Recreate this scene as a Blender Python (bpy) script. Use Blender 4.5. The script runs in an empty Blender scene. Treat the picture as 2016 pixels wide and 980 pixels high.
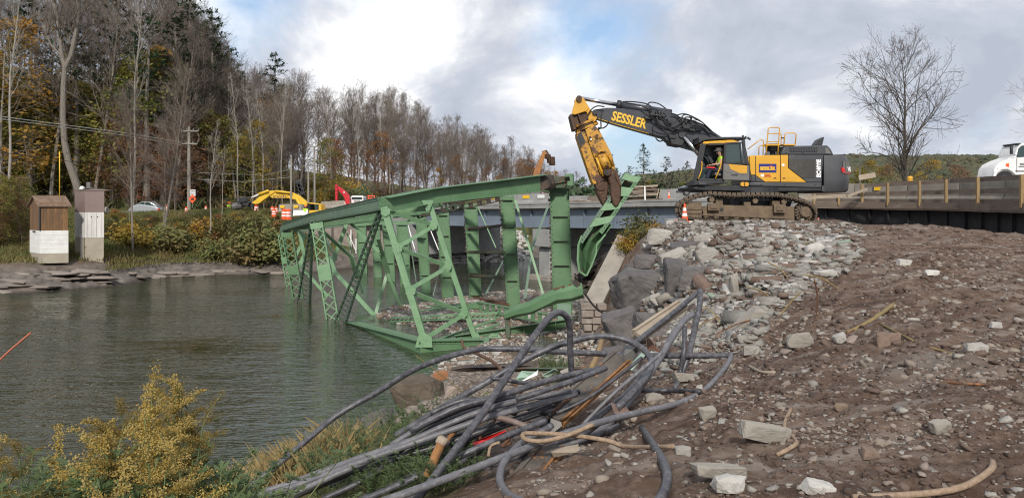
import bpy, math, random
import numpy as np
from mathutils import Vector, Matrix, Quaternion

SC = bpy.context.scene
COL = SC.collection
R = math.radians
rnd = random.Random(7)

F = 1500.0          # focal length in pixels of the 2016 px wide photograph
CZ = 5.5            # eye height above the river (water is z = 0)
HY = 408.0          # row of the horizon
camd = bpy.data.cameras.new('camera')
cam = bpy.data.objects.new('camera', camd)
COL.objects.link(cam)
cam.location = (0, 0, CZ)
cam.rotation_euler = (R(90), 0, 0)
camd.sensor_width = 36.0
camd.lens = F / 2016 * 36.0
camd.shift_y = -(490 - HY) / 2016
camd.clip_start = 0.05
camd.clip_end = 6000
SC.camera = cam

SUN_EL, SUN_AZ = R(35), R(182)
world = bpy.data.worlds.new('World')
SC.world = world
world.use_nodes = True
wn, wl = world.node_tree.nodes, world.node_tree.links
wn.clear()
def WN(t, **k):
    n = wn.new(t)
    for a, b in k.items():
        setattr(n, a, b)
    return n
def wmath(op, a, b=None, clamp=False):
    n = WN('ShaderNodeMath', operation=op, use_clamp=clamp)
    for i, v in enumerate((a, b)):
        if v is None: continue
        if isinstance(v, (int, float)): n.inputs[i].default_value = v
        else: wl.new(v, n.inputs[i])
    return n.outputs[0]
def wnoise(vec, scale, detail, rough, dist=0.0):
    n = WN('ShaderNodeTexNoise')
    wl.new(vec, n.inputs['Vector'])
    n.inputs['Scale'].default_value = scale
    n.inputs['Detail'].default_value = detail
    n.inputs['Roughness'].default_value = rough
    n.inputs['Distortion'].default_value = dist
    return n.outputs[0]
def wramp(fac, stops):
    n = WN('ShaderNodeValToRGB')
    el = n.color_ramp.elements
    while len(el) < len(stops): el.new(0.5)
    for e, (p, c) in zip(el, stops):
        e.position = p; e.color = (*c, 1) if len(c) == 3 else c
    wl.new(fac, n.inputs[0])
    return n.outputs[0]
def wmix(fac, a, b):
    n = WN('ShaderNodeMix', data_type='RGBA')
    for s, v in ((n.inputs[0], fac), (n.inputs[6], a), (n.inputs[7], b)):
        if isinstance(v, (int, float)): s.default_value = v
        elif isinstance(v, tuple): s.default_value = (*v, 1)
        else: wl.new(v, s)
    return n.outputs[2]
sky = WN('ShaderNodeTexSky', sky_type='NISHITA', sun_disc=False)
sky.sun_elevation = SUN_EL; sky.sun_rotation = SUN_AZ
sky.air_density = 1.2; sky.dust_density = 1.0; sky.ozone_density = 1.5
tc = WN('ShaderNodeTexCoord')
sp = WN('ShaderNodeSeparateXYZ'); wl.new(tc.outputs['Generated'], sp.inputs[0])
zz = wmath('ADD', wmath('MAXIMUM', sp.outputs[2], 0.0), 0.55)
cb = WN('ShaderNodeCombineXYZ')
wl.new(wmath('DIVIDE', sp.outputs[0], zz), cb.inputs[0])
wl.new(wmath('DIVIDE', sp.outputs[1], zz), cb.inputs[1])
mp = WN('ShaderNodeMapping'); wl.new(cb.outputs[0], mp.inputs[0])
mp.inputs['Location'].default_value = (3.1, 0.4, 0.0)
cover = wnoise(mp.outputs[0], 2.3, 7, 0.56, 0.25)
shade = wnoise(mp.outputs[0], 4.0, 9, 0.58, 0.3)
def near_dir(px, py, r0, r1):
    v = Vector(((px - 1008) / F, 1, -(py - HY) / F)).normalized()
    d = WN('ShaderNodeVectorMath', operation='DISTANCE')
    wl.new(tc.outputs['Generated'], d.inputs[0]); d.inputs[1].default_value = v
    n = WN('ShaderNodeMapRange', interpolation_type='SMOOTHSTEP')
    wl.new(d.outputs[1], n.inputs[0])
    n.inputs[1].default_value = r0; n.inputs[2].default_value = r1
    n.inputs[3].default_value = 1; n.inputs[4].default_value = 0
    return n.outputs[0]
gap = wmath('MAXIMUM', near_dir(1170, 60, 0.0, 0.15), wmath('MULTIPLY', near_dir(500, -10, 0.0, 0.08), 0.9))
gap = wmath('MAXIMUM', gap, wmath('MULTIPLY', near_dir(1250, 300, 0.0, 0.10), 0.85))
gap = wmath('MAXIMUM', gap, wmath('MULTIPLY', near_dir(1900, 110, 0.0, 0.14), 0.35))
white = wmath('MAXIMUM', near_dir(690, 150, 0.02, 0.17), near_dir(500, 50, 0.0, 0.10))
white = wmath('MAXIMUM', white, wmath('MULTIPLY', near_dir(1110, 165, 0.0, 0.14), 0.7))
cov = wmath('SUBTRACT', wmath('ADD', cover, 0.19), wmath('MULTIPLY', gap, 0.23))
cmask = wramp(cov, [(0.44, (0, 0, 0)), (0.62, (1, 1, 1))])
sh2 = wmath('ADD', shade, wmath('SUBTRACT', wmath('MULTIPLY', white, 0.16), 0.01))
ccol = wramp(sh2, [(0.33, (4.1, 4.5, 5.3)), (0.46, (5.0, 5.35, 6.1)), (0.54, (6.4, 6.6, 7.1)), (0.65, (9.4, 9.4, 9.5))])
bg = WN('ShaderNodeBackground'); bg.inputs['Strength'].default_value = 0.09
blue = wmix(0.55, sky.outputs[0], (3.3, 5.0, 7.8))
wl.new(wmix(cmask, blue, ccol), bg.inputs['Color'])
out = WN('ShaderNodeOutputWorld'); wl.new(bg.outputs[0], out.inputs[0])

sund = bpy.data.lights.new('sun', 'SUN')
sund.energy = 2.8; sund.angle = R(5); sund.color = (1.0, 0.94, 0.85)
sun = bpy.data.objects.new('sun', sund); COL.objects.link(sun)
sdir = Vector((math.sin(SUN_AZ) * math.cos(SUN_EL), math.cos(SUN_AZ) * math.cos(SUN_EL), math.sin(SUN_EL)))
sun.rotation_euler = sdir.to_track_quat('Z', 'Y').to_euler()
sun.location = (10, -20, 40)
vs = SC.view_settings
vs.view_transform = 'Standard'; vs.look = 'None'; vs.exposure = 0.45; vs.gamma = 1; vs.use_curve_mapping = False
SC.cycles.filter_width = 1.1
SC.cycles.max_bounces = 6
SC.cycles.diffuse_bounces = 3
SC.cycles.transparent_max_bounces = 8

def W(px, py, D):
    """the place seen at a pixel of the photograph, D metres in front of the eye"""
    return Vector(((px - 1008) / F * D, D, CZ - (py - HY) / F * D))

class MB:
    def __init__(s): s.v = []; s.f = []
    def add(s, vs_, fs_):
        b = len(s.v); s.v.extend([tuple(p) for p in vs_]); s.f.extend([tuple(b + i for i in f) for f in fs_])
        return s
    def frame(s, p0, p1, w, h, up=(0, 0, 1), w1=None, h1=None):
        """a bar from p0 to p1, w wide and h deep (along up)"""
        p0, p1 = Vector(p0), Vector(p1)
        d = (p1 - p0).normalized(); up = Vector(up)
        if abs(d.dot(up)) > 0.99: up = Vector((0, 1, 0))
        a = d.cross(up).normalized(); b = a.cross(d).normalized()
        w1 = w if w1 is None else w1; h1 = h if h1 is None else h1
        vs_ = []
        for p, ww, hh in ((p0, w, h), (p1, w1, h1)):
            for i, j in ((-1, -1), (1, -1), (1, 1), (-1, 1)):
                vs_.append(p + a * (i * ww / 2) + b * (j * hh / 2))
        return s.add(vs_, [(3, 2, 1, 0), (4, 5, 6, 7), (0, 1, 5, 4), (1, 2, 6, 5), (2, 3, 7, 6), (3, 0, 4, 7)])
    def box(s, c, size, rot=None):
        c = Vector(c); hx, hy, hz = size[0] / 2, size[1] / 2, size[2] / 2
        vs_ = [Vector((x, y, z)) for z in (-hz, hz) for x, y in ((-hx, -hy), (hx, -hy), (hx, hy), (-hx, hy))]
        if rot is not None:
            m = rot if isinstance(rot, Matrix) else Matrix.Rotation(rot, 3, 'Z')
            vs_ = [m @ v for v in vs_]
        return s.add([c + v for v in vs_], [(3, 2, 1, 0), (4, 5, 6, 7), (0, 1, 5, 4), (1, 2, 6, 5), (2, 3, 7, 6), (3, 0, 4, 7)])
    def tube(s, pts, r, n=6, r1=None, cap=True):
        pts = [Vector(p) for p in pts]; m = len(pts)
        if m < 2: return s
        rs = r if isinstance(r, (list, tuple)) else [r + ((r1 if r1 is not None else r) - r) * i / (m - 1) for i in range(m)]
        t0 = (pts[1] - pts[0]).normalized()
        up = Vector((0, 0, 1)) if abs(t0.z) < 0.9 else Vector((1, 0, 0))
        a = t0.cross(up).normalized()
        vs_ = []
        for i, p in enumerate(pts):
            t = (pts[min(i + 1, m - 1)] - pts[max(i - 1, 0)])
            t = t.normalized() if t.length > 1e-9 else t0
            a = (a - t * a.dot(t))
            a = a.normalized() if a.length > 1e-6 else t.orthogonal().normalized()
            b = t.cross(a)
            for k in range(n):
                q = 2 * math.pi * k / n
                vs_.append(p + (a * math.cos(q) + b * math.sin(q)) * rs[i])
        fs_ = []
        for i in range(m - 1):
            for k in range(n):
                k2 = (k + 1) % n
                fs_.append((i * n + k, i * n + k2, (i + 1) * n + k2, (i + 1) * n + k))
        if cap:
            fs_.append(tuple(range(n))[::-1]); fs_.append(tuple((m - 1) * n + k for k in range(n)))
        return s.add(vs_, fs_)
    def prism(s, poly, depth, axis='y'):
        """closed outline of 3-D points pushed by the vector depth"""
        P = [Vector(p) for p in poly]; n = len(P); d = Vector(depth)
        vs_ = P + [p + d for p in P]
        fs_ = [tuple(range(n)), tuple(range(2 * n - 1, n - 1, -1))]
        for i in range(n):
            j = (i + 1) % n
            fs_.append((i, i + n, j + n, j))
        return s.add(vs_, fs_)
    def lathe(s, prof, c, n=16, axis='z'):
        """profile of (radius, height) turned about an axis through c"""
        c = Vector(c); vs_ = []
        for r_, h in prof:
            for k in range(n):
                q = 2 * math.pi * k / n; x, y = r_ * math.cos(q), r_ * math.sin(q)
                vs_.append(c + (Vector((x, y, h)) if axis == 'z' else Vector((x, h, y)) if axis == 'y' else Vector((h, x, y))))
        fs_ = []
        for i in range(len(prof) - 1):
            for k in range(n):
                k2 = (k + 1) % n
                fs_.append((i * n + k, i * n + k2, (i + 1) * n + k2, (i + 1) * n + k))
        fs_.append(tuple(range(n))[::-1]); fs_.append(tuple((len(prof) - 1) * n + k for k in range(n)))
        return s.add(vs_, fs_)
    def build(s, name, m, parent=None, smooth=False, bevel=0.0, origin=None, kind=None, label=None):
        if parent is not None: o0 = Vector(parent.get('_o', (0, 0, 0)))
        elif origin is not None: o0 = Vector(origin)
        else:
            A = np.array([tuple(v) for v in s.v]); o0 = Vector(((A[:, 0].min() + A[:, 0].max()) / 2, (A[:, 1].min() + A[:, 1].max()) / 2, A[:, 2].min()))
        me = bpy.data.meshes.new(name)
        me.from_pydata([tuple(Vector(v) - o0) for v in s.v], [], s.f)
        me.materials.append(m)
        if smooth:
            me.polygons.foreach_set('use_smooth', [True] * len(me.polygons))
        me.update()
        o = bpy.data.objects.new(name, me); COL.objects.link(o)
        if parent is not None:
            o.parent = parent; PO[o.name] = o0
            if parent.get('_o') is not None: o['_o'] = tuple(o0)
        else:
            o.location = o0
            o['_o'] = tuple(o0)
        if bevel > 0:
            b = o.modifiers.new('Bevel', 'BEVEL'); b.width = bevel; b.segments = 2; b.limit_method = 'ANGLE'; b.angle_limit = R(35)
            me.polygons.foreach_set('use_smooth', [True] * len(me.polygons))
            try: me.set_sharp_from_angle(angle=R(32))
            except Exception: pass
        if kind: o['kind'] = kind
        if label: o['label'] = label
        return o
PO = {}

def thing(name, label, cat, loc, group=None, kind=None):
    o = bpy.data.objects.new(name, None); COL.objects.link(o)
    o.empty_display_size = 0.2
    o.location = loc; o['_o'] = tuple(loc)
    o['label'] = label; o['category'] = cat
    if group: o['group'] = group
    if kind: o['kind'] = kind
    return o
def tag(o, label, cat, group=None, kind=None):
    o['label'] = label; o['category'] = cat
    if group: o['group'] = group
    if kind: o['kind'] = kind
    return o
def struct(o, label=None, cat=None):
    o['kind'] = 'structure'
    if label: o['label'] = label
    if cat: o['category'] = cat
    return o
CHILD = {}
def copy_tree(o, parent=None):
    c = o.copy(); COL.objects.link(c)
    c.parent = parent
    for ch in list(o.children): copy_tree(ch, c)
    return c
def mesh_np(name, V, Fc, m, smooth=False):
    """a mesh from numpy arrays of vertices (n,3) and faces (k,3) or (k,4)"""
    me = bpy.data.meshes.new(name)
    V = np.asarray(V, np.float32); Fc = np.asarray(Fc, np.int32); k = Fc.shape[1]
    me.vertices.add(len(V)); me.vertices.foreach_set('co', V.ravel())
    me.loops.add(Fc.size); me.loops.foreach_set('vertex_index', Fc.ravel())
    me.polygons.add(len(Fc)); me.polygons.foreach_set('loop_start', np.arange(0, Fc.size, k, dtype=np.int32))
    me.polygons.foreach_set('loop_total', np.full(len(Fc), k, np.int32))
    if smooth: me.polygons.foreach_set('use_smooth', np.ones(len(Fc), bool))
    me.update(calc_edges=True); me.materials.append(m)
    return me
def link(name, me, loc=(0, 0, 0), parent=None):
    o = bpy.data.objects.new(name, me); COL.objects.link(o); o.location = loc
    if parent is not None: o.parent = parent
    return o

MATS = {}
def mat(name, col, rough=0.7, metal=0.0, col2=None, scale=4.0, detail=5, amt=1.0, bump=0.0, bscale=None, col3=None, scale3=1.0, th3=(0.55, 0.65),
        rand=0.0, coat=0.0, coords='Object', spec=0.5, rvar=0.0, huevar=0.0, stretch=None, transl=0.0, bdist=0.02, gen=False):
    m = bpy.data.materials.new(name); m.use_nodes = True
    N, L = m.node_tree.nodes, m.node_tree.links
    p = N['Principled BSDF']
    p.inputs['Roughness'].default_value = rough; p.inputs['Metallic'].default_value = metal
    p.inputs['Specular IOR Level'].default_value = spec
    if coat: p.inputs['Coat Weight'].default_value = coat; p.inputs['Coat Roughness'].default_value = 0.15
    c = None
    t = N.new('ShaderNodeTexCoord'); vec = t.outputs[coords]
    if stretch:
        mp_ = N.new('ShaderNodeMapping'); L.new(vec, mp_.inputs[0]); mp_.inputs['Scale'].default_value = stretch; vec = mp_.outputs[0]
    def noise_(sc, det, rg=0.6):
        n = N.new('ShaderNodeTexNoise'); L.new(vec, n.inputs['Vector'])
        n.inputs['Scale'].default_value = sc; n.inputs['Detail'].default_value = det; n.inputs['Roughness'].default_value = rg
        return n.outputs[0]
    def mix_(fac, a, b):
        n = N.new('ShaderNodeMix'); n.data_type = 'RGBA'
        for s_, v in ((n.inputs[0], fac), (n.inputs[6], a), (n.inputs[7], b)):
            if isinstance(v, (int, float)): s_.default_value = v
            elif isinstance(v, tuple): s_.default_value = (*v[:3], 1)
            else: L.new(v, s_)
        return n.outputs[2]
    def step_(x, a, b):
        n = N.new('ShaderNodeMapRange'); L.new(x, n.inputs[0]); n.inputs[1].default_value = a; n.inputs[2].default_value = b; return n.outputs[0]
    c = tuple(col)
    if col2 is not None:
        f = step_(noise_(scale, detail, 0.65), 0.36, 0.64)
        if amt != 1.0:
            q = N.new('ShaderNodeMath'); q.operation = 'MULTIPLY'; L.new(f, q.inputs[0]); q.inputs[1].default_value = amt; f = q.outputs[0]
        c = mix_(f, c, tuple(col2))
    if col3 is not None:
        c = mix_(step_(noise_(scale3, 6, 0.7), *th3), c, tuple(col3))
    if rand or huevar:
        oi = N.new('ShaderNodeObjectInfo')
        hs = N.new('ShaderNodeHueSaturation')
        if isinstance(c, tuple): hs.inputs['Color'].default_value = (*c[:3], 1)
        else: L.new(c, hs.inputs['Color'])
        a = N.new('ShaderNodeMapRange'); L.new(oi.outputs['Random'], a.inputs[0]); a.inputs[3].default_value = 1 - rand; a.inputs[4].default_value = 1 + rand
        L.new(a.outputs[0], hs.inputs['Value'])
        if huevar:
            w = N.new('ShaderNodeTexWhiteNoise'); w.noise_dimensions = '1D'; L.new(oi.outputs['Random'], w.inputs['W'])
            b = N.new('ShaderNodeMapRange'); L.new(w.outputs[0], b.inputs[0]); b.inputs[3].default_value = 0.5 - huevar; b.inputs[4].default_value = 0.5 + huevar
            L.new(b.outputs[0], hs.inputs['Hue'])
        c = hs.outputs[0]
    if isinstance(c, tuple): p.inputs['Base Color'].default_value = (*c[:3], 1)
    else: L.new(c, p.inputs['Base Color'])
    if rvar:
        a = N.new('ShaderNodeMapRange'); L.new(noise_(scale * 1.7, 4), a.inputs[0]); a.inputs[3].default_value = rough - rvar; a.inputs[4].default_value = rough + rvar
        L.new(a.outputs[0], p.inputs['Roughness'])
    if bump:
        b = N.new('ShaderNodeBump'); b.inputs['Strength'].default_value = bump; b.inputs['Distance'].default_value = bdist
        L.new(noise_(bscale or scale * 4, 6, 0.65), b.inputs['Height']); L.new(b.outputs[0], p.inputs['Normal'])
    if transl:
        tr = N.new('ShaderNodeBsdfTranslucent')
        if isinstance(c, tuple): tr.inputs[0].default_value = (*c[:3], 1)
        else: L.new(c, tr.inputs[0])
        ms = N.new('ShaderNodeMixShader'); ms.inputs[0].default_value = transl
        o_ = N['Material Output']; L.new(p.outputs[0], ms.inputs[1]); L.new(tr.outputs[0], ms.inputs[2]); L.new(ms.outputs[0], o_.inputs[0])
    MATS[name] = m
    return m

M_green = mat('bridge_green_paint', (0.090, 0.178, 0.088), 0.50, col2=(0.125, 0.222, 0.120), scale=1.3, col3=(0.085, 0.105, 0.070), scale3=2.6, th3=(0.58, 0.70), bump=0.15, bscale=12, rvar=0.12, spec=0.4)
M_green_side = mat('bridge_green_paint_greyer', (0.105, 0.165, 0.115), 0.55, col2=(0.13, 0.20, 0.14), scale=1.1, col3=(0.16, 0.19, 0.15), scale3=3.0, th3=(0.60, 0.72), bump=0.15, bscale=12)  # greyer mix of the bridge green with paler patches
M_green_pale = mat('bridge_green_paint_pale', (0.135, 0.255, 0.132), 0.5, col2=(0.185, 0.31, 0.175), scale=2.2, col3=(0.10, 0.13, 0.085), scale3=3.1, th3=(0.60, 0.74), bump=0.1, bscale=10)
M_rusty_green = mat('bridge_green_paint_rusting', (0.05, 0.10, 0.06), 0.7, col2=(0.07, 0.045, 0.03), scale=3.0, col3=(0.16, 0.07, 0.03), scale3=5, bump=0.3, bscale=20)
M_burnt = mat('burnt_black_steel', (0.03, 0.028, 0.026), 0.75, col2=(0.09, 0.06, 0.045), scale=3.0, col3=(0.22, 0.20, 0.17), scale3=6.0, th3=(0.6, 0.7), bump=0.4, bscale=20)
M_rust = mat('rusty_steel', (0.14, 0.062, 0.03), 0.85, col2=(0.07, 0.04, 0.028), scale=5, col3=(0.30, 0.14, 0.05), scale3=9, bump=0.4, bscale=40)
M_conc = mat('pale_concrete', (0.30, 0.275, 0.235), 0.9, col2=(0.21, 0.19, 0.165), scale=1.2, col3=(0.16, 0.15, 0.13), scale3=3.5, th3=(0.60, 0.75), bump=0.3, bscale=25)
M_conc_new = mat('new_grey_concrete', (0.30, 0.30, 0.29), 0.85, col2=(0.22, 0.22, 0.215), scale=0.7, col3=(0.17, 0.165, 0.155), scale3=2.0, th3=(0.58, 0.75), bump=0.2, bscale=20)
M_conc_old = mat('old_stained_concrete', (0.26, 0.22, 0.19), 0.95, col2=(0.16, 0.13, 0.11), scale=0.8, col3=(0.36, 0.33, 0.30), scale3=1.7, th3=(0.58, 0.7), bump=0.4, bscale=14)
M_girder = mat('blue_grey_painted_steel', (0.18, 0.22, 0.27), 0.5, col2=(0.145, 0.18, 0.225), scale=0.6, bump=0.05)
M_black = mat('shaded_netted_girder', (0.012, 0.012, 0.014), 0.8, col2=(0.02, 0.02, 0.024), scale=3, bump=0.4, bscale=6)  # near-black colour carries the shade on the netted girder below the deck
M_exgrey = mat('charcoal_machine_paint', (0.045, 0.048, 0.054), 0.42, col2=(0.06, 0.06, 0.064), scale=2.0, col3=(0.12, 0.11, 0.095), scale3=4.0, th3=(0.62, 0.8), coat=0.2, rvar=0.1)
M_exdark = mat('black_machine_steel', (0.016, 0.017, 0.020), 0.45, col2=(0.03, 0.03, 0.032), scale=3.0, col3=(0.07, 0.06, 0.05), scale3=5, th3=(0.62, 0.8))
M_exlight = mat('light_grey_machine_panel', (0.15, 0.145, 0.14), 0.5, col2=(0.12, 0.115, 0.11), scale=2)
M_exyel = mat('yellow_machine_paint', (0.62, 0.33, 0.02), 0.38, col2=(0.55, 0.28, 0.02), scale=1.5, col3=(0.30, 0.18, 0.04), scale3=6, th3=(0.66, 0.8), coat=0.25)
M_wornyel = mat('worn_yellow_paint', (0.50, 0.27, 0.025), 0.55, col2=(0.42, 0.20, 0.02), scale=2.5, col3=(0.075, 0.035, 0.02), scale3=3.4, th3=(0.50, 0.60), bump=0.3, bscale=18)
M_jaw = mat('rusty_worn_jaw_steel', (0.085, 0.042, 0.022), 0.6, 0.25, col2=(0.045, 0.025, 0.016), scale=4, col3=(0.20, 0.10, 0.04), scale3=6, th3=(0.58, 0.7), bump=0.5, bscale=14)
M_mudsteel = mat('mud_caked_steel', (0.17, 0.125, 0.08), 0.9, col2=(0.11, 0.08, 0.055), scale=3.5, col3=(0.045, 0.038, 0.03), scale3=5, th3=(0.58, 0.7), bump=0.6, bscale=14)
M_track = mat('track_shoe_steel', (0.075, 0.06, 0.045), 0.7, 0.3, col2=(0.14, 0.105, 0.07), scale=5, bump=0.4, bscale=20)
M_chrome = mat('chromed_rod', (0.55, 0.55, 0.56), 0.18, 1.0)
M_rubber = mat('black_rubber_hose', (0.012, 0.012, 0.013), 0.55)
M_glass = mat('cab_glass', (0.03, 0.05, 0.05), 0.05, spec=0.8)
M_blueplate = mat('blue_logo_plate', (0.015, 0.02, 0.16), 0.4)
M_white = mat('white_paint', (0.75, 0.75, 0.74), 0.45, col2=(0.62, 0.62, 0.60), scale=2)
M_whiteprint = mat('white_print', (0.8, 0.8, 0.8), 0.5)
M_redprint = mat('red_print', (0.6, 0.02, 0.02), 0.4)
M_yelprint = mat('yellow_print', (0.72, 0.42, 0.03), 0.5)
M_orange = mat('orange_plastic', (0.80, 0.10, 0.02), 0.5, col2=(0.68, 0.09, 0.025), scale=5)
M_wood = mat('weathered_brown_wood', (0.20, 0.155, 0.12), 0.85, col2=(0.13, 0.10, 0.082), scale=2.0, stretch=(1, 1, 8), col3=(0.22, 0.185, 0.15), scale3=1.0, bump=0.3, rand=0.15)
M_woodpost = mat('yellow_pine_post', (0.30, 0.205, 0.095), 0.8, col2=(0.23, 0.155, 0.075), scale=4, stretch=(6, 6, 0.6), bump=0.2, rand=0.12)
M_woodpale = mat('pale_lumber', (0.36, 0.30, 0.23), 0.8, col2=(0.25, 0.205, 0.155), scale=3, bump=0.2, rand=0.1)
M_asph = mat('asphalt', (0.06, 0.058, 0.056), 0.9, col2=(0.085, 0.08, 0.075), scale=0.5, bump=0.3, bscale=30)
M_bark = mat('grey_bark', (0.21, 0.185, 0.155), 0.95, col2=(0.13, 0.112, 0.095), scale=3.0, stretch=(5, 5, 0.7), bump=0.6, bscale=10, rand=0.18)
M_barkpale = mat('pale_bark', (0.30, 0.275, 0.24), 0.9, col2=(0.20, 0.18, 0.155), scale=3.0, stretch=(5, 5, 0.9), bump=0.3, bscale=10, rand=0.12)
M_twig = mat('grey_brown_twigs', (0.130, 0.103, 0.084), 0.95, rand=0.28, huevar=0.015)
M_needle = mat('dark_green_needles', (0.040, 0.072, 0.035), 0.8, col2=(0.06, 0.098, 0.04), scale=0.6, rand=0.25, huevar=0.02, transl=0.15)
M_leafg = mat('green_autumn_leaves', (0.11, 0.14, 0.025), 0.7, col2=(0.24, 0.20, 0.03), scale=0.25, rand=0.25, huevar=0.02, transl=0.3)
M_leafy = mat('yellow_autumn_leaves', (0.42, 0.23, 0.025), 0.7, col2=(0.20, 0.17, 0.03), scale=0.3, rand=0.2, huevar=0.015, transl=0.35)
M_leafo = mat('orange_brown_leaves', (0.32, 0.13, 0.04), 0.7, col2=(0.17, 0.09, 0.035), scale=0.35, rand=0.25, huevar=0.015, transl=0.3)
M_leafb = mat('russet_leaves', (0.24, 0.12, 0.06), 0.75, col2=(0.15, 0.09, 0.05), scale=0.4, rand=0.2, transl=0.25)
M_bush = mat('bank_shrub_leaves', (0.10, 0.125, 0.035), 0.75, col2=(0.19, 0.145, 0.05), scale=0.9, rand=0.3, huevar=0.02, transl=0.25)
M_weed = mat('weed_leaves', (0.070, 0.115, 0.035), 0.6, col2=(0.12, 0.16, 0.06), scale=3, rand=0.2, transl=0.3)
M_weedstem = mat('weed_stems', (0.10, 0.13, 0.045), 0.7)
M_gold = mat('goldenrod_flowers', (0.30, 0.195, 0.025), 0.8, col2=(0.38, 0.29, 0.10), scale=30, rand=0.12, transl=0.25)
M_dry = mat('dry_grass', (0.30, 0.22, 0.10), 0.9, col2=(0.20, 0.15, 0.06), scale=3, rand=0.15, transl=0.2)
M_grass = mat('bank_grass', (0.085, 0.12, 0.028), 0.8, col2=(0.19, 0.145, 0.055), scale=0.22, transl=0.25)
M_cable = mat('dusty_black_conduit', (0.034, 0.034, 0.041), 0.42, col2=(0.075, 0.073, 0.082), scale=9, col3=(0.15, 0.148, 0.155), scale3=18, th3=(0.50, 0.80), bump=0.2, bscale=30, rand=0.2)
M_cablepale = mat('dust_covered_conduit', (0.125, 0.123, 0.134), 0.5, col2=(0.08, 0.08, 0.09), scale=9, col3=(0.25, 0.245, 0.25), scale3=18, th3=(0.48, 0.78), bump=0.2, bscale=30)
def rockmat(name, c1, c2, c3, **k):
    return mat(name, c1, 0.9, col2=c2, col3=c3, scale=k.get('scale', 2.5), scale3=k.get('scale3', 5), th3=(0.58, 0.68), bump=0.5, bscale=k.get('bscale', 18), rand=k.get('rand', 0.25), huevar=0.012, bdist=k.get('bdist', 0.02))
M_rockgrey = rockmat('broken_grey_stone', (0.25, 0.235, 0.21), (0.33, 0.315, 0.285), (0.17, 0.155, 0.14))
M_rockdark = rockmat('dark_slate_boulder', (0.085, 0.080, 0.083), (0.135, 0.123, 0.118), (0.045, 0.042, 0.045), scale=1.4, bdist=.08, bscale=7, scale3=3, rand=0.15)
M_rockbrown = rockmat('brown_boulder', (0.062, 0.046, 0.034), (0.10, 0.078, 0.06), (0.03, 0.024, 0.02), bdist=.06, bscale=8, scale=2.0, scale3=3)
M_pebble = rockmat('river_pebble', (0.23, 0.18, 0.15), (0.30, 0.25, 0.21), (0.15, 0.10, 0.08), scale=4)
M_riprap = rockmat('pale_riprap', (0.34, 0.33, 0.31), (0.44, 0.42, 0.39), (0.22, 0.21, 0.20), scale=1.5)
M_mudrock = rockmat('brown_mud_stone', (0.135, 0.094, 0.070), (0.18, 0.13, 0.10), (0.09, 0.06, 0.046), scale=4)

def text(s_, size, m, name, parent, origin, xdir, zdir, extrude=0.004, bold=0.0, align='LEFT', width=1.0):
    """lettering as a mesh standing on a surface"""
    cu = bpy.data.curves.new(name, 'FONT'); cu.body = s_; cu.size = size; cu.extrude = extrude; cu.offset = bold
    cu.align_x = align; cu.resolution_u = 3
    t = bpy.data.objects.new(name, cu); COL.objects.link(t)
    me = bpy.data.meshes.new_from_object(t)
    bpy.data.objects.remove(t); bpy.data.curves.remove(cu)
    x = Vector(xdir).normalized(); z = Vector(zdir).normalized(); y = x.cross(z) * -1
    o0 = Vector(parent.get('_o', (0, 0, 0))) if parent is not None else Vector((0, 0, 0))
    for v in me.vertices:
        c = v.co; v.co = Vector(origin) - o0 + x * c.x * width + z * c.y - y * -1 * c.z * -1
    me.materials.clear(); me.materials.append(m)
    o = bpy.data.objects.new(name, me); COL.objects.link(o); o.parent = parent
    if parent is not None and parent.get('_o') is not None: o['_o'] = tuple(o0)
    return o
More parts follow.
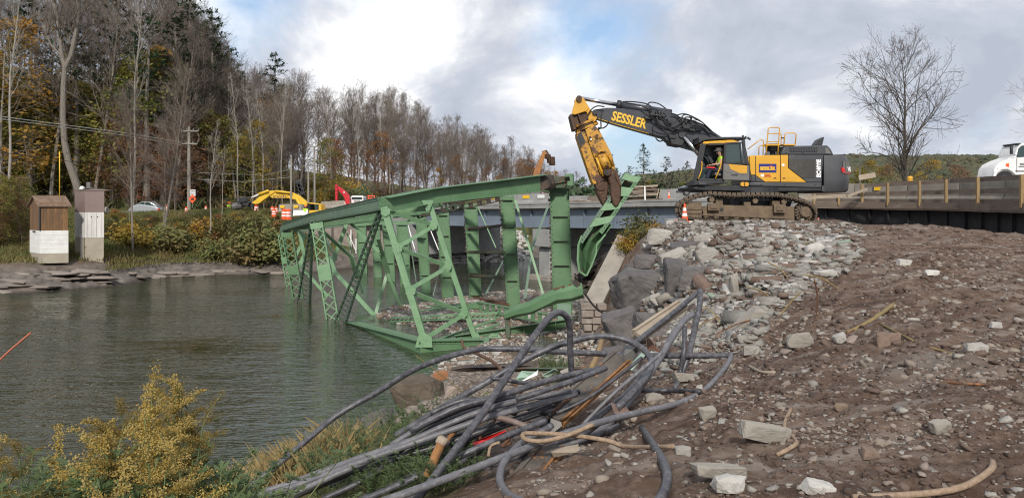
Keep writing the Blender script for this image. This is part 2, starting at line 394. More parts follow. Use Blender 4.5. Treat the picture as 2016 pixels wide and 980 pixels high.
CTRL = {
 -300: [(44,-1),(48,0),(52,1.5),(60,3),(72,5),(90,6),(105,13),(140,26),(220,50),(500,90),(1500,120)],
 50: [(45,-1.5),(49,0),(51,.8),(54,1.62),(57,1.9),(62,2.8),(75,5),(90,5.3),(105,12),(140,25),(220,45),(500,80),(1500,110)],
 200: [(48,-1.5),(52.6,0),(54,.7),(56,1.4),(59,2.0),(68,3.2),(78,5),(90,5.2),(105,11),(140,23),(220,40),(500,70)],
 320: [(50,-1.5),(60,0),(62,.8),(70,2.8),(80,4.9),(92,5.2),(110,10),(150,20),(250,32),(500,55),(1500,90)],
 450: [(50,-1.5),(62,0),(64,.7),(72,3.2),(80,5),(95,5.4),(115,7.5),(150,12),(250,22),(500,40)],
 560: [(50,-1.7),(63,0),(65,.7),(72,3.5),(78,4.7),(92,5.1),(115,6.6),(150,10),(250,15),(500,26)],
 680: [(55,-2),(66,-.5),(70,.5),(75,3.3),(80,4.7),(95,5.0),(120,6.4),(150,10),(200,13),(500,20),(1500,60)],
 800: [(62,-2),(73,0),(76,1.5),(80,4),(84,5.4),(110,5.8),(150,7.5),(300,12),(800,25)],
 930: [(62,-1.8),(74,-.3),(77,.2),(80,2),(85,4.6),(90,5.5),(120,6),(160,7),(300,10),(800,20)],
 1030: [(70,-2),(80,0),(85,2),(92,4.5),(98,5.5),(130,6),(300,8)],
 1000: [(3,3.8),(5,3.5),(7,3.1),(9,2.75),(12,2.3),(15,1.8),(18,1.2),(22,.65),(26,.4),(30,.18),(34,.18),(42,.25),(49,.1),(54,-.4),(65,-1.5)],
 1130: [(3,3.85),(5,3.6),(7,3.25),(9,2.95),(12,2.5),(16,1.9),(20,1.3),(25,.6),(30,.3),(38,.22),(46,.12),(52,-.3),(70,-1.5),(100,-.5),(120,.5),(135,3),(160,5),(400,8),(1500,30)],
 1220: [(3,3.88),(5,3.65),(7,3.35),(9,3.1),(12,2.7),(16,2.2),(20,1.8),(24,1.8),(27,2.8),(29,3.8),(31,4.2),(34,3),(40,.8),(48,-.2),(75,-1.3),(90,-.8),(97,.2),(105,2),(120,3.5),(160,5),(400,8),(900,30),(1500,60)],
 1300: [(3,3.9),(5,3.7),(7,3.5),(9,3.3),(12,3.05),(15,2.8),(18,2.75),(21,3.1),(24,3.8),(27,4.6),(29,4.8),(33,4.3),(38,2.5),(46,.3),(65,-.8),(75,.5),(85,2),(110,3),(160,5),(400,9),(900,40)],
 1440: [(3,3.9),(5,3.8),(7,3.65),(9,3.5),(11,3.4),(13,3.4),(16,3.8),(20,4.3),(24,4.68),(27,4.88),(33,4.9),(38,4.3),(44,3),(60,3),(80,3),(160,5),(400,11),(900,52),(1500,62)],
 1650: [(3,3.9),(5,3.9),(8,3.85),(12,3.95),(18,4.4),(24,4.72),(28,4.88),(32,4.9),(36,4.3),(42,3.2),(60,3),(80,3),(160,4),(400,12),(900,60),(1500,66)],
 1850: [(3,3.9),(5,3.93),(8,4.0),(12,4.2),(18,4.5),(26,4.75),(30,4.2),(36,3.2),(60,3)],
 2016: [(3,3.9),(5,3.95),(8,4.05),(12,4.2),(18,4.45),(23,4.55),(26,3.7),(32,3),(60,3),(80,3.2),(160,4),(400,13),(900,63)],
 2400: [(3,3.9),(6,3.95),(10,4.15),(17,4.4),(22,4.3),(26,3.6),(45,3.0),(80,3.2),(160,4),(400,14),(900,65),(1500,74)],
 880: [(3,3.75),(5,3.4),(7,3.0),(9,2.65),(11,2.35),(14,1.9),(17,1.3),(20,.7),(24,.3),(26.5,.05),(29,-.3),(33,-.1),(36,.2),(42,.2),(47,-.1),(52,-.8)],
 770: [(3,3.7),(5,3.3),(7,2.9),(9,2.55),(11,2.2),(13,1.85),(14.5,1.5),(16.5,.8),(19,.2),(21,-.2),(25,-.7),(31,-.8),(36,-.1),(38,.12),(41,.1),(44,-.4),(52,-1.5)],
 600: [(3,3.6),(5,3.1),(7,2.6),(9,2.15),(11,1.65),(12.5,1.2),(15,.3),(17,-.5),(22,-1.3),(35,-1.5)],
 401: [(3,3.4),(5,2.8),(7,2.1),(9,1.5),(11,.8),(13,0),(16,-1),(35,-1.5)],
 150: [(3,3.2),(5,2.4),(7,1.5),(9,.5),(10.5,-.2),(14,-1.2),(30,-2)],
 -200: [(3,3),(5,2),(7,.9),(8.5,0),(11,-1),(30,-2)],
}
_cu, _cl, _cz = [], [], []
for px, lst in CTRL.items():
    for D, z in lst:
        _cu.append((px - 1008) / F); _cl.append(math.log(D)); _cz.append(z)
for px in (-900, -300, 400, 1000, 1600, 2400, 3000):
    for D in (0.5, 1.4): _cu.append((px - 1008) / F); _cl.append(math.log(D)); _cz.append(3.92)
for px, D, z in ((-900,4,2.0),(-900,9,0),(-900,14,-1.2),(-900,40,-1.2),(-900,60,3),(-900,90,7),(-900,140,27),(3000,6,4),(3000,16,4.4),(3000,40,3.4),(3000,150,4.5),(3000,900,75)):
    _cu.append((px - 1008) / F); _cl.append(math.log(D)); _cz.append(z)
_cu, _cl, _cz = np.array(_cu), np.array(_cl), np.array(_cz)
US = 2.6
def _tps(r2): return 0.5 * r2 * np.log(np.maximum(r2, 1e-12))
_n = len(_cu)
_dx = (_cu[:, None] - _cu[None]) * US; _dy = _cl[:, None] - _cl[None]
_A = np.zeros((_n + 3, _n + 3)); _A[:_n, :_n] = _tps(_dx ** 2 + _dy ** 2) + np.eye(_n) * 0.0008
_P = np.stack([np.ones(_n), _cu * US, _cl], 1); _A[:_n, _n:] = _P; _A[_n:, :_n] = _P.T
_w = np.linalg.solve(_A, np.concatenate([np.where(_cz > 8, 8 + (_cz - 8) ** 0.6, _cz), np.zeros(3)]))
def _hash(ix, iy, seed):
    h = (ix.astype(np.int64) * 374761393 + iy.astype(np.int64) * 668265263 + seed * 974711) & 0xffffffff
    h = ((h ^ (h >> 13)) * 1274126177) & 0xffffffff
    return ((h ^ (h >> 16)) & 0xffff) / 65535.0
def vnoise(x, y, seed=0):
    ix, iy = np.floor(x), np.floor(y); fx, fy = x - ix, y - iy
    fx = fx * fx * (3 - 2 * fx); fy = fy * fy * (3 - 2 * fy); ix = ix.astype(np.int64); iy = iy.astype(np.int64)
    a, b, c, d = _hash(ix, iy, seed), _hash(ix + 1, iy, seed), _hash(ix, iy + 1, seed), _hash(ix + 1, iy + 1, seed)
    return (a * (1 - fx) + b * fx) * (1 - fy) + (c * (1 - fx) + d * fx) * fy
def fbm(x, y, o=4, seed=0, g=0.5):
    s, a, t = 0, 1.0, 0
    for i in range(o):
        s = s + a * vnoise(x * 2 ** i + 17.3 * i, y * 2 ** i - 9.1 * i, seed + i); t += a; a *= g
    return s / t
def hbase(X, Y):
    X = np.atleast_1d(np.asarray(X, float)); Y = np.atleast_1d(np.asarray(Y, float))
    Yc = np.maximum(Y, 0.45); u = X / Yc; l = np.log(Yc); out_ = np.empty(X.shape)
    fl = out_.ravel(); uu, ll = np.clip(u.ravel(), -1.6, 1.6), l.ravel()
    for i in range(0, len(uu), 20000):
        a, b = uu[i:i + 20000], ll[i:i + 20000]
        r2 = ((a[:, None] - _cu[None]) * US) ** 2 + (b[:, None] - _cl[None]) ** 2
        fl[i:i + 20000] = _tps(r2) @ _w[:_n] + _w[_n] + _w[_n + 1] * a * US + _w[_n + 2] * b
    z = fl.reshape(X.shape)
    return np.where(z > 8, 8 + np.maximum(z - 8, 0) ** (1 / 0.6), z)
def rubble_mask(X, Y):
    """1 on the broken-concrete slope between the boulders and the dirt"""
    u = X / Y
    a = np.clip((u - 0.15) / 0.04, 0, 1) * np.clip((0.50 - 0.008 * np.maximum(Y - 22, 0) - u) / 0.15, 0, 1)
    lo = 10.3 + np.clip((u - 0.30) / 0.1, 0, 2) * 3.5
    return a * np.clip((Y - lo) / 1.5, 0, 1) * np.clip((28.5 - Y) / 2, 0, 1)
def hnoise(X, Y, z):
    n = (fbm(X * 0.9, Y * 0.9, 4, 3) - 0.5) * 0.28 + (fbm(X * 4, Y * 4, 4, 9, 0.6) - 0.5) * 0.16
    m = rubble_mask(X, Y)
    n = n + m * (fbm(X * 1.1, Y * 0.8, 3, 21) - 0.45) * 0.75
    near = np.clip((60 - Y) / 20, 0, 1) * np.clip((X / Y + 0.25) / 0.3, 0.25, 1)
    pad = np.clip(1 - np.abs(Y - 29.5) / 4.0, 0, 1) * np.clip((X - 5.8) / 1.0, 0, 1)
    n = n * near * np.clip(.3 + z * .6, .3, 1) * (1 - 0.8 * np.clip(pad * 2, 0, 1))
    ruts = np.sin((Y * 0.9 - X * 0.25) * 5.0 + fbm(X * .5, Y * .5, 2, 5) * 6) * 0.045 * np.clip((X - 3.5) / 3, 0, 1) * np.clip((Y - 7) / 4, .3, 1) * near * (1 - m)
    far = np.clip((Y - 55) / 30, 0, 1) * (fbm(X * 0.12, Y * 0.12, 4, 13) - 0.5) * np.clip((z - 0.3) / 3, 0, 1) * 1.6
    flat = np.exp(-((z - 5.2) / 0.7) ** 2) * np.clip((Y - 74) / 4, 0, 1) * np.clip((115 - Y) / 10, 0, 1)
    far = far * (1 - 0.9 * flat)
    hills = np.clip((Y - 300) / 300, 0, 1) * (fbm(X * 0.008, Y * 0.008, 4, 31) - 0.5) * 16
    shore = np.clip((Y - 48) / 3, 0, 1) * np.clip((82 - Y) / 5, 0, 1) * np.clip(-X / 8, 0, 1)
    led = (np.floor(z / 0.32 + fbm(X * 0.5, Y * 0.5, 3, 44)) * 0.32 - z) * np.clip((1.6 - z) / 0.5, 0, 1) * np.clip((z + 0.3) / 0.4, 0, 1) * shore
    return n + ruts + far + hills + led * 0.8 + 0.3 * led * 0
def height(X, Y):
    z = hbase(X, Y); return z + hnoise(np.atleast_1d(X).astype(float), np.atleast_1d(Y).astype(float), z)
def hz(x, y): return float(height(np.array([x]), np.array([y]))[0])
def ground_at(px, D): 
    x = (px - 1008) / F * D
    return Vector((x, D, hz(x, D)))

def make_ground():
    us = np.concatenate([np.linspace(-1.5, -0.75, 24, endpoint=False), np.linspace(-0.75, 0.75, 520, endpoint=False), np.linspace(0.75, 1.5, 25)])
    ls = np.concatenate([np.linspace(math.log(0.5), math.log(3.4), 30, endpoint=False), np.linspace(math.log(3.4), math.log(34), 330, endpoint=False), np.linspace(math.log(34), math.log(130), 150, endpoint=False), np.linspace(math.log(130), math.log(2600), 70)])
    U, Lg = np.meshgrid(us, ls); Y = np.exp(Lg); X = U * Y
    Z = height(X, Y)
    V = np.stack([X, Y, Z], -1).reshape(-1, 3)
    nu, nl = len(us), len(ls)
    i = np.arange(nl - 1)[:, None] * nu + np.arange(nu - 1)[None]
    Fc = np.stack([i, i + 1, i + nu + 1, i + nu], -1).reshape(-1, 4)
    me = mesh_np('ground', V, Fc, M_ground, True)
    x, y, z = V[:, 0], V[:, 1], V[:, 2]; u = x / y
    j = (fbm(x * .6, y * .6, 3, 77) - .5)
    farside = np.clip((y - 49 - 6 * np.clip(u + .45, 0, 1)) / 2, 0, 1)
    veg = farside * np.clip((z - np.where(u < -.53, 1.45, .75) + j) / 0.5, 0, 1)
    bank = np.clip((-0.06 - u + j * .12) / 0.08, 0, 1) * np.clip((20 - y) / 3, 0, 1)
    veg = np.maximum(veg, bank)
    road = np.exp(-((z - 5.3) / 0.35) ** 2) * farside * (y < 105) * (u > -.35)
    veg = veg * (1 - road)
    litter = farside * np.clip((z - 6.2 + j * 3) / 2, 0, 1) * np.clip((400 - y) / 200, 0, 1)
    lx = np.clip(1 - np.abs(u + 0.245 - (y - 120) * .0009) / 0.022, 0, 1) * (y > 96) * (y < 190)   # the bare track up the hill
    veg = veg * (1 - np.clip(lx * 2, 0, 1)); litter = litter * (1 - np.clip(lx * 2, 0, 1))
    grav = np.clip((1.0 - z + j) / 0.6, 0, 1) * (y > 18) * (y < 55) * (u > -.3)
    grav = np.maximum(grav, rubble_mask(x, y) * np.clip(.55 + j * 2.2, 0, 1))
    grav = np.maximum(grav, np.clip((y - 19) / 4, 0, 1) * (y < 35) * (u > .17) * (u < .36) * .6)
    ca = me.color_attributes.new('ground_kind', 'FLOAT_COLOR', 'POINT')
    buf = np.stack([veg, litter, grav, np.ones_like(veg)], 1).astype(np.float32)
    ca.data.foreach_set('color', buf.ravel())
    o = link('ground', me)
    struct(o, 'brown dirt and gravel bank, river bed and wooded far slopes', 'ground')
    return o
def ground_material():
    m = bpy.data.materials.new('dirt_gravel_and_turf'); m.use_nodes = True
    N, L = m.node_tree.nodes, m.node_tree.links; p = N['Principled BSDF']; p.inputs['Roughness'].default_value = 0.95; p.inputs['Specular IOR Level'].default_value = 0.25
    g = N.new('ShaderNodeNewGeometry'); at = N.new('ShaderNodeVertexColor'); at.layer_name = 'ground_kind'
    s3 = N.new('ShaderNodeSeparateColor'); L.new(at.outputs[0], s3.inputs[0])
    def nz(sc, d=6, r=.6):
        n = N.new('ShaderNodeTexNoise'); L.new(g.outputs['Position'], n.inputs['Vector']); n.inputs['Scale'].default_value = sc; n.inputs['Detail'].default_value = d; n.inputs['Roughness'].default_value = r; return n.outputs[0]
    def st(x, a, b):
        n = N.new('ShaderNodeMapRange'); L.new(x, n.inputs[0]); n.inputs[1].default_value = a; n.inputs[2].default_value = b; return n.outputs[0]
    def mx(f, a, b):
        n = N.new('ShaderNodeMix'); n.data_type = 'RGBA'
        for s_, v in ((n.inputs[0], f), (n.inputs[6], a), (n.inputs[7], b)):
            if isinstance(v, tuple): s_.default_value = (*v, 1)
            elif isinstance(v, float): s_.default_value = v
            else: L.new(v, s_)
        return n.outputs[2]
    def vor(sc, feat='F1', out_=0):
        n = N.new('ShaderNodeTexVoronoi'); L.new(g.outputs['Position'], n.inputs['Vector']); n.inputs['Scale'].default_value = sc; n.feature = feat; return n.outputs[out_]
    dirt = mx(st(nz(0.8), .35, .65), (0.082, 0.049, 0.034), (0.132, 0.087, 0.062))
    dirt = mx(st(nz(7, 8, .7), .45, .70), dirt, (0.20, 0.15, 0.12))
    dirt = mx(st(nz(2.6, 7, .7), .55, .68), dirt, (0.060, 0.038, 0.029))
    sm_ = N.new('ShaderNodeMapping'); L.new(g.outputs['Position'], sm_.inputs[0]); sm_.inputs['Scale'].default_value = (.35, 2.6, 1); sm_.inputs['Rotation'].default_value = (0, 0, .25)
    sn = N.new('ShaderNodeTexNoise'); L.new(sm_.outputs[0], sn.inputs['Vector']); sn.inputs['Scale'].default_value = 1.3; sn.inputs['Detail'].default_value = 7; sn.inputs['Roughness'].default_value = .7
    dirt = mx(st(sn.outputs[0], .52, .66), dirt, (0.21, 0.175, 0.15)); dirt = mx(st(sn.outputs[0], .46, .36), dirt, (0.060, 0.037, 0.027)); dirt = mx(st(nz(.42, 5, .6), .57, .66), dirt, (0.165, 0.138, 0.118))
    cell = N.new('ShaderNodeTexVoronoi'); L.new(g.outputs['Position'], cell.inputs['Vector']); cell.inputs['Scale'].default_value = 16
    cb_ = N.new('ShaderNodeSeparateColor'); L.new(cell.outputs['Color'], cb_.inputs[0])
    stone = N.new('ShaderNodeMath'); stone.operation = 'MULTIPLY'
    L.new(st(cb_.outputs[0], .80, .82), stone.inputs[0]); L.new(st(cell.outputs['Distance'], .42, .34), stone.inputs[1])
    stonec = mx(cb_.outputs[1], (0.13, 0.10, 0.085), (0.30, 0.27, 0.24))
    dirt = mx(stone.outputs[0], dirt, stonec)
    gravc = mx(cb_.outputs[2], (0.13, 0.115, 0.10), (0.31, 0.29, 0.26))
    gravc = mx(st(nz(1.5), .4, .7), gravc, (0.10, 0.085, 0.075))
    c = mx(s3.outputs[2], dirt, gravc)
    turf = mx(st(nz(.35, 6, .65), .38, .62), (0.060, 0.085, 0.022), (0.135, 0.105, 0.04))
    turf = mx(st(nz(3.0, 6, .7), .52, .68), turf, (0.035, 0.045, 0.018))
    c = mx(s3.outputs[0], c, turf); lowp = c
    lit = mx(st(nz(.5, 6, .7), .38, .62), (0.115, 0.065, 0.035), (0.055, 0.045, 0.025))
    lit = mx(st(nz(.12, 4, .6), .5, .6), lit, (0.075, 0.085, 0.03))
    c = mx(s3.outputs[1], c, lit)
    sx = N.new('ShaderNodeSeparateXYZ'); L.new(g.outputs['Position'], sx.inputs[0])
    rock = mx(st(nz(1.2, 7, .7), .4, .65), (0.10, 0.085, 0.075), (0.20, 0.175, 0.15))
    lowm = N.new('ShaderNodeMath'); lowm.operation = 'MULTIPLY'; L.new(st(sx.outputs[2], 1.75, 1.0), lowm.inputs[0]); L.new(st(sx.outputs[1], 47., 50.), lowm.inputs[1])
    c = mx(lowm.outputs[0], c, rock)
    c = mx(st(sx.outputs[2], .16, -.02), c, (0.045, 0.035, 0.03))
    L.new(c, p.inputs['Base Color'])
    b = N.new('ShaderNodeBump'); b.inputs['Strength'].default_value = .8; b.inputs['Distance'].default_value = .05
    hh = N.new('ShaderNodeMath'); hh.operation = 'ADD'; L.new(nz(9, 8, .75), hh.inputs[0]); L.new(stone.outputs[0], hh.inputs[1])
    L.new(hh.outputs[0], b.inputs['Height']); L.new(b.outputs[0], p.inputs['Normal'])
    return m
M_ground = ground_material()
ground = make_ground()

def water_material():
    m = bpy.data.materials.new('rippled_river_water'); m.use_nodes = True
    N, L = m.node_tree.nodes, m.node_tree.links; p = N['Principled BSDF']
    p.inputs['Roughness'].default_value = .06; p.inputs['IOR'].default_value = 1.55
    g = N.new('ShaderNodeNewGeometry')
    def nz(sc, d, mpz, r=.5, dist=0.):
        q = N.new('ShaderNodeMapping'); L.new(g.outputs['Position'], q.inputs[0]); q.inputs['Scale'].default_value = mpz[:3]; q.inputs['Rotation'].default_value = (0, 0, mpz[3])
        n = N.new('ShaderNodeTexNoise'); L.new(q.outputs[0], n.inputs['Vector']); n.inputs['Scale'].default_value = sc; n.inputs['Detail'].default_value = d; n.inputs['Roughness'].default_value = r; n.inputs['Distortion'].default_value = dist; return n.outputs[0]
    mx = N.new('ShaderNodeMix'); mx.data_type = 'RGBA'
    mr = N.new('ShaderNodeMapRange'); L.new(nz(.12, 3, (1, 1, 1, 0)), mr.inputs[0]); mr.inputs[1].default_value = .35; mr.inputs[2].default_value = .65
    L.new(mr.outputs[0], mx.inputs[0]); mx.inputs[6].default_value = (0.018, 0.030, 0.013, 1); mx.inputs[7].default_value = (0.034, 0.036, 0.016, 1)
    L.new(mx.outputs[2], p.inputs['Base Color'])
    a1 = nz(1.15, 3, (.55, 1.5, 1, .25), .55, .6); a2 = nz(5.0, 2, (.5, 1.3, 1, -.2), .5, .3); a3 = nz(.10, 3, (1, 1.8, 1, .5))
    s1 = N.new('ShaderNodeMath'); s1.operation = 'MULTIPLY_ADD'; L.new(a2, s1.inputs[0]); s1.inputs[1].default_value = .30; L.new(a1, s1.inputs[2])
    am = N.new('ShaderNodeMapRange'); L.new(a3, am.inputs[0]); am.inputs[1].default_value = .3; am.inputs[2].default_value = .7; am.inputs[3].default_value = .12; am.inputs[4].default_value = 1.9
    b = N.new('ShaderNodeBump'); b.inputs['Distance'].default_value = .16; L.new(s1.outputs[0], b.inputs['Height']); L.new(am.outputs[0], b.inputs['Strength'])
    L.new(b.outputs[0], p.inputs['Normal'])
    return m
M_water = water_material()
xs = np.linspace(-160, 120, 8); ys = np.linspace(4, 200, 8)
XX, YY = np.meshgrid(xs, ys); V = np.stack([XX, YY, np.zeros_like(XX)], -1).reshape(-1, 3)
i = np.arange(7)[:, None] * 8 + np.arange(7)[None]
water = link('river_water', mesh_np('river_water', V, np.stack([i, i + 1, i + 9, i + 8], -1).reshape(-1, 4), M_water, True))
struct(water, 'rippled dark green river reflecting the sky', 'river')

def rock_variant(seed, sub=1, flat=(1, 1, 1), angular=True, rough=.18):
    import bmesh
    r_ = random.Random(seed); bm = bmesh.new()
    if angular:
        C8 = [Vector((x, y, z)) for x in (-1, 1) for y in (-1, 1) for z in (-1, 1)]
        for k in range(8 if sub == 1 else 16):
            v = C8[k % 8].copy()
            if k >= 8: v[r_.randrange(3)] *= r_.uniform(-.2, .6)
            v = Vector((v.x * r_.uniform(.45, 1.0), v.y * r_.uniform(.45, 1.0), v.z * r_.uniform(.4, 1.0)))
            bm.verts.new((v.x * flat[0], v.y * flat[1], v.z * flat[2]))
        bmesh.ops.convex_hull(bm, input=bm.verts[:])
        for v in [v for v in bm.verts if not v.link_faces]: bm.verts.remove(v)
    else:
        bmesh.ops.create_icosphere(bm, subdivisions=sub, radius=1)
        for v in bm.verts: v.co = Vector((v.co.x * flat[0], v.co.y * flat[1], v.co.z * flat[2])) * r_.uniform(1 - rough, 1 + rough)
    bmesh.ops.triangulate(bm, faces=bm.faces[:])
    bmesh.ops.recalc_face_normals(bm, faces=bm.faces[:])
    V = np.array([v.co[:] for v in bm.verts]); bm.verts.index_update()
    Fc = np.array([[v.index for v in f.verts] for f in bm.faces]); bm.free()
    return V, Fc
def scatter_join(name, variants, P, S, m, seed=0, squash=(.5, .9), normal_tilt=.4, smooth=False, elong=0.0):
    """thousands of small stones joined into one mesh: P positions (n,3), S sizes (n,)"""
    g = np.random.default_rng(seed); n = len(P); vid = g.integers(0, len(variants), n); Vs, Fs, base = [], [], 0
    for k, (V, Fc) in enumerate(variants):
        idx = np.where(vid == k)[0]; c = len(idx)
        if c == 0: continue
        a = g.uniform(0, 2 * np.pi, c); tx = g.normal(0, normal_tilt, c); sq = g.uniform(*squash, c); el = 1 + g.uniform(0, elong, c) if elong else np.ones(c)
        X, Y, Z = V[None, :, 0] * el[:, None], V[None, :, 1] * np.ones((c, 1)), V[None, :, 2] * sq[:, None]
        Y, Z = Y * np.cos(tx)[:, None] - Z * np.sin(tx)[:, None], Y * np.sin(tx)[:, None] + Z * np.cos(tx)[:, None]
        X, Y = X * np.cos(a)[:, None] - Y * np.sin(a)[:, None], X * np.sin(a)[:, None] + Y * np.cos(a)[:, None]
        Q = np.stack([X, Y, Z], -1) * S[idx][:, None, None] + P[idx][:, None, :]
        Vs.append(Q.reshape(-1, 3)); Fs.append((Fc[None] + (np.arange(c) * len(V))[:, None, None] + base).reshape(-1, 3)); base += c * len(V)
    return mesh_np(name, np.concatenate(Vs), np.concatenate(Fs), m, smooth)
ANG = [rock_variant(100 + k, 1, (1, rnd.uniform(.55, .9), rnd.uniform(.4, .75))) for k in range(10)]
ANGB = [rock_variant(200 + k, 2, (1, rnd.uniform(.6, .9), rnd.uniform(.45, .8))) for k in range(10)]
RND = [rock_variant(300 + k, 1, (1, rnd.uniform(.7, .95), rnd.uniform(.5, .8)), False, .12) for k in range(6)]
def place_region(n, pxr, Dr, seed, mask=None):
    """positions spread evenly over the picture of a stretch of ground, lifted onto the ground"""
    g = np.random.default_rng(seed); px = g.uniform(*pxr, n * 3); D = np.exp(g.uniform(math.log(Dr[0]), math.log(Dr[1]), n * 3))
    X = (px - 1008) / F * D; Y = D
    if mask is not None:
        k = g.uniform(0, 1, n * 3) < mask(X, Y); X, Y = X[k], Y[k]
    X, Y = X[:n], Y[:n]
    return np.stack([X, Y, height(X, Y)], 1)
def z2(x, y): return (540 + x / 2.45, 320 + y / 2.45)
def z3(x, y): return (860 + x / 2.45, 320 + y / 2.45)
def z5(x, y): return (860 + x / 4.9, 540 + y / 4.9)
def z7(x, y): return (700 + x / 4.9, 600 + y / 4.9)
VIEW = Vector((0, 1, 0))
TB = thing('collapsed_truss_bridge', 'collapsed green riveted steel truss bridge lying on its side in the river', 'truss bridge', (-3.4, 33, 0))
def rivet_line(mb, p0, p1, n_dir, step=.20, r=.026):
    p0, p1 = Vector(p0), Vector(p1); n_dir = Vector(n_dir).normalized(); L_ = (p1 - p0).length; k = max(2, int(L_ / step)); t = (p1 - p0).normalized(); s_ = n_dir.cross(t).normalized()
    for i in range(k + 1):
        c = p0.lerp(p1, i / k)
        mb.add([c + t * r, c + s_ * r, c - t * r, c - s_ * r, c + n_dir * r * 1.1], [(0, 1, 4), (1, 2, 4), (2, 3, 4), (3, 0, 4)])
M_rivet = mat('rivet_heads', (0.03, 0.06, 0.035), 0.6)
def chord(pts, depth, m, name='box_chord', off=Vector((.35, .3, 0)), rust_end=False, trim=True):
    """pts: list of (px, py_top, py_bottom, D). A closed riveted box along the picture of its side face, depth metres thick"""
    mb = MB(); T = [W(a, b, d) for a, b, c, d in pts]; B = [W(a, c, d) for a, b, c, d in pts]
    o_ = off.normalized() * depth; k = len(T); ring = []
    for i in range(k): ring.append([T[i], T[i] + o_, B[i] + o_, B[i]])
    for i in range(k): mb.v.extend([tuple(p) for p in ring[i]])
    for i in range(k - 1):
        for j in range(4): mb.f.append((i * 4 + j, i * 4 + (j + 1) % 4, (i + 1) * 4 + (j + 1) % 4, (i + 1) * 4 + j))
    mb.f.append((3, 2, 1, 0)); mb.f.append(tuple((k - 1) * 4 + j for j in range(4)))
    ob = mb.build(name, m, TB)
    rv = MB(); fl = MB()
    for i in range(k - 1):
        n = (B[i] - T[i]).cross(T[i + 1] - T[i]).normalized()
        if n.y > 0: n = -n
        e = (T[i] - B[i]).normalized()
        for a, b, s_ in ((T[i], T[i + 1], -1), (B[i], B[i + 1], 1)):
            fl.frame(a + n * .012 + e * s_ * .045, b + n * .012 + e * s_ * .045, .024, .10, e)
            rivet_line(rv, a + n * .026 + e * s_ * .045, b + n * .026 + e * s_ * .045, n)
            fl.frame(a + e * -s_ * .012 + o_ * .5, b + e * -s_ * .012 + o_ * .5, depth + .10, .024, e)
    if trim: fl.build('cover_plate', m, ob)
    rv.build('rivet', M_rivet, ob, kind='stuff')
    return ob
def splice(c0, c1, c2, c3, n=5):
    rv = MB()
    for i in range(n + 1):
        a = c0.lerp(c1, i / n); b = c3.lerp(c2, i / n); nn = (c1 - c0).cross(c3 - c0).normalized()
        if nn.y > 0: nn = -nn
        rivet_line(rv, a + nn * .02, b + nn * .02, nn, .13, .02)
    return rv
EP = [(746, 389.5, 415, 29.0), (833, 372.5, 399.5, 31.0), (960, 357, 386, 33.5), (1062, 344.5, 375, 35.7)]
chord(EP, .55, M_green, 'end_post')
LC = [(745.5, 389.5, 413, 29.0), (690, 402.5, 423.5, 32.4), (614, 420, 437.5, 40), (557, 440, 453.5, 52)]
chord(LC, .55, M_green_side, 'top_chord')
chord([(557, 440, 453.5, 52), (551, 448, 461, 53)], .5, M_green_side, 'top_chord_end_plate', off=Vector((1, .3, 0)), trim=False)
mb = MB()
rr = random.Random(3)
a = [W(1060, 345 + i * 6, 35.65) + Vector((rr.uniform(0, .1), 0, 0)) for i in range(6)]
mb.prism([W(1052, 346, 35.55), W(1078, 343.5, 35.9), W(1081, 352, 35.9), W(1084, 361, 35.9), W(1081, 369, 35.9), W(1070, 376, 35.8), W(1052, 377.5, 35.55)], (.3, .42, 0))
mb.build('torn_charred_end', M_burnt, TB, bevel=.02, label='charred and torn right end of the end post')
mb = MB(); mb.prism([W(1082, 350, 36.4), W(1120, 345, 36.4), W(1122, 357, 36.4), W(1084, 364, 36.4)], (.1, .9, 0)); mb.prism([W(1084, 364, 36.5), W(1120, 358, 36.5), W(1112, 370, 36.5), W(1084, 371, 36.5)], (.1, .6, 0))
mb.build('bearing_cap', M_rusty_green, TB, bevel=.02)
mb = MB(); mb.prism([W(1112, 343, 36.1), W(1127, 342, 36.1), W(1128, 365, 36.1), W(1117, 366, 36.1), W(1117, 357, 36.1), W(1123, 356, 36.1), W(1123, 348, 36.1), W(1112, 348, 36.1)], (.1, .35, 0))
mb.build('bearing_bracket', M_green, TB)
mb = MB(); c = [W(724, 391, 30.05), W(776, 382, 29.5), W(776, 411, 29.5), W(724, 415, 30.05)]
rv = splice(W(747, 391, 28.94), W(772, 386, 29.5), W(772, 409, 29.5), W(747, 413, 28.94), 5); rv.build('splice_rivet', M_rivet, TB, kind='stuff')

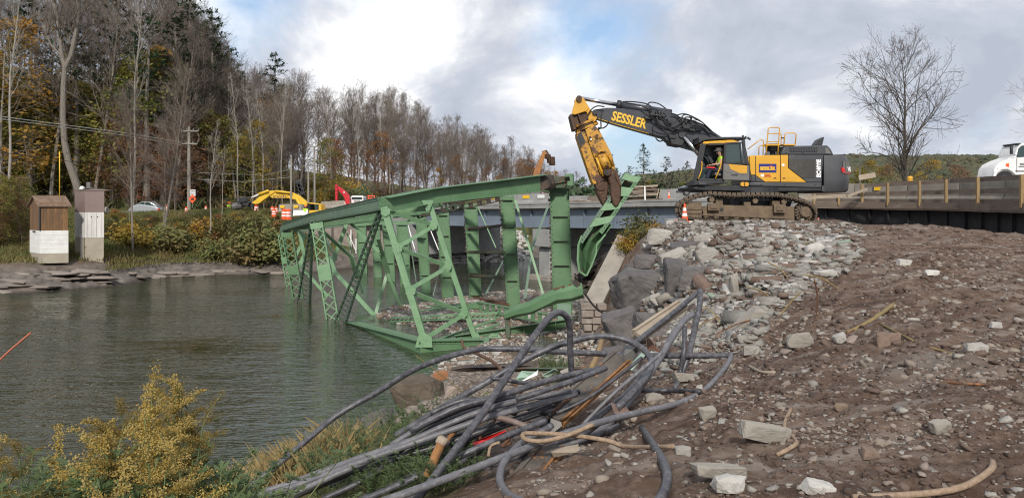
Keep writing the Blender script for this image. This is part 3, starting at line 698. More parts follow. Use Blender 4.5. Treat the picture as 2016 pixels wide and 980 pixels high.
FB = [  # x0,x1 top ; y ; x0,x1 bottom ; y ; D
 (1083, 1120, 371, 1090, 1127, 616, 37.0), (985, 1012, 386, 999, 1025, 604, 39.4), (914, 939, 402, 925, 948, 588, 44.6), (860, 883, 418, 871, 894, 592, 46.3),
 (818, 839, 426, 830, 849, 584, 48.8), (780, 804, 437, 789, 808, 566, 53), (752, 773, 440, 762, 778, 560, 56), (731, 747, 446, 737, 752, 551, 60), (702, 720, 440, 706, 723, 545, 63)]
for (a0, a1, ya, b0, b1, yb, D) in FB:
    tl, tr, bl, br = W(a0, ya, D), W(a1, ya, D), W(b0, yb, D), W(b1, yb, D)
    if bl.z > .2: bl.z -= .25; br.z -= .25
    mb = MB(); th = Vector((.05, .14, 0)); mb.prism([tl + Vector((0, .1, 0)), tr + Vector((0, .1, 0)), br + Vector((0, .1, 0)), bl + Vector((0, .1, 0))], (0, .02, 0))
    fb = mb.build('floor_beam', M_green, TB)
    mb = MB(); w_ = (tr - tl).length
    for p, q, s_ in ((tl, bl, 1), (tr, br, -1)):
        e = Vector((s_ * .05, 0, 0)); mb.frame(p + e + Vector((0, .085, 0)), q + e + Vector((0, .085, 0)), .1, .022, VIEW); mb.frame(p + Vector((0, .12, 0)), q + Vector((0, .12, 0)), .02, .30, VIEW)
    mb.build('flange', M_green, fb)
    k = max(3, int((tl - bl).length / 1.25))
    for i in range(k + 1):
        mb = MB(); t = (i + .15) / (k + .3); p, q = tl.lerp(bl, t), tr.lerp(br, t); e = Vector((.09, 0, 0))
        mb.frame(p + e + Vector((0, .03, 0)), q - e + Vector((0, .03, 0)), .14, .018, (0, 0, 1))
        mb.build('stiffener', M_rusty_green if D < 47 else M_green_side, fb)
    rv = MB()
    for p, q, s_ in ((tl, bl, 1), (tr, br, -1)): rivet_line(rv, p + Vector((s_ * .05, .07, 0)), q + Vector((s_ * .05, .07, 0)), -VIEW, .22, .026)
    rv.build('rivet', M_rivet, fb, kind='stuff')
    if D < 47:      # ragged torn connection plates along the left edge
        mb = MB(); n = int((tl - bl).length / .22)
        for i in range(n):
            p = tl.lerp(bl, (i + .5) / n); w2 = rr.uniform(.03, .10)
            mb.box(p + Vector((-w2 / 2 - .01, .10, rr.uniform(-.03, .03))), (w2, .03, rr.uniform(.07, .17)))
        mb.build('torn_flange_edge', M_burnt, fb, kind='stuff')

def laced(p0, p1, w0, w1, m, depth=.20, name='laced_post', pitch=.42, bar=.052, batten=None, up=VIEW, leg=.055, single=False):
    p0, p1 = Vector(p0), Vector(p1); d = (p1 - p0); L_ = d.length; t = d.normalized(); a = t.cross(up).normalized(); b = a.cross(t)
    mb = MB()
    for s_ in (-1, 1):
        mb.frame(p0 + a * s_ * w0 / 2, p1 + a * s_ * w1 / 2, leg * .35, depth, b)
        for q in (-1, 1): mb.frame(p0 + a * s_ * (w0 / 2 - leg * .5) + b * q * depth / 2, p1 + a * s_ * (w1 / 2 - leg * .5) + b * q * depth / 2, leg, .016, b)
    ob = mb.build(name, m, TB)
    mb = MB(); n = max(2, int(L_ / pitch))
    for i in range(n):
        f0, f1 = i / n, (i + 1) / n; c0, c1 = p0 + d * f0, p0 + d * f1; wa, wb = (w0 + (w1 - w0) * f0) / 2, (w0 + (w1 - w0) * f1) / 2
        for q, z in ((-1, .0),):
            o_ = b * q * (depth / 2 + .014)
            mb.frame(c0 - a * wa + o_, c1 + a * wb + o_, bar, .012, b)
            if not single: mb.frame(c0 + a * wa + o_ * 1.08, c1 - a * wb + o_ * 1.08, bar, .012, b)
    mb.build('lacing', m, ob, kind='stuff')
    if batten:
        for f0, f1 in batten:
            mb = MB(); mb.frame(p0 + d * f0 - b * (depth / 2 + .03), p0 + d * f1 - b * (depth / 2 + .03), (w0 + w1) / 2 + .04, .02, b); pl = mb.build('batten_plate', m, ob)
    return ob
def PW(p, D): return W(p[0], p[1], D)
laced(PW(z2(33, 345), 52.5), PW(z2(75, 600), 53), .42, .42, M_green_pale, batten=[(.42, .55)], pitch=.5)
laced(PW(z2(62, 335), 44), PW(z2(117, 655), 45.5), .62, .62, M_green_pale, batten=[(.0, .06), (.48, .62)], pitch=.5)
laced(PW(z2(182, 290), 38), PW(z2(143, 680), 44.5), .12, .80, M_green_side, pitch=.5)
laced(PW(z2(206, 290), 37.6), PW(z2(285, 770), 37.5), .58, .62, M_green_pale, batten=[(.0, .06), (.42, .58)], pitch=.5)
laced(PW(z2(512, 235), 29.3), PW(z2(318, 775), 36.8), .16, .55, M_green_side, pitch=.45)
def angle_bar(p0, p1, w, m, name, depth=.12, up=VIEW):
    mb = MB(); mb.frame(p0, p1, w, .016, up); t = (Vector(p1) - Vector(p0)).normalized(); a = t.cross(up).normalized(); b = a.cross(t)
    mb.frame(Vector(p0) + a * (w / 2 - .01) + b * depth / 2, Vector(p1) + a * (w / 2 - .01) + b * depth / 2, .018, depth, b)
    mb.frame(Vector(p0) - a * (w / 2 - .01) + b * depth / 2, Vector(p1) - a * (w / 2 - .01) + b * depth / 2, .018, depth, b)
    return mb.build(name, m, TB)
def LP(x, y):   # depth across the portal frame
    px, py = z2(x, y); return W(px, py, 28.85 + np.clip((px - 757 - (py - 412) * .3) / 88, 0, 1.1) * 1.9)
l1 = angle_bar(LP(530, 228) + Vector((0, .02, 0)), LP(722, 858), .24, M_green_pale, 'portal_leg', .30)
l2 = angle_bar(LP(750, 205), LP(975, 868), .20, M_green_pale, 'portal_leg', .26)
JN = [((530, 232), (765, 300)), ((600, 405), (758, 312)), ((602, 418), (832, 497)), ((658, 608), (830, 508)), ((655, 622), (905, 722)), ((722, 852), (912, 735))]
for a_, b_ in JN: angle_bar(LP(*a_) + Vector((0, .03, 0)), LP(*b_) + Vector((0, .03, 0)), .15, M_green_pale, 'zigzag_strut', .12)
def gusset(x, y, s0, D=None, shape=None, m=M_green_pale, P=LP):
    c = P(x, y) + Vector((0, -.05, 0)); poly = shape or [(-.7, -.6), (.1, -1), (.9, -.5), (1, .4), (.2, 1), (-.8, .7)]
    mb = MB(); mb.prism([c + Vector((i * s0, 0, j * s0)) for i, j in poly], (0, .025, 0)); g = mb.build('gusset_plate', m, TB)
    rv = MB()
    for k in range(9):
        q = c + Vector((((k % 3) - 1) * s0 * .5, -.002, ((k // 3) - 1) * s0 * .5)); r_ = .014
        rv.add([q + Vector((r_, 0, 0)), q + Vector((0, 0, r_)), q - Vector((r_, 0, 0)), q - Vector((0, 0, r_)), q + Vector((0, -r_, 0))], [(0, 1, 4), (1, 2, 4), (2, 3, 4), (3, 0, 4)])
    rv.build('rivet', M_rivet, g, kind='stuff')
for x, y in ((592, 412), (762, 302), (830, 500), (655, 618), (908, 725)): gusset(x, y, .22)
gusset(535, 236, .20); gusset(740, 205, .24, shape=[(-1, .8), (1.0, .8), (.4, -.9), (-.2, -1)])
gusset(718, 855, .30, shape=[(-.6, .6), (.3, .9), (1.1, .3), (1.2, -.9), (-1, -.9)]); gusset(975, 858, .26, shape=[(-.5, 1.2), (.3, 1.2), (1.1, -.8), (-1.1, -.8)])
for a_, D0, b_, D1, w_, m_ in [
  ((222, 322), 40, (370, 455), 42, .16, M_green_pale), ((370, 455), 42, (400, 560), 43, .16, M_green_pale), ((350, 292), 44, (280, 485), 44, .22, M_green_pale),
  ((262, 455), 42, (290, 540), 41.5, .34, M_green_pale), ((280, 515), 41.5, (480, 735), 39.0, .20, M_green_pale), ((545, 530), 40, (485, 742), 39.3, .16, M_green_pale),
  ((515, 430), 38, (548, 535), 39, .26, M_green_pale), ((500, 370), 37, (520, 440), 38, .16, M_green_pale), ((548, 535), 39, (622, 730), 39.6, .15, M_green_pale),
  ((360, 285), 41, (515, 440), 38, .15, M_green_pale), ((215, 330), 42, (262, 470), 42, .15, M_green_pale), ((350, 340), 46, (425, 630), 45, .08, M_green_pale),
  ((110, 335), 50, (145, 350), 50, .25, M_green_pale), ((150, 345), 49, (105, 450), 49, .20, M_green_pale), ((108, 480), 47, (245, 632), 46.5, .18, M_green_pale),
  ((150, 440), 47, (118, 500), 47, .26, M_green_pale), ((372, 460), 43, (402, 555), 43.5, .30, M_green_pale), ((640, 285), 52, (685, 445), 50, .06, M_white), ((755, 330), 55, (800, 440), 54, .06, M_white),
  ((640, 290), 44, (690, 610), 44, .06, M_green_side), ((800, 500), 47, (768, 635), 46, .05, M_green_side), ((362, 350), 60, (395, 430), 60, .05, M_white),
  ((120, 330), 46, (150, 475), 46, .2, M_green_pale), ((230, 330), 45, (300, 470), 45, .12, M_green_side)]:
    p, q = PW(z2(*a_), D0), PW(z2(*b_), D1)
    if b_[1] > 600 and q.z < .35: q = p + (q - p) * 1.06
    angle_bar(p, q, w_, m_, 'diagonal_brace', .10)
for a_, D0, b_, D1, w_ in [((195, 208), 56, (285, 410), 52, .07), ((378, 180), 39, (515, 640), 36.5, .11), ((535, 215), 44, (460, 410), 40, .12), ((460, 410), 40, (425, 655), 37, .12), ((318, 478), 47, (232, 640), 44, .10)]:
    angle_bar(PW(z3(*a_), D0), PW(z3(*b_), D1), w_, M_green_pale if w_ < .115 and a_[0] != 318 else M_green_side, 'hanging_brace', .06)
mb = MB(); mb.frame(PW(z3(425, 415), 39.5), PW(z3(465, 412), 38.6), .10, .16); mb.build('tie_plate', M_green_pale, TB)
for a_, D0, b_, D1, w_, m_, sg in [((225, 292), 47, (520, 262), 42, .45, M_green_pale, False), ((360, 262), 44, (700, 232), 40, .42, M_green_pale, True), ((590, 216), 34, (745, 200), 33, .36, M_green_pale, False), ((330, 285), 56, (560, 270), 54, .4, M_green_side, False)]:
    laced(PW(z2(*a_), D0), PW(z2(*b_), D1), w_, w_, m_, .22, 'laced_chord', .36, .05, single=sg)
for a_, D0, b_, D1, w_, m_ in [((80, 322), 50, (560, 262), 36, .20, M_green_pale), ((225, 300), 46, (800, 205), 33, .13, M_green), ((560, 232), 31.5, (745, 218), 32.2, .26, M_green_pale), ((380, 300), 50, (700, 285), 47, .16, M_green_pale),
    ((600, 248), 38, (760, 232), 37, .18, M_green), ((580, 262), 42, (790, 246), 40, .12, M_rusty_green), ((100, 330), 52, (330, 300), 50, .2, M_green_side)]:
    mb = MB(); p, q = PW(z2(*a_), D0), PW(z2(*b_), D1); mb.frame(p, q, .24, w_, (0, 0, 1)); mb.frame(p + Vector((0, -.13, w_ / 2)), q + Vector((0, -.13, w_ / 2)), .05, .03, (0, 0, 1)); mb.build('longitudinal_angle', m_, TB)
def battened(p0, p1, w_, m, name, n=8, depth=.2, gap=.5):
    p0, p1 = Vector(p0), Vector(p1); mb = MB(); t = (p1 - p0).normalized(); a = t.cross(VIEW).normalized()
    for s_ in (-1, 1): mb.frame(p0 + a * s_ * w_ / 2, p1 + a * s_ * w_ / 2, .06, depth, VIEW)
    ob = mb.build(name, m, TB)
    for i in range(n):
        f0 = (i + gap / 2) / n; f1 = (i + 1 - gap / 2) / n; mb = MB(); mb.frame(p0.lerp(p1, f0) - Vector((0, depth / 2 - .02, 0)), p0.lerp(p1, f1) - Vector((0, depth / 2 - .02, 0)), w_, .02, VIEW); mb.build('batten_plate', m, ob)
    return ob
battened(PW(z2(645, 262), 42), PW(z2(760, 232), 40), .42, M_rusty_green, 'battened_channel', 6)
battened(PW(z2(800, 225), 40), PW(z2(905, 198), 38.5), .42, M_rusty_green, 'battened_channel', 5)
battened(PW(z3(20, 235), 40), PW(z3(315, 172), 38), .22, M_burnt, 'battened_channel', 7)
mb = MB(); mb.frame(PW(z3(10, 195), 38), PW(z3(545, 110), 36.5), .3, .16, (0, 0, 1)); mb.build('charred_angle', M_burnt, TB)
mb = MB(); mb.frame(PW(z3(120, 180), 43), PW(z3(330, 150), 40), .3, .2, (0, 0, 1)); mb.build('charred_angle', M_burnt, TB)
for a_, D0, b_, D1, w_, m_ in [((150, 318), 44.2, (320, 303), 39.4, .14, M_burnt), ((155, 432), 44.2, (322, 432), 39.4, .18, M_rusty_green), ((160, 544), 44.2, (326, 553), 39.4, .20, M_rusty_green), ((182, 656), 44.3, (342, 690), 39.3, .30, M_rust),
    ((60, 200), 46, (130, 190), 44.5, .2, M_burnt)]:
    mb = MB(); p, q = PW(z3(*a_), D0), PW(z3(*b_), D1); mb.frame(p, q, .2, w_ * .6, (0, 0, 1)); mb.frame(p - Vector((0, .1, 0)), q - Vector((0, .1, 0)), .02, w_, (0, 0, 1)); mb.build('stringer', m_, TB)
mb = MB()   # lower chord rising out of the water to the corner, then running right
A0, A1, A2, A3 = W(682, 634, 36.6), W(826, 672, 28.8), W(945, 670, 30.0), W(1000, 677, 30.7)
def chord3(P, hs, w_, m, name):
    mb = MB(); k = len(P)
    for p, h_ in zip(P, hs):
        for dx in (0, w_):
            o_ = Vector((.25, .97, 0)) * dx; mb.v.append(tuple(p + o_)); mb.v.append(tuple(p + o_ - Vector((0, 0, h_))))
    for i in range(k - 1):
        a, b = i * 4, (i + 1) * 4
        mb.f += [(a, a + 1, b + 1, b), (a + 2, b + 2, b + 3, a + 3), (a, b, b + 2, a + 2), (a + 1, a + 3, b + 3, b + 1)]
    mb.f += [(0, 2, 3, 1), ((k - 1) * 4, (k - 1) * 4 + 1, (k - 1) * 4 + 3, (k - 1) * 4 + 2)]
    ob = mb.build(name, m, TB); fl = MB(); rv = MB()
    for i in range(k - 1):
        n = Vector((.0, -1, 0)); a, b = P[i], P[i + 1]
        fl.frame(a + Vector((0, -.012, -.05)), b + Vector((0, -.012, -.05)), .024, .1); rivet_line(rv, a + Vector((0, -.03, -.05)), b + Vector((0, -.03, -.05)), n)
        fl.frame(a + Vector((w_ * .12, w_ * .5, .013)), b + Vector((w_ * .12, w_ * .5, .013)), w_ + .1, .022)
        rivet_line(rv, a + Vector((0, .05, .026)), b + Vector((0, .05, .026)), (0, 0, 1))
    fl.build('cover_plate', m, ob); rv.build('rivet', M_rivet, ob, kind='stuff')
    return ob
chord3([A0, A1], [.4, .46], .5, M_green, 'lower_chord'); chord3([A1 + Vector((.01, 0, 0)), A2], [.46, .5], .5, M_green, 'lower_end_post')
mb = MB(); prof = []
for i in range(7):      # crushed, torn end
    t = i / 6; c = A2.lerp(A3, t); h_ = .42 * (1 - t * .6); mb.v += [tuple(c + Vector((0, 0, -.05 * math.sin(t * 9)))), tuple(c + Vector((0, -.12 * math.sin(t * 5), -h_ * .5))), tuple(c + Vector((0, 0, -h_))), tuple(c + Vector((.1, .45 - .2 * t, -h_ * .6))), tuple(c + Vector((.1, .5, .1 * math.sin(t * 7))))]
for i in range(6):
    for j in range(5): mb.f.append((i * 5 + j, i * 5 + (j + 1) % 5, (i + 1) * 5 + (j + 1) % 5, (i + 1) * 5 + j))
mb.f.append((4, 3, 2, 1, 0)); mb.f.append(tuple(30 + j for j in range(5)))
mb.build('crushed_end', M_green, TB, smooth=False)
mb = MB(); c = W(972, 668, 31); pl = [(-.35, 0, -.1), (-.15, .1, .12), (.12, .05, .16), (.25, .15, .0), (.42, .0, -.12), (.3, -.1, -.2), (.0, -.05, .03), (-.2, -.1, -.16)]
mb.prism([c + Vector(p) for p in pl], (.03, .1, .05)); mb.build('curled_plate', M_green_pale, TB)
laced(PW(z7(340, 142), 36.6), PW(z7(1380, 95), 34.2), .22, .24, M_green_pale, .2, 'laced_brace', .24, .045, single=True)
mb = MB(); mb.frame(PW(z7(380, 97), 38), PW(z7(1060, 5), 39), .25, .12); mb.build('low_angle', M_green_pale, TB)
mb = MB(); mb.frame(PW(z7(780, 345), 30.5), PW(z7(1350, 142), 33.5), .10, .09); mb.frame(PW(z7(990, 325), 31), PW(z7(1385, 185), 33.2), .10, .10); mb.build('low_diagonal', M_green_pale, TB)
mb = MB()
for t in (.15, .3, .45, .6, .75): mb.frame(PW(z7(780, 345), 30.5).lerp(PW(z7(1350, 142), 33.5), t), PW(z7(990, 325), 31).lerp(PW(z7(1385, 185), 33.2), t - .08), .05, .02)
mb.build('low_diagonal_lacing', M_green_pale, TB, kind='stuff')
p, q = PW(z7(960, 335), 31.0), PW(z7(2120, 165), 34.0)
mb = MB(); mb.frame(p, q, .02, .36); mb.frame(p + Vector((0, -.07, .18)), q + Vector((0, -.07, .18)), .16, .02); mb.frame(p + Vector((0, -.07, -.18)), q + Vector((0, -.07, -.18)), .16, .02)
ob = mb.build('rolled_beam', M_green, TB)
mb = MB()
for t in (.55, .82): c = p.lerp(q, t); mb.box(c + Vector((0, -.07, 0)), (.03, .12, .34))
mb.build('stiffener', M_green_pale, ob)
battened(PW(z5(400, 305), 38.5), PW(z5(1100, 430), 34.0), .40, M_green, 'perforated_beam', 11, gap=.42)
mb = MB(); mb.frame(PW(z5(-100, 330), 40), PW(z5(420, 300), 38.5), .2, .3); mb.build('low_channel', M_green, TB)
mb = MB(); mb.frame(PW(z5(1225, 290), 36.2), PW(z5(1235, 520), 35.2), .65, .10, VIEW); mb.build('post_stub', M_green_side, TB)
mb = MB(); path = [((652, 400), .30, .22, 32.0), ((760, 360), .42, .26, 31.6), ((900, 322), .50, .30, 31.2), ((1010, 268), .50, .30, 30.9), ((1150, 205), .56, .34, 30.6), ((1290, 180), .62, .36, 30.4), ((1405, 150), .58, .34, 30.2)]
for (xy, h_, d_, D) in path:
    c = PW(z5(*xy), D)
    for j in range(8):
        a_ = math.pi / 4 * j + math.pi / 8; rx = max(-1, min(1, math.cos(a_) * 1.35)); rz = max(-1, min(1, math.sin(a_) * 1.35))
        mb.v.append(tuple(c + Vector((.10 * rz * -.5, rx * d_, rz * h_ / 2)) + Vector((rr.uniform(-.02, .02), rr.uniform(-.03, .03), rr.uniform(-.02, .02)))))
k = len(path)
for i in range(k - 1):
    for j in range(8): mb.f.append((i * 8 + j, (i + 1) * 8 + j, (i + 1) * 8 + (j + 1) % 8, i * 8 + (j + 1) % 8))
mb.f.append(tuple(range(8))); mb.f.append(tuple((k - 1) * 8 + j for j in range(8))[::-1])
bp = mb.build('bent_end_post', M_green, TB, bevel=.015, label='bent and twisted lower end post with rusty torn top')
mb = MB()
for i in range(26):
    t = rr.random(); x = 1130 + t * 300; y = 165 - t * 70 + rr.uniform(-22, 16); c = PW(z5(x, y), 30.5 + rr.uniform(-.1, .3)); mb.box(c, (rr.uniform(.1, .4), rr.uniform(.08, .3), rr.uniform(.03, .10)), Matrix.Rotation(rr.uniform(-.6, .4), 3, 'Y'))
mb.build('torn_rusty_plates', M_rust, bp, kind='stuff')
mb = MB()
for i in range(16):
    t = rr.random(); c = PW(z3(700 + t * 20, 540 + t * 60), 30.2) + Vector((rr.uniform(-.3, .3), rr.uniform(-.2, .3), rr.uniform(-.25, .25))); mb.box(c, (rr.uniform(.1, .35), rr.uniform(.1, .3), rr.uniform(.05, .2)), Matrix.Rotation(rr.uniform(-1, 1), 3, 'Y'))
mb.build('crumpled_joint', M_burnt, TB, kind='stuff')
mb = MB(); mb.frame(PW(z3(340, 760), 32), PW(z3(345, 850), 31), .25, .3, VIEW, .16, .2); mb.build('buckled_hanger', M_rusty_green, TB, bevel=.02)

HP = thing('torn_truss_piece', 'torn green chord piece with batten plates gripped in the demolition shear jaws', 'steel scrap', W(1150, 545, 30))
def z8(x, y): return (1000 + x / 5.305, 330 + y / 5.305)
DH = 29.75
def flange(pl, name, m, dep=.34):
    mb = MB(); mb.prism([PW(z8(*p), DH) for p in pl], (0, dep, 0)); return mb.build(name, m, HP)
top, bot = PW(z8(1385, 100), DH), PW(z8(975, 690), DH)
t = (top - bot).normalized(); a_ = Vector((t.z, 0, -t.x))
mb = MB(); mb.frame(bot, top, .03, .42, VIEW); mb.frame(bot - a_ * .06 - Vector((0, .2, 0)), top - a_ * .06 - Vector((0, .2, 0)), .14, .02, VIEW); mb.frame(bot - a_ * .06 + Vector((0, .2, 0)), top - a_ * .06 + Vector((0, .2, 0)), .14, .02, VIEW); fr = mb.build('side_channel', M_green, HP)
rv = MB(); rivet_line(rv, bot - a_ * .05 - Vector((0, .212, 0)), top - a_ * .05 - Vector((0, .212, 0)), -VIEW, .12); rv.build('rivet', M_rivet, fr, kind='stuff')
top2, bot2 = PW(z8(1225, 50), DH + .05), PW(z8(745, 770), DH + .05)
mb = MB(); mb.frame(bot2, top2, .03, .42, VIEW); mb.frame(bot2 + a_ * .06 - Vector((0, .2, 0)), top2 + a_ * .06 - Vector((0, .2, 0)), .14, .02, VIEW); fr = mb.build('side_channel', M_green_side, HP)
rv = MB(); rivet_line(rv, bot2 + a_ * .05 - Vector((0, .212, 0)), top2 + a_ * .05 - Vector((0, .212, 0)), -VIEW, .12); rv.build('rivet', M_rivet, fr, kind='stuff')
for f0, f1 in ((.90, .985), (.66, .80), (.44, .55), (.20, .33)):
    mb = MB(); q = [bot2.lerp(top2, f0), bot2.lerp(top2, f1), bot.lerp(top, min(1, f1 + .0)), bot.lerp(top, f0 + .0)]
    e = Vector((0, -.235, 0)); mb.prism([p + e for p in q], (0, .02, 0)); bt = mb.build('batten_plate', M_green_pale, HP)
mb = MB(); q = [bot2.lerp(top2, .0), bot2.lerp(top2, 1), top, bot]; mb.prism([p + Vector((0, .19, 0)) for p in q], (0, .015, 0)); mb.build('back_cover', M_rusty_green, HP)
S = [z3(790, 290), z3(745, 330), z3(700, 352), z3(682, 415), z3(683, 480), z3(692, 530), z3(716, 548)]
T_ = [z3(850, 300), z3(815, 345), z3(790, 400), z3(772, 440), z3(758, 480), z3(740, 515), z3(724, 548)]
mb = MB()
for i, (s_, t_) in enumerate(zip(S, T_)):
    fold = .25 * (1 if i % 2 else -1) * (.3 + i * .12)
    for f0 in (0, .22, .5, .72, 1): mb.v.append(tuple(W(s_[0] + (t_[0] - s_[0]) * f0, s_[1] + (t_[1] - s_[1]) * f0, 29.8 + (.35 if f0 == .22 else -.18 if f0 == .5 else .3 if f0 == .72 else -.05) * (1 if i else .2) + rr.uniform(-.05, .05))))
nf = len(mb.v)
mb.v += [(x, y + .05, z) for x, y, z in mb.v]
for i in range(len(S) - 1):
    for j in range(4):
        a = i * 5 + j; mb.f.append((a, a + 1, a + 6, a + 5)); mb.f.append((nf + a, nf + a + 5, nf + a + 6, nf + a + 1))
mb.build('crumpled_plates', M_green, HP)
mb = MB(); e = [PW(z3(*p), 29.6) for p in ((700, 352), (683, 400), (680, 470), (688, 525), (718, 546))]; mb.tube(e, .045, 5); mb.build('bent_angle', M_green_pale, HP)
mb = MB(); e = [PW(z3(*p), 29.55) for p in ((815, 345), (772, 395), (768, 440), (745, 500), (722, 546))]; mb.tube(e, .04, 5); mb.build('bent_angle', M_green_pale, HP)

mb = MB(); mb.frame(W(1142, 556, 31.2), W(1213, 500, 31.6), .5, .5, (0, 0, 1))
for i in range(30):
    t_ = rr.random(); c = W(1142, 556, 31).lerp(W(1216, 498, 31.6), t_) + Vector((rr.uniform(-.2, .2), rr.uniform(-.3, .2), rr.uniform(-.3, .25))); mb.box(c, (rr.uniform(.2, .7), rr.uniform(.1, .3), rr.uniform(.04, .14)), Matrix.Rotation(rr.uniform(-1.1, -.3), 3, 'Y'))
tag(mb.build('charred_beam', M_burnt), 'blackened splintered beam between the bent green post and the leaning concrete', 'scrap beam')
mb = MB(); p, q = W(1231, 476, 29.2), W(1166, 606, 26.6)
mb.frame(p, q, .66, .55, Vector((-.25, -.9, .3)))
tag(mb.build('leaning_concrete_pillar', M_conc, bevel=.03), 'pale square concrete pillar leaning against the dark boulders', 'concrete pillar')
mp_ = thing('masonry_stub', 'broken stone masonry stub below the leaning concrete pillar', 'masonry', W(1173, 760, 25.5))
y0 = .1
for row in range(9):
    x = W(1146, 600, 26).x + rr.uniform(-.08, .05)
    while x < W(1196, 600, 26).x - .1 * (row % 3):
        w_ = rr.uniform(.28, .55); mb = MB(); mb.box((x + w_ / 2, 26.2 + rr.uniform(-.08, .08) + .3, y0 + row * .235 + .11), (w_ - .025, .9, .215), rr.uniform(-.06, .06)); mb.build('stone', M_conc_old, mp_, bevel=.02); x += w_
DK = [(-27, 88, 5.55), (-15.7, 78.4, 5.6), (-8, 69.5, 5.64), (0, 60, 5.70), (10.3, 47.4, 5.90), (15.0, 42.1, 5.80), (17.7, 38.9, 5.72), (18.55, 36.2, 5.68), (19.2, 33.2, 5.66), (19.1, 30.6, 5.62), (18.7, 28.0, 5.60), (18.3, 25, 5.60), (18.4, 20, 5.6)]
DKV = [Vector(p) for p in DK]
def dk_norm(i):
    a = DKV[max(i - 1, 0)]; b = DKV[min(i + 1, len(DKV) - 1)]; d = (b - a); d.z = 0; d.normalize(); return Vector((-d.y, d.x, 0))
DKN = [dk_norm(i) for i in range(len(DKV))]      # pointing away from the river side towards the deck
DKL = [0.0]
for i in range(1, len(DKV)): DKL.append(DKL[-1] + (DKV[i] - DKV[i - 1]).length)
def dk(s_, off=0, dz=0):
    s_ = max(0, min(DKL[-1] - 1e-6, s_)); i = max(k for k in range(len(DKL)) if DKL[k] <= s_); i = min(i, len(DKV) - 2)
    t_ = (s_ - DKL[i]) / (DKL[i + 1] - DKL[i]); p = DKV[i].lerp(DKV[i + 1], t_); n = DKN[i].lerp(DKN[i + 1], t_).normalized()
    return p + n * off + Vector((0, 0, dz))
def dk_at_px(px, off=0):
    """distance along the deck edge at which it is seen at column px"""
    u = (px - 1008) / F; best, bs = 9, 0
    for k in range(3000):
        s_ = DKL[-1] * k / 3000; p = dk(s_, off); e = abs(p.x / p.y - u)
        if e < best: best, bs = e, s_
    return bs
def strip(s0, s1, o0, o1, z0, z1, m, name, parent=None, step=1.5, **k):
    mb = MB(); n = max(1, int((s1 - s0) / step)); 
    for i in range(n + 1):
        s_ = s0 + (s1 - s0) * i / n
        for o_, z_ in ((o0, z0), (o1, z0), (o1, z1), (o0, z1)): mb.v.append(tuple(dk(s_, o_, z_)))
    for i in range(n):
        for j in range(4): mb.f.append((i * 4 + j, i * 4 + (j + 1) % 4, (i + 1) * 4 + (j + 1) % 4, (i + 1) * 4 + j))
    mb.f.append((3, 2, 1, 0)); mb.f.append(tuple(n * 4 + j for j in range(4)))
    return mb.build(name, m, parent, **k)
NB = thing('new_road_bridge', 'new grey bridge with blue grey girder and concrete deck behind the green wreck', 'bridge', (0, 60, .2))
S1340 = dk_at_px(1345); S0 = dk_at_px(755)
strip(S0, DKL[-1], .0, 10.5, -.20, 0, M_conc_new, 'deck', NB)
strip(S0, S1340 + 8, -.06, .0, -.32, .06, M_conc_new, 'fascia', NB)
strip(S0, S1340 + 8, -.10, -.0601, -.02, .10, M_conc_new, 'drip_edge', NB)
strip(S0, S1340 + 8, .25, .9, -.42, -.2001, M_conc, 'haunch', NB)
for k, off in enumerate((.5, 3.6, 6.8, 9.9)):
    g = strip(S0 + 3, S1340 + 9, off, off + .03, -1.72, -.42, M_girder, 'girder', NB)
    strip(S0 + 3, S1340 + 9, off - .25, off + .25, -1.77, -1.7201, M_girder, 'bottom_flange', g)
    if k == 0:
        s_ = S0 + 4
        while s_ < S1340 + 8:
            strip(s_, s_ + .03, off - .22, off, -1.7199, -.4201, M_girder, 'web_stiffener', g); s_ += 2.9
strip(S1340 + 8, DKL[-1], .25, .4, -2.6, -.2001, M_black, 'shaded_girder_skirt', NB)  # girder side below the right deck, its shade put into the colour
s_ = S1340 + 9
while s_ < DKL[-1] - .3:
    strip(s_, s_ + .06, .12, .249, -2.6, -.21, M_black, 'girder_stiffener', NB); s_ += 1.2  # upright stiffeners of that girder, in the same shade-dark colour
PR = thing('bridge_pier', 'grey concrete bridge pier with wide cap under the new girders', 'bridge pier', (2, 57.5, 0))
c0 = dk(dk_at_px(1058), .6); n_ = (dk(dk_at_px(1058), 5) - dk(dk_at_px(1058), 0)).normalized()
def obox(c, n, L0, L1, w_, z0, z1, name, m, par, bev=.05):
    a = Vector((-n.y, n.x, 0)); mb = MB(); P = [c + n * L0 - a * w_ / 2, c + n * L1 - a * w_ / 2, c + n * L1 + a * w_ / 2, c + n * L0 + a * w_ / 2]
    for p in P: p.z = z0
    mb.prism(P, (0, 0, z1 - z0)); return mb.build(name, m, par, bevel=bev)
obox(c0, n_, -.3, 10, 1.9, 2.5, 3.85, 'pier_cap', M_conc_new, PR); obox(c0, n_, .1, 4.2, 1.6, -1.5, 2.499, 'pier_shaft', M_conc_new, PR, .25); obox(c0, n_, 5.6, 9.4, 1.6, -1.5, 2.499, 'pier_shaft', M_conc_new, PR, .25)
obox(c0, n_, -.6, 10, 2.6, -1.5, .35, 'pier_footing', M_conc, PR)
AB = thing('new_bridge_abutment', 'pale new concrete abutment at the far end of the grey bridge', 'abutment', (-12, 78, 1))
c1 = dk(S0 + 4, 0); obox(c1, n_, -1.2, 11, 1.2, 1, 5.2, 'abutment_wall', M_conc_new, AB)
mb = MB(); p = W(866, 438, 84); mb.prism([W(862, 437, 82), W(900, 440, 82), W(912, 462, 82), W(862, 462, 82)], (.6, .8, 0)); mb.build('wing_wall', M_conc, AB)
OA = thing('old_bridge_abutment', 'stained brown old concrete abutment wall beyond the green posts', 'abutment', W(680, 530, 74))
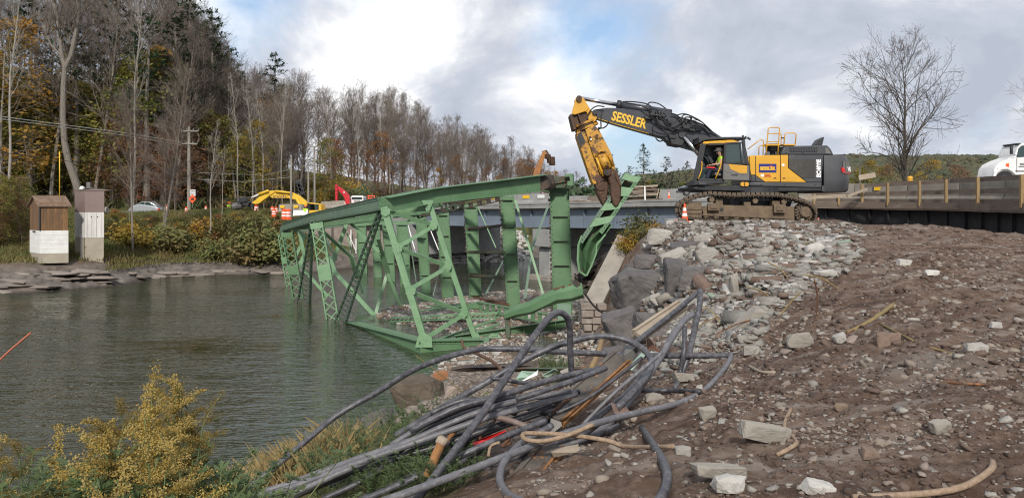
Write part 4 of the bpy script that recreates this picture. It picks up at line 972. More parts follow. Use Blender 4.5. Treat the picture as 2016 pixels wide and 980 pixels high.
for k, (x0, x1, yt, D) in enumerate(((575, 652, 448, 72), (653, 705, 431, 72.5), (706, 800, 436, 73))):
    mb = MB(); mb.prism([W(x0, yt, D), W(x1, yt - (2 if k else 8), D), W(x1, 545, D), W(x0, 545, D)], (.4, 1.6, 0)); mb.build('wall_block', M_conc_old, OA, bevel=.04)
mb = MB(); mb.prism([W(700, 433, 71.9), W(790, 431, 71.9), W(790, 438, 71.9), W(700, 440, 71.9)], (.2, 1.9, 0)); mb.build('wall_cap', M_conc, OA)
for x, y0_, y1_ in ((701, 470, 536), (691, 452, 500)):
    mb = MB(); mb.box(W(x, (y0_ + y1_) / 2, 71.85), (.09, .06, (y1_ - y0_) / 1500 * 71.85)); mb.build('wall_pipe', M_white, OA)

RL = thing('timber_edge_railing', 'timber railing of yellow posts and brown boards along the right bridge edge', 'railing', dk(S1340 + 14))
posts = [(1602, 381, 408), (1651, 385, 408), (1697, 363, 407), (1747, 360, 406), (1810, 356, 405), (1862, 353, 404), (1925, 349, 404), (2011, 344, 405), (2075, 338, 404)]
PP = []
for px, yt, yb in posts:
    s_ = dk_at_px(px, -.24); p = dk(s_, -.24); D = p.y; zt = CZ - (yt - HY) / F * D
    mb = MB(); mb.box((p.x, p.y, (zt + p.z - .12) / 2), (.105, .105, zt - p.z + .12)); mb.build('post', M_woodpost, RL); PP.append((s_, zt - p.z))
def board(sa, sb, za, zb, h_, off, m=M_wood):
    mb = MB(); a, b = dk(sa, off), dk(sb, off); mb.frame(a + Vector((0, 0, za)), b + Vector((0, 0, zb)), .045, h_ * 1.12, (0, 0, 1)); mb.build('board', m, RL)
for k in range(2, len(PP) - 1):
    (sa, ha), (sb, hb) = PP[k], PP[k + 1]
    for fr_ in (.93, .48): board(sa + .02, sb - .02, ha * fr_, hb * fr_, .17, -.035)
    board(sa + .01, sb - .01, .12, .12, .16, -.03); 
s_ = dk_at_px(1590)
k = 0
while s_ < DKL[-1] - 2.5:
    board(s_ + .01, s_ + 2.39, -.10, -.10, .26, -.22 - .012 * (k % 2)); board(s_ + .01, s_ + 2.39, -.27, -.27, .07, -.20, M_wood); s_ += 2.4; k += 1
for sa, sb, z_ in ((PP[0][0], PP[1][0], .42), (PP[1][0], PP[2][0], .40), (PP[0][0], PP[2][0], .14)): board(sa, sb, z_, z_, .15, -.03)
def barrier(pa, pb, h_=.86, w_=.34):
    pa, pb = Vector(pa), Vector(pb); d = pb - pa; d.z = 0; d.normalize(); a = Vector((-d.y, d.x, 0)); mb = MB()
    prof = [(-w_ * .8, 0), (-w_ * .8, .12), (-w_ * .42, .34), (-w_ * .30, h_), (w_ * .30, h_), (w_ * .42, .34), (w_ * .8, .12), (w_ * .8, 0)]
    for p in (pa, pb):
        for x, z in prof: mb.v.append(tuple(p + a * x + Vector((0, 0, z))))
    for i in range(8): mb.f.append((i, (i + 1) % 8, 8 + (i + 1) % 8, 8 + i))
    mb.f.append(tuple(range(8))[::-1]); mb.f.append(tuple(range(8, 16))); return mb
s_ = dk_at_px(1560); k = 0
M_reflect = mat('yellow_reflector', (0.75, 0.45, 0.02), .4)
GRPB = 'concrete barrier segments behind the timber railing'
bl = ['grey concrete barrier segment behind the leftmost low timber posts', 'grey concrete barrier segment behind the railing with a yellow reflector', 'grey concrete barrier segment behind the brown boards under the bare tree', 'grey concrete barrier segment behind the middle of the timber railing', 'grey concrete barrier segment below the wooded hill beside the white truck', 'grey concrete barrier segment in front of the white truck', 'grey concrete barrier segment at the right edge of the picture', 'grey concrete barrier segment beyond the right edge post']
while s_ < DKL[-1] - 3.1 and k < 8:
    a, b = dk(s_ + .03, .75), dk(s_ + 3.0, .75); o_ = barrier(a, b, 1.0).build('concrete_barrier', M_conc)
    tag(o_, bl[k], 'barrier', GRPB)
    if k == 1:
        mb = MB(); mb.box(dk(dk_at_px(1737, .55), .57, .82), (.85, .03, .36), -.9); o_['_o'] = tuple(o_.location); mb.build('reflector', M_reflect, o_)
    s_ += 3.06; k += 1
lab = ['left of the red truck behind the green end post', 'in front of the dark red truck with two yellow reflectors', 'behind the last upright green beam', 'to the left of the shear jaws', 'behind the shear jaws', 'behind the stack of lumber', 'right of the stack of lumber', 'behind the raised excavator cab']
s_ = dk_at_px(985, 2); k = 0
for pxa, pxb, h_, dz in ((960, 1020, .85, 0), (1021, 1080, .85, 0), (1112, 1158, .8, 0), (1159, 1200, .75, 0), (1201, 1260, .8, 0), (1302, 1350, 1.1, 0), (1351, 1420, 1.1, 0)):
    o_ = 1.4 if pxb < 1100 else 8.5
    a, b = dk(dk_at_px(pxa, o_), o_, dz), dk(dk_at_px(pxb, o_), o_, dz)
    ob = barrier(a, b, h_).build('concrete_barrier', M_conc_new if k != 3 else M_wood); tag(ob, 'grey barrier on new bridge ' + lab[min(k, 7)], 'barrier', 'concrete barriers on the new bridge'); 
    if k == 1 or k == 0:
        ob['_o'] = tuple(ob.location)
        for t_ in ((.2,) if k == 0 else (.25, .75)):
            mb = MB(); q = dk(dk_at_px(pxa + (pxb - pxa) * t_, 1.25), 1.24, .62); mb.box(q, (.75, .04, .26), -.86); mb.build('reflector', M_reflect if t_ < .5 else M_white, ob)
    k += 1

LS = thing('lumber_stack', 'bundled stack of dark weathered boards and logs on the bridge deck', 'lumber stack', dk(dk_at_px(1268, 4), 4))
rr = random.Random(11)
base = dk(dk_at_px(1262, 4), 4, 0)
for row in range(8):
    for j in range(4):
        L_ = rr.uniform(1.6, 2.6); mb = MB(); r_ = rr.uniform(.06, .11); c = base + Vector((rr.uniform(-.3, .35) - .02 * row, -.6 + j * .4, .08 + row * .15 + rr.uniform(-.03, .03)))
        ang = rr.uniform(-.12, .18); d = Vector((math.cos(ang), rr.uniform(-.15, .15), math.sin(ang) * .4))
        mb.frame(c - d * L_ / 2, c + d * L_ / 2, .24, r_ * 1.3); mb.build('plank', [M_wood, M_wood, M_mudrock, M_rusty_green, M_woodpale][rr.randrange(5) if j == 0 else 0], LS)
mb = MB(); mb.frame(base + Vector((.15, -.85, 0)), base + Vector((.12, -.85, 1.15)), .10, .03, VIEW); mb.build('strap', M_white, LS)
for dx in (.95, 1.12): mb = MB(); mb.frame(base + Vector((dx, -.9, .3)), base + Vector((dx + .15, -.9, 1.0)), .06, .05, VIEW); mb.build('stake', M_woodpale, LS)
DB = thing('broken_plank_pile', 'low pile of splintered reddish planks on the deck left of the shear', 'plank pile', dk(dk_at_px(1140, 3), 3))
base = dk(dk_at_px(1136, 3), 3, 0)
for i in range(26):
    L_ = rr.uniform(.6, 1.8); c = base + Vector((rr.uniform(-1.1, 2.6), rr.uniform(-.6, .6), rr.uniform(.03, .5) * (.6))); an = rr.uniform(-.5, .5); d = Vector((math.cos(an), rr.uniform(-.5, .5), math.sin(an) * .3)).normalized()
    mb = MB(); mb.frame(c - d * L_ / 2, c + d * L_ / 2, .15, .06); mb.build('plank', rr.choice([M_rust, M_woodpale, M_wood, M_mudrock]), DB)
def zA(x, y): return (1100 + x / 3.161, 160 + y / 3.161)
def zB(x, y): return (1340 + x / 4.455, 240 + y / 4.455)
EX = thing('demolition_excavator', 'large yellow and charcoal tracked excavator with its long boom and shear reaching left', 'excavator', W(1480, 438, 30))
def PL(z, pts, D): return [PW(z(*p), D) for p in pts]
def plate(z, pts, D, dep, m, name, parent=EX, bevel=.0, **k):
    mb = MB(); mb.prism(PL(z, pts, D), (0, dep, 0)); return mb.build(name, m, parent, bevel=bevel, **k)
def rect(x0, y0, x1, y1): return [(x0, y0), (x1, y0), (x1, y1), (x0, y1)]
TP = [(752, 802), (760, 768), (800, 742), (870, 716), (950, 703), (1100, 712), (1250, 709), (1370, 711), (1450, 725), (1530, 748), (1585, 778), (1606, 822), (1598, 864), (1560, 888), (1480, 892), (1200, 880), (950, 866), (800, 852), (765, 836)]
def track(Dn, width):
    P = PL(zA, TP, Dn); n = len(P); seg = [(P[(i + 1) % n] - P[i]).length for i in range(n)]; tot = sum(seg); N_ = 62; step = tot / N_
    mb = MB(); mb.box((0, 0, 0), (step * .93, width, .035)); mb.box((-step * .3, 0, .045), (.025, width, .06)); mb.box((step * .05, 0, .035), (.02, width, .045)); mb.box((step * .38, 0, .03), (.02, width, .035)); mb.box((0, 0, -.07), (step * .8, .18, .10))
    mb.v = [(x, y, -z) for x, y, z in mb.v]; mb.f = [f[::-1] for f in mb.f]
    proto = None; acc = 0; i = 0; pos = []
    for k in range(N_):
        s_ = k * step
        while s_ > acc + seg[i]: acc += seg[i]; i += 1
        t = (s_ - acc) / seg[i]; p = P[i].lerp(P[(i + 1) % n], t); j = (i + 1) % n if t > .5 else i
        d0 = (P[(i + 1) % n] - P[i]).normalized(); pr = (P[i] - P[i - 1]).normalized(); nx = (P[(i + 2) % n] - P[(i + 1) % n]).normalized()
        d = d0.lerp(pr, max(0, .5 - t)).normalized() if t < .5 else d0.lerp(nx, t - .5).normalized()
        pos.append((p, d))
    me = bpy.data.meshes.new('track_shoe'); me.from_pydata([tuple(v) for v in mb.v], [], mb.f); me.materials.append(M_track); me.update()
    o0 = Vector(EX['_o'])
    for p, d in pos:
        o_ = bpy.data.objects.new('track_shoe', me); COL.objects.link(o_); o_.parent = EX
        a = math.atan2(d.z, d.x); o_.location = p + Vector((0, width / 2, 0)) - o0; o_.rotation_euler = (0, -a, 0)
track(28.25, .62); track(31.0, .62)
def cyl_y(z, x, y, r_px, zs, D, dep, m, name, parent=EX, n=20, prof=None, **k):
    c = PW(z(x, y), D); r_ = r_px / zs / F * D; mb = MB(); mb.lathe(prof and [(r_ * a, b) for a, b in prof] or [(r_, 0), (r_, dep)], c, n, 'y'); return mb.build(name, m, parent, **k)
SA, SB = 3.161, 4.455
for Dn in (28.4, 31.15):
    tf = plate(zB, [(185, 745), (320, 728), (1000, 742), (1000, 870), (940, 878), (205, 842)], Dn + .08, .40, M_mudsteel, 'track_frame', bevel=.02)
    if Dn < 30:
        plate(zB, [(40, 705), (185, 700), (188, 850), (20, 848), (10, 760)], Dn - .02, .45, M_mudsteel, 'idler_guard', bevel=.02)
        for yy in (762, 798): plate(zB, rect(38, yy, 182, yy + 7), Dn - .05, .04, M_mudsteel, 'guard_rib')
        plate(zB, rect(72, 756, 108, 764), Dn - .035, .03, M_exdark, 'guard_slot')
        plate(zB, rect(240, 712, 345, 778), Dn - .10, .14, M_mudsteel, 'step_bracket', bevel=.02); plate(zB, rect(262, 725, 325, 758), Dn - .14, .05, M_mudsteel, 'step_tread', bevel=.01)
        plate(zB, rect(820, 722, 925, 798), Dn - .10, .14, M_mudsteel, 'step_bracket', bevel=.02); plate(zB, rect(845, 738, 905, 778), Dn - .14, .05, M_mudsteel, 'step_tread', bevel=.01)
        plate(zB, rect(308, 675, 372, 738), Dn + .1, .4, M_mudsteel, 'frame_arm', bevel=.03); plate(zB, rect(556, 702, 618, 738), Dn + .1, .3, M_mudsteel, 'frame_arm', bevel=.03); plate(zB, rect(805, 690, 875, 740), Dn + .1, .4, M_mudsteel, 'frame_arm', bevel=.03)
        for x, y in ((275, 682), (657, 692), (909, 700)):
            cyl_y(zB, x, y, 24, SB, Dn - .02, .35, M_mudsteel, 'carrier_roller', smooth=True, bevel=.015)
        plate(zB, [(190, 808), (965, 842), (965, 852), (190, 820)], Dn - .03, .08, M_mudsteel, 'roller_guard'); plate(zB, [(215, 850), (940, 880), (940, 892), (215, 862)], Dn - .03, .3, M_mudsteel, 'chain_rail')
        for i in range(9):
            x = 225 + i * 89; cyl_y(zB, x, 826 + (x - 200) * .045, 22, SB, Dn + .0, .35, M_mudsteel, 'track_roller', smooth=True)
        cyl_y(zB, 362, 768, 16, SB, Dn + .06, .05, M_exdark, 'frame_hole', n=14)
        sp_ = cyl_y(zB, 1095, 795, 84, SB, Dn + .05, .45, M_mudsteel, 'sprocket', n=40, prof=[(.75, -.02), (1, .05), (1, .35), (.75, .42)])
        c = PW(zB(1095, 795), Dn + .12); mb = MB()
        for k in range(22):
            a = k * math.tau / 22; r0 = 84 / SB / F * 28.5; mb.box(c + Vector((math.cos(a) * r0 * 1.05, 0, math.sin(a) * r0 * 1.05)), (.10, .16, .06), Matrix.Rotation(-a, 3, 'Y'))
        mb.build('sprocket_teeth', M_track, sp_, kind='stuff')
        cyl_y(zB, 1100, 793, 52, SB, Dn - .08, .3, M_mudsteel, 'final_drive_hub', n=28, prof=[(.78, -.03), (.95, .02), (1, .1), (1, .3)], smooth=False)
        mb = MB(); c = PW(zB(1100, 793), Dn - .0)
        for k in range(16):
            a = k * math.tau / 16; r0 = 66 / SB / F * 28.5; mb.box(c + Vector((math.cos(a) * r0, .02, math.sin(a) * r0)), (.03, .05, .03), Matrix.Rotation(-a, 3, 'Y'))
        mb.build('hub_bolts', M_exdark, sp_, kind='stuff')
        cyl_y(zB, 55, 775, 74, SB, Dn + .1, .35, M_mudsteel, 'front_idler', n=30)
    else:
        cyl_y(zB, 1095, 795, 84, SB, Dn, .4, M_mudsteel, 'sprocket', n=24)
plate(zB, [(400, 640), (1000, 640), (960, 760), (430, 760)], 29.0, 2.0, M_exdark, 'lower_carriage', bevel=.05)
c = PW(zB(620, 640), 30.0); mb = MB(); mb.lathe([(1.35, -.25), (1.35, .28), (1.1, .30)], c, 40); mb.build('slew_ring', M_exdark, EX)
DH0 = 28.75
plate(zB, [(130, 556), (1240, 566), (1240, 606), (900, 612), (240, 604), (120, 596), (105, 570)], DH0 + .05, 2.7, M_exdark, 'revolving_frame', bevel=.03)
plate(zB, [(605, 532), (1236, 532), (1236, 575), (605, 560)], DH0, .12, M_exgrey, 'side_step_skirt', bevel=.015)
for x in (705, 912, 1182): cyl_y(zB, x, 552, 6, SB, DH0 - .01, .05, M_exdark, 'skirt_bolt', n=8)
plate(zB, [(110, 515), (240, 522), (415, 528), (415, 540), (130, 556), (105, 560)], DH0 - .05, 1.2, M_exdark, 'cab_base', bevel=.02)
plate(zB, rect(160, 528, 226, 552), DH0 - .12, .10, M_exgrey, 'cab_step', bevel=.01)
for x in (545, 578):
    c = PW(zB(x, 546), DH0 - .03); mb = MB(); mb.prism([c + Vector((math.cos(k * math.tau / 8 + .4) * .095, 0, math.sin(k * math.tau / 8 + .4) * .085)) for k in range(8)], (0, .03, 0)); mb.build('yellow_reflector', M_exyel, EX)
plate(zB, [(612, 300), (1252, 296), (1240, 560), (612, 540)], DH0 + .06, 2.55, M_exgrey, 'engine_bay', bevel=.04)
plate(zB, [(606, 295), (655, 294), (655, 464), (612, 464)], DH0, .06, M_exyel, 'side_door', bevel=.012)
plate(zB, [(661, 294), (873, 291), (873, 526), (742, 526), (661, 470)], DH0, .06, M_exyel, 'side_door', bevel=.012)
plate(zB, [(879, 291), (943, 290), (943, 405), (1104, 529), (879, 527)], DH0, .06, M_exyel, 'side_door', bevel=.012)
plate(zB, [(612, 468), (655, 468), (655, 522), (606, 520)], DH0, .06, M_exgrey, 'lower_door_panel', bevel=.012)
plate(zB, [(661, 474), (740, 528), (661, 524)], DH0 + .005, .05, M_exgrey, 'lower_door_panel', bevel=.01)
gd = plate(zB, [(947, 290), (1252, 290), (1236, 528), (1110, 528), (947, 402)], DH0 + .002, .06, M_exgrey, 'grille_door', bevel=.012)
M_mesh = mat('radiator_mesh', (.075, .07, .062), .6, .3, col2=(.11, .10, .085), scale=7)
plate(zB, [(948, 328), (1180, 328), (1180, 490), (1062, 488), (948, 400)], DH0 - .010, .02, M_exdark, 'grille_opening', gd)
for i in range(26):
    x = 952 + i * 9; y1 = min(489, 404 + max(0, (x - 948)) * .76); mb = MB(); mb.prism(PL(zB, rect(x, 330, x + 4.5, y1), DH0 - .018), (0, .01, 0)); mb.build('grille_slat', M_mesh, gd)
for x, y in ((828, 490), (906, 490)):
    plate(zB, rect(x - 16, y - 10, x + 16, y + 11), DH0 - .015, .03, M_exyel, 'door_latch', bevel=.006); plate(zB, rect(x - 8, y - 3, x + 9, y + 4), DH0 - .022, .02, M_exdark, 'latch_grip')
hd = plate(zB, [(872, 288), (912, 212), (1290, 205), (1322, 240), (1345, 290)], DH0 + .25, 2.1, M_exgrey, 'engine_hood', bevel=.05)
plate(zB, [(958, 222), (1203, 218), (1200, 262), (958, 262)], DH0 + .235, .03, M_exdark, 'louvre_recess', hd)
for i in range(17):
    x = 962 + i * 14.3; mb = MB(); mb.prism(PL(zB, [(x + 4, 222), (x + 10, 222), (x + 6, 261), (x, 261)], DH0 + .215), (0, .03, 0)); mb.build('louvre', M_exgrey, hd)
plate(zB, [(1268, 226), (1292, 232), (1320, 280), (1272, 278)], DH0 + .235, .03, M_exlight, 'hood_vent', hd)
plate(zB, rect(922, 268, 932, 274), DH0 + .23, .03, M_exdark, 'hood_bolt', hd); plate(zB, rect(1068, 270, 1078, 276), DH0 + .23, .03, M_exdark, 'hood_bolt', hd)
plate(zB, [(1170, 207), (1205, 157), (1262, 130), (1243, 207)], 29.8, .35, M_exdark, 'exhaust_stack', bevel=.02)
plate(zB, [(1345, 288), (1440, 284), (1458, 293), (1345, 295)], DH0 + .3, 1.9, M_exdark, 'rear_hood_lip')
def rounded_block(z, x0, y0, x1, y1, D0, D1, r_, m, name, prof):
    mb = MB(); a, b = PW(z(x0, y0), D0), PW(z(x1, y1), D0); plan = [(a.x, D0)]
    for k in range(7): q = -math.pi / 2 + k / 6 * math.pi / 2; plan.append((b.x - r_ + math.cos(q) * r_, D0 + r_ + math.sin(q) * r_))
    for k in range(7): q = k / 6 * math.pi / 2; plan.append((b.x - r_ + math.cos(q) * r_, D1 - r_ + math.sin(q) * r_))
    plan.append((a.x, D1)); n = len(plan); cx, cy = a.x, (D0 + D1) / 2
    for zf, ins in prof:
        zz_ = b.z + (a.z - b.z) * zf
        for x, y in plan: mb.v.append((cx + (x - cx) * (1 - ins / (b.x - cx)), cy + (y - cy) * (1 - ins * .35 / 1.4), zz_))
    for i in range(len(prof) - 1):
        for k in range(n): mb.f.append((i * n + k, i * n + (k + 1) % n, (i + 1) * n + (k + 1) % n, (i + 1) * n + k))
    mb.f.append(tuple(range(n))[::-1]); mb.f.append(tuple((len(prof) - 1) * n + k for k in range(n)))
    return mb.build(name, m, EX, bevel=.02)
cw = rounded_block(zB, 1258, 290, 1530, 617, DH0, DH0 + 2.8, .62, M_exgrey, 'counterweight', [(0, .14), (.06, .04), (.4, .0), (.95, .08), (1.0, .16)])
plate(zB, [(1240, 560), (1262, 560), (1262, 612), (1240, 604)], DH0, .3, M_exgrey, 'counterweight_edge')
c = cw
bx = PW(zB(1530, 400), DH0).x; rr_ = .62
def corner(q, z_, e=.008):      # point on the rounded rear corner; q from 0 (side) to 1 (rear)
    a = -math.pi / 2 + q * math.pi / 2; return Vector((bx - rr_ + math.cos(a) * (rr_ + e), DH0 + rr_ + math.sin(a) * (rr_ + e), z_))
def corner_patch(pts, m, name, e0=.0, e1=.02):
    mb = MB(); n = len(pts)
    mb.v = [tuple(corner(q, z_, e1)) for q, z_ in pts] + [tuple(corner(q, z_, e0)) for q, z_ in pts]
    mb.f = [tuple(range(n)), tuple(range(2 * n - 1, n - 1, -1))] + [(i, n + i, n + (i + 1) % n, (i + 1) % n) for i in range(n)]
    return mb.build(name, m, cw)
zt = lambda y: PW(zB(1400, y), DH0).z
for q0 in np.linspace(.18, .9, 6): corner_patch([(q0, zt(345)), (q0 + .115, zt(345)), (q0 + .115, zt(452)), (q0, zt(452))], M_exlight, 'rear_panel', -.02, .012)
corner_patch([(.10, zt(398)), (.20, zt(404)), (.30, zt(432)), (.62, zt(440)), (.62, zt(456)), (.3, zt(456)), (.12, zt(440))], M_redprint, 'red_reflector', .01, .025)
for i, ch in enumerate('VOLVO'):
    q = .42 + i * .18; p = corner(q, zt(435), .02); a = -math.pi / 2 + q * math.pi / 2; xd = Vector((-math.sin(a), math.cos(a), 0))
    text(ch, .26, M_whiteprint, 'lettering', cw, p, xd, (0, 0, 1), .004, .008)
text('EC480E', .21, M_whiteprint, 'lettering', gd, PW(zB(1227, 487), DH0 - .012), (0, 0, 1), (-1, 0, 0), .004, .012, width=1.0)
text('LR', .14, M_whiteprint, 'lettering', gd, PW(zB(1227, 392), DH0 - .012), (0, 0, 1), (-1, 0, 0), .004, .008)
lp = plate(zB, rect(687, 368, 840, 444), DH0 - .014, .014, M_blueplate, 'logo_plate')
text('SESSLER', .165, M_yelprint, 'lettering', lp, PW(zB(696, 421), DH0 - .02), (1, 0, 0), (0, 0, 1), .003, .010, width=1.0)
mb = MB(); mb.tube([PW(zB(*p), DH0 - .02) for p in ((772, 402), (785, 390), (800, 388), (812, 396), (822, 412))], .012, 5); mb.build('logo_swoosh', M_orange, lp)
sh = plate(zB, [(702, 460), (732, 458), (732, 474), (715, 487), (702, 474)], DH0 - .014, .014, M_white, 'shield_decal')
text('UNITED', .06, M_redprint, 'small_lettering', sh, PW(zB(737, 470), DH0 - .012), (1, 0, 0), (0, 0, 1), .002, .001); text('RENTALS', .06, M_redprint, 'small_lettering', sh, PW(zB(737, 482), DH0 - .012), (1, 0, 0), (0, 0, 1), .002, .001)
cyl_y(zB, 900, 378, 13, SB, DH0 - .012, .015, M_white, 'round_decal', n=16)
c = PW(zB(807, 262), 29.5); mb = MB(); mb.lathe([(.10, -.5), (.10, 0), (.26, .02), (.27, .22), (.25, .30)], c, 18); mb.build('air_precleaner', M_exdark, EX)
def tube_px(z, pts, D, r_, m, name, parent=EX, n=6, **k):
    mb = MB(); mb.tube([PW(z(*p), D) for p in pts], r_, n); return mb.build(name, m, parent, smooth=True, **k)
for D, s_ in ((29.0, 0), (29.6, 1)):
    if s_ == 0:
        tube_px(zB, [(750, 290), (757, 190), (768, 65), (780, 50), (858, 50), (868, 62), (860, 175), (852, 290)], D, .022, M_exyel, 'handrail')
        tube_px(zB, [(762, 105), (866, 105)], D, .016, M_exyel, 'handrail_bar'); tube_px(zB, [(756, 175), (860, 175)], D, .018, M_exyel, 'handrail_bar')
        plate(zB, rect(753, 194, 872, 208), D - .02, .5, M_exyel, 'platform_edge'); plate(zB, rect(903, 194, 1010, 207), D - .02, .5, M_exyel, 'platform_edge')
        tube_px(zB, [(905, 208), (914, 112), (926, 98), (1000, 98), (1014, 112), (1003, 207)], D, .022, M_exyel, 'handrail')
        tube_px(zB, [(686, 290), (686, 218), (696, 208), (755, 207)], D, .020, M_exyel, 'handrail')
        tube_px(zB, [(588, 240), (690, 162), (708, 156), (724, 166), (728, 180), (722, 290)], D, .020, M_exyel, 'handrail')
    else:
        tube_px(zB, [(878, 290), (884, 116), (872, 104), (800, 103)], D, .020, M_exyel, 'handrail'); tube_px(zB, [(880, 142), (915, 142)], D, .03, M_exdark, 'rail_clamp')
cb0 = DH0 - .02
plate(zB, [(186, 196), (205, 172), (430, 158), (470, 160), (530, 180), (530, 192)], cb0, 1.1, M_exyel, 'cab_roof', bevel=.03)
plate(zB, [(158, 134), (545, 131), (580, 140), (582, 150), (545, 150), (400, 152), (235, 160), (190, 172), (160, 190)], cb0 - .03, 1.2, M_exdark, 'roof_guard', bevel=.02)
for k, x in enumerate((552, 575, 598, 610)):
    plate(zB, [(x - 8, 118 + k * 8), (x + 2, 115 + k * 8), (x + 6, 140 + k * 6), (x - 4, 142 + k * 6)], cb0 + .1 + k * .12, .10, M_exdark, 'work_light')
def post(a, b, w_, D=cb0, m=M_exdark, name='cab_post', dep=.10):
    mb = MB(); mb.frame(PW(zB(*a), D + dep / 2), PW(zB(*b), D + dep / 2), w_, dep, VIEW); return mb.build(name, m, EX, bevel=.01)
for D in (cb0, cb0 + 1.05):
    post((198, 190), (128, 522), .20 if D < 29 else .1, D); post((182, 190), (112, 530), .06, D - .06 if D < 29 else D)
    post((548, 150), (556, 240), .11, D); post((556, 236), (612, 515), .13, D); post((390, 165), (372, 515), .10, D)
post((240, 196), (385, 192), .10); post((135, 512), (380, 512), .14)
plate(zB, [(205, 200), (385, 200), (375, 512), (140, 512)], cb0 + 1.02, .02, M_glass, 'far_side_window')
plate(zB, rect(372, 195, 384, 512), cb0 + .2, .8, M_exdark, 'cab_rear_wall'); plate(zB, [(135, 505), (375, 505), (375, 520), (135, 520)], cb0 + .05, 1.0, M_exdark, 'cab_floor')
dr = plate(zB, [(378, 366), (602, 384), (602, 514), (372, 508)], cb0 - .09, .05, M_exlight, 'cab_door', bevel=.015)
plate(zB, [(398, 196), (520, 188), (532, 350), (392, 356)], cb0 - .06, .02, M_glass, 'door_window', dr)
plate(zB, [(384, 366), (384, 420), (400, 440), (580, 470), (586, 384)], cb0 - .102, .012, M_exlight, 'door_inner_panel', dr)
plate(zB, [(420, 370), (584, 384), (582, 450), (520, 450), (440, 415)], cb0 - .112, .010, M_exyel, 'yellow_panel_through_door', dr)
plate(zB, rect(445, 462, 505, 468), cb0 - .115, .02, M_exdark, 'door_handle', dr)
post((390, 188), (384, 366), .07, cb0 - .10); post((520, 186), (534, 352), .06, cb0 - .10); post((384, 358), (590, 366), .07, cb0 - .10); post((392, 190), (545, 182), .06, cb0 - .10)
plate(zB, [(540, 190), (556, 238), (590, 340), (542, 352)], cb0 + .02, .02, M_glass, 'rear_quarter_window')
plate(zB, [(450, 350), (520, 315), (522, 352)], cb0 + .3, .3, M_exyel, 'engine_cover_corner'); plate(zB, [(562, 360), (600, 300), (604, 372)], cb0 + .1, .3, M_exyel, 'engine_cover_corner')
tube_px(zB, [(182, 348), (188, 365), (184, 420), (168, 470), (152, 502)], cb0 - .06, .022, M_exyel, 'grab_handle'); tube_px(zB, [(357, 345), (352, 380), (330, 440), (305, 498)], cb0 - .06, .024, M_exyel, 'grab_handle')
st_ = plate(zB, [(300, 400), (368, 405), (372, 300), (385, 300), (385, 480), (300, 470)], cb0 + .30, .5, M_exlight, 'seat', bevel=.04)
plate(zB, [(225, 395), (300, 395), (308, 410), (225, 404)], cb0 + .2, .10, M_redprint, 'armrest', bevel=.01)
plate(zB, [(232, 300), (262, 296), (296, 352), (270, 372)], cb0 + .55, .12, M_exdark, 'monitor', bevel=.02)
BM = [(203, 192), (225, 176), (300, 165), (400, 168), (530, 186), (600, 196), (665, 172), (745, 218), (850, 245), (905, 275), (1010, 345), (1040, 500), (930, 470), (850, 428), (770, 405), (700, 392), (655, 352), (560, 325), (400, 280), (245, 232), (208, 212)]
bo = plate(zA, BM, 29.65, .62, M_exdark, 'boom', bevel=.02)
M_boomface = mat('boom_side_paint', (.028, .031, .040), .38, col2=(.045, .047, .055), scale=2.5, col3=(.10, .09, .08), scale3=6, th3=(.66, .8), coat=.15)
bo.data.materials.clear(); bo.data.materials.append(M_boomface)
tube_px(zA, [(245, 233), (400, 281), (560, 326)], 29.62, .012, M_yelprint, 'boom_edge_line', bo)
b0, b1 = PW(zA(325, 240), 29.63), PW(zA(575, 304), 29.63); xd = (b1 - b0).normalized()
text('SESSLER', .50, M_yelprint, 'lettering', bo, b0, xd, (-xd.z, 0, xd.x), .005, .016, width=.79)
plate(zA, [(700, 392), (690, 350), (730, 330), (780, 320), (800, 345), (770, 405)], 29.5, .9, M_exdark, 'boom_joint', bevel=.03)
cyl_y(zA, 768, 332, 20, SA, 29.42, 1.1, M_exdark, 'joint_pin', n=18); cyl_y(zA, 225, 193, 16, SA, 29.5, .9, M_exdark, 'boom_tip_pin', n=16)
for x, y, w_, h_ in ((705, 345, 40, 28), (800, 280, 60, 40), (590, 200, 46, 40), (560, 228, 50, 22), (640, 205, 44, 40), (830, 300, 40, 26), (690, 245, 30, 30), (870, 300, 40, 20)):
    plate(zA, [(x - w_ / 2, y - h_ / 2), (x + w_ / 2, y - h_ / 3), (x + w_ / 2 + 4, y + h_ / 2), (x - w_ / 2 + 4, y + h_ / 3)], 29.45, .25, M_exdark, 'valve_block', bevel=.02)
tube_px(zA, [(125, 104), (372, 148)], 29.95, .075, M_chrome, 'cylinder_rod', n=14)
tube_px(zA, [(366, 147), (700, 200)], 29.95, .155, M_boomface, 'cylinder_barrel', n=16); tube_px(zA, [(362, 146), (384, 150)], 29.95, .19, M_exdark, 'cylinder_gland', n=16)
tube_px(zA, [(780, 345), (850, 430), (900, 490)], 29.45, .085, M_chrome, 'boom_cylinder_rod', n=14)
tube_px(zA, [(780, 345), (850, 430), (900, 490)], 30.6, .085, M_chrome, 'boom_cylinder_rod', n=14)
rr = random.Random(5)
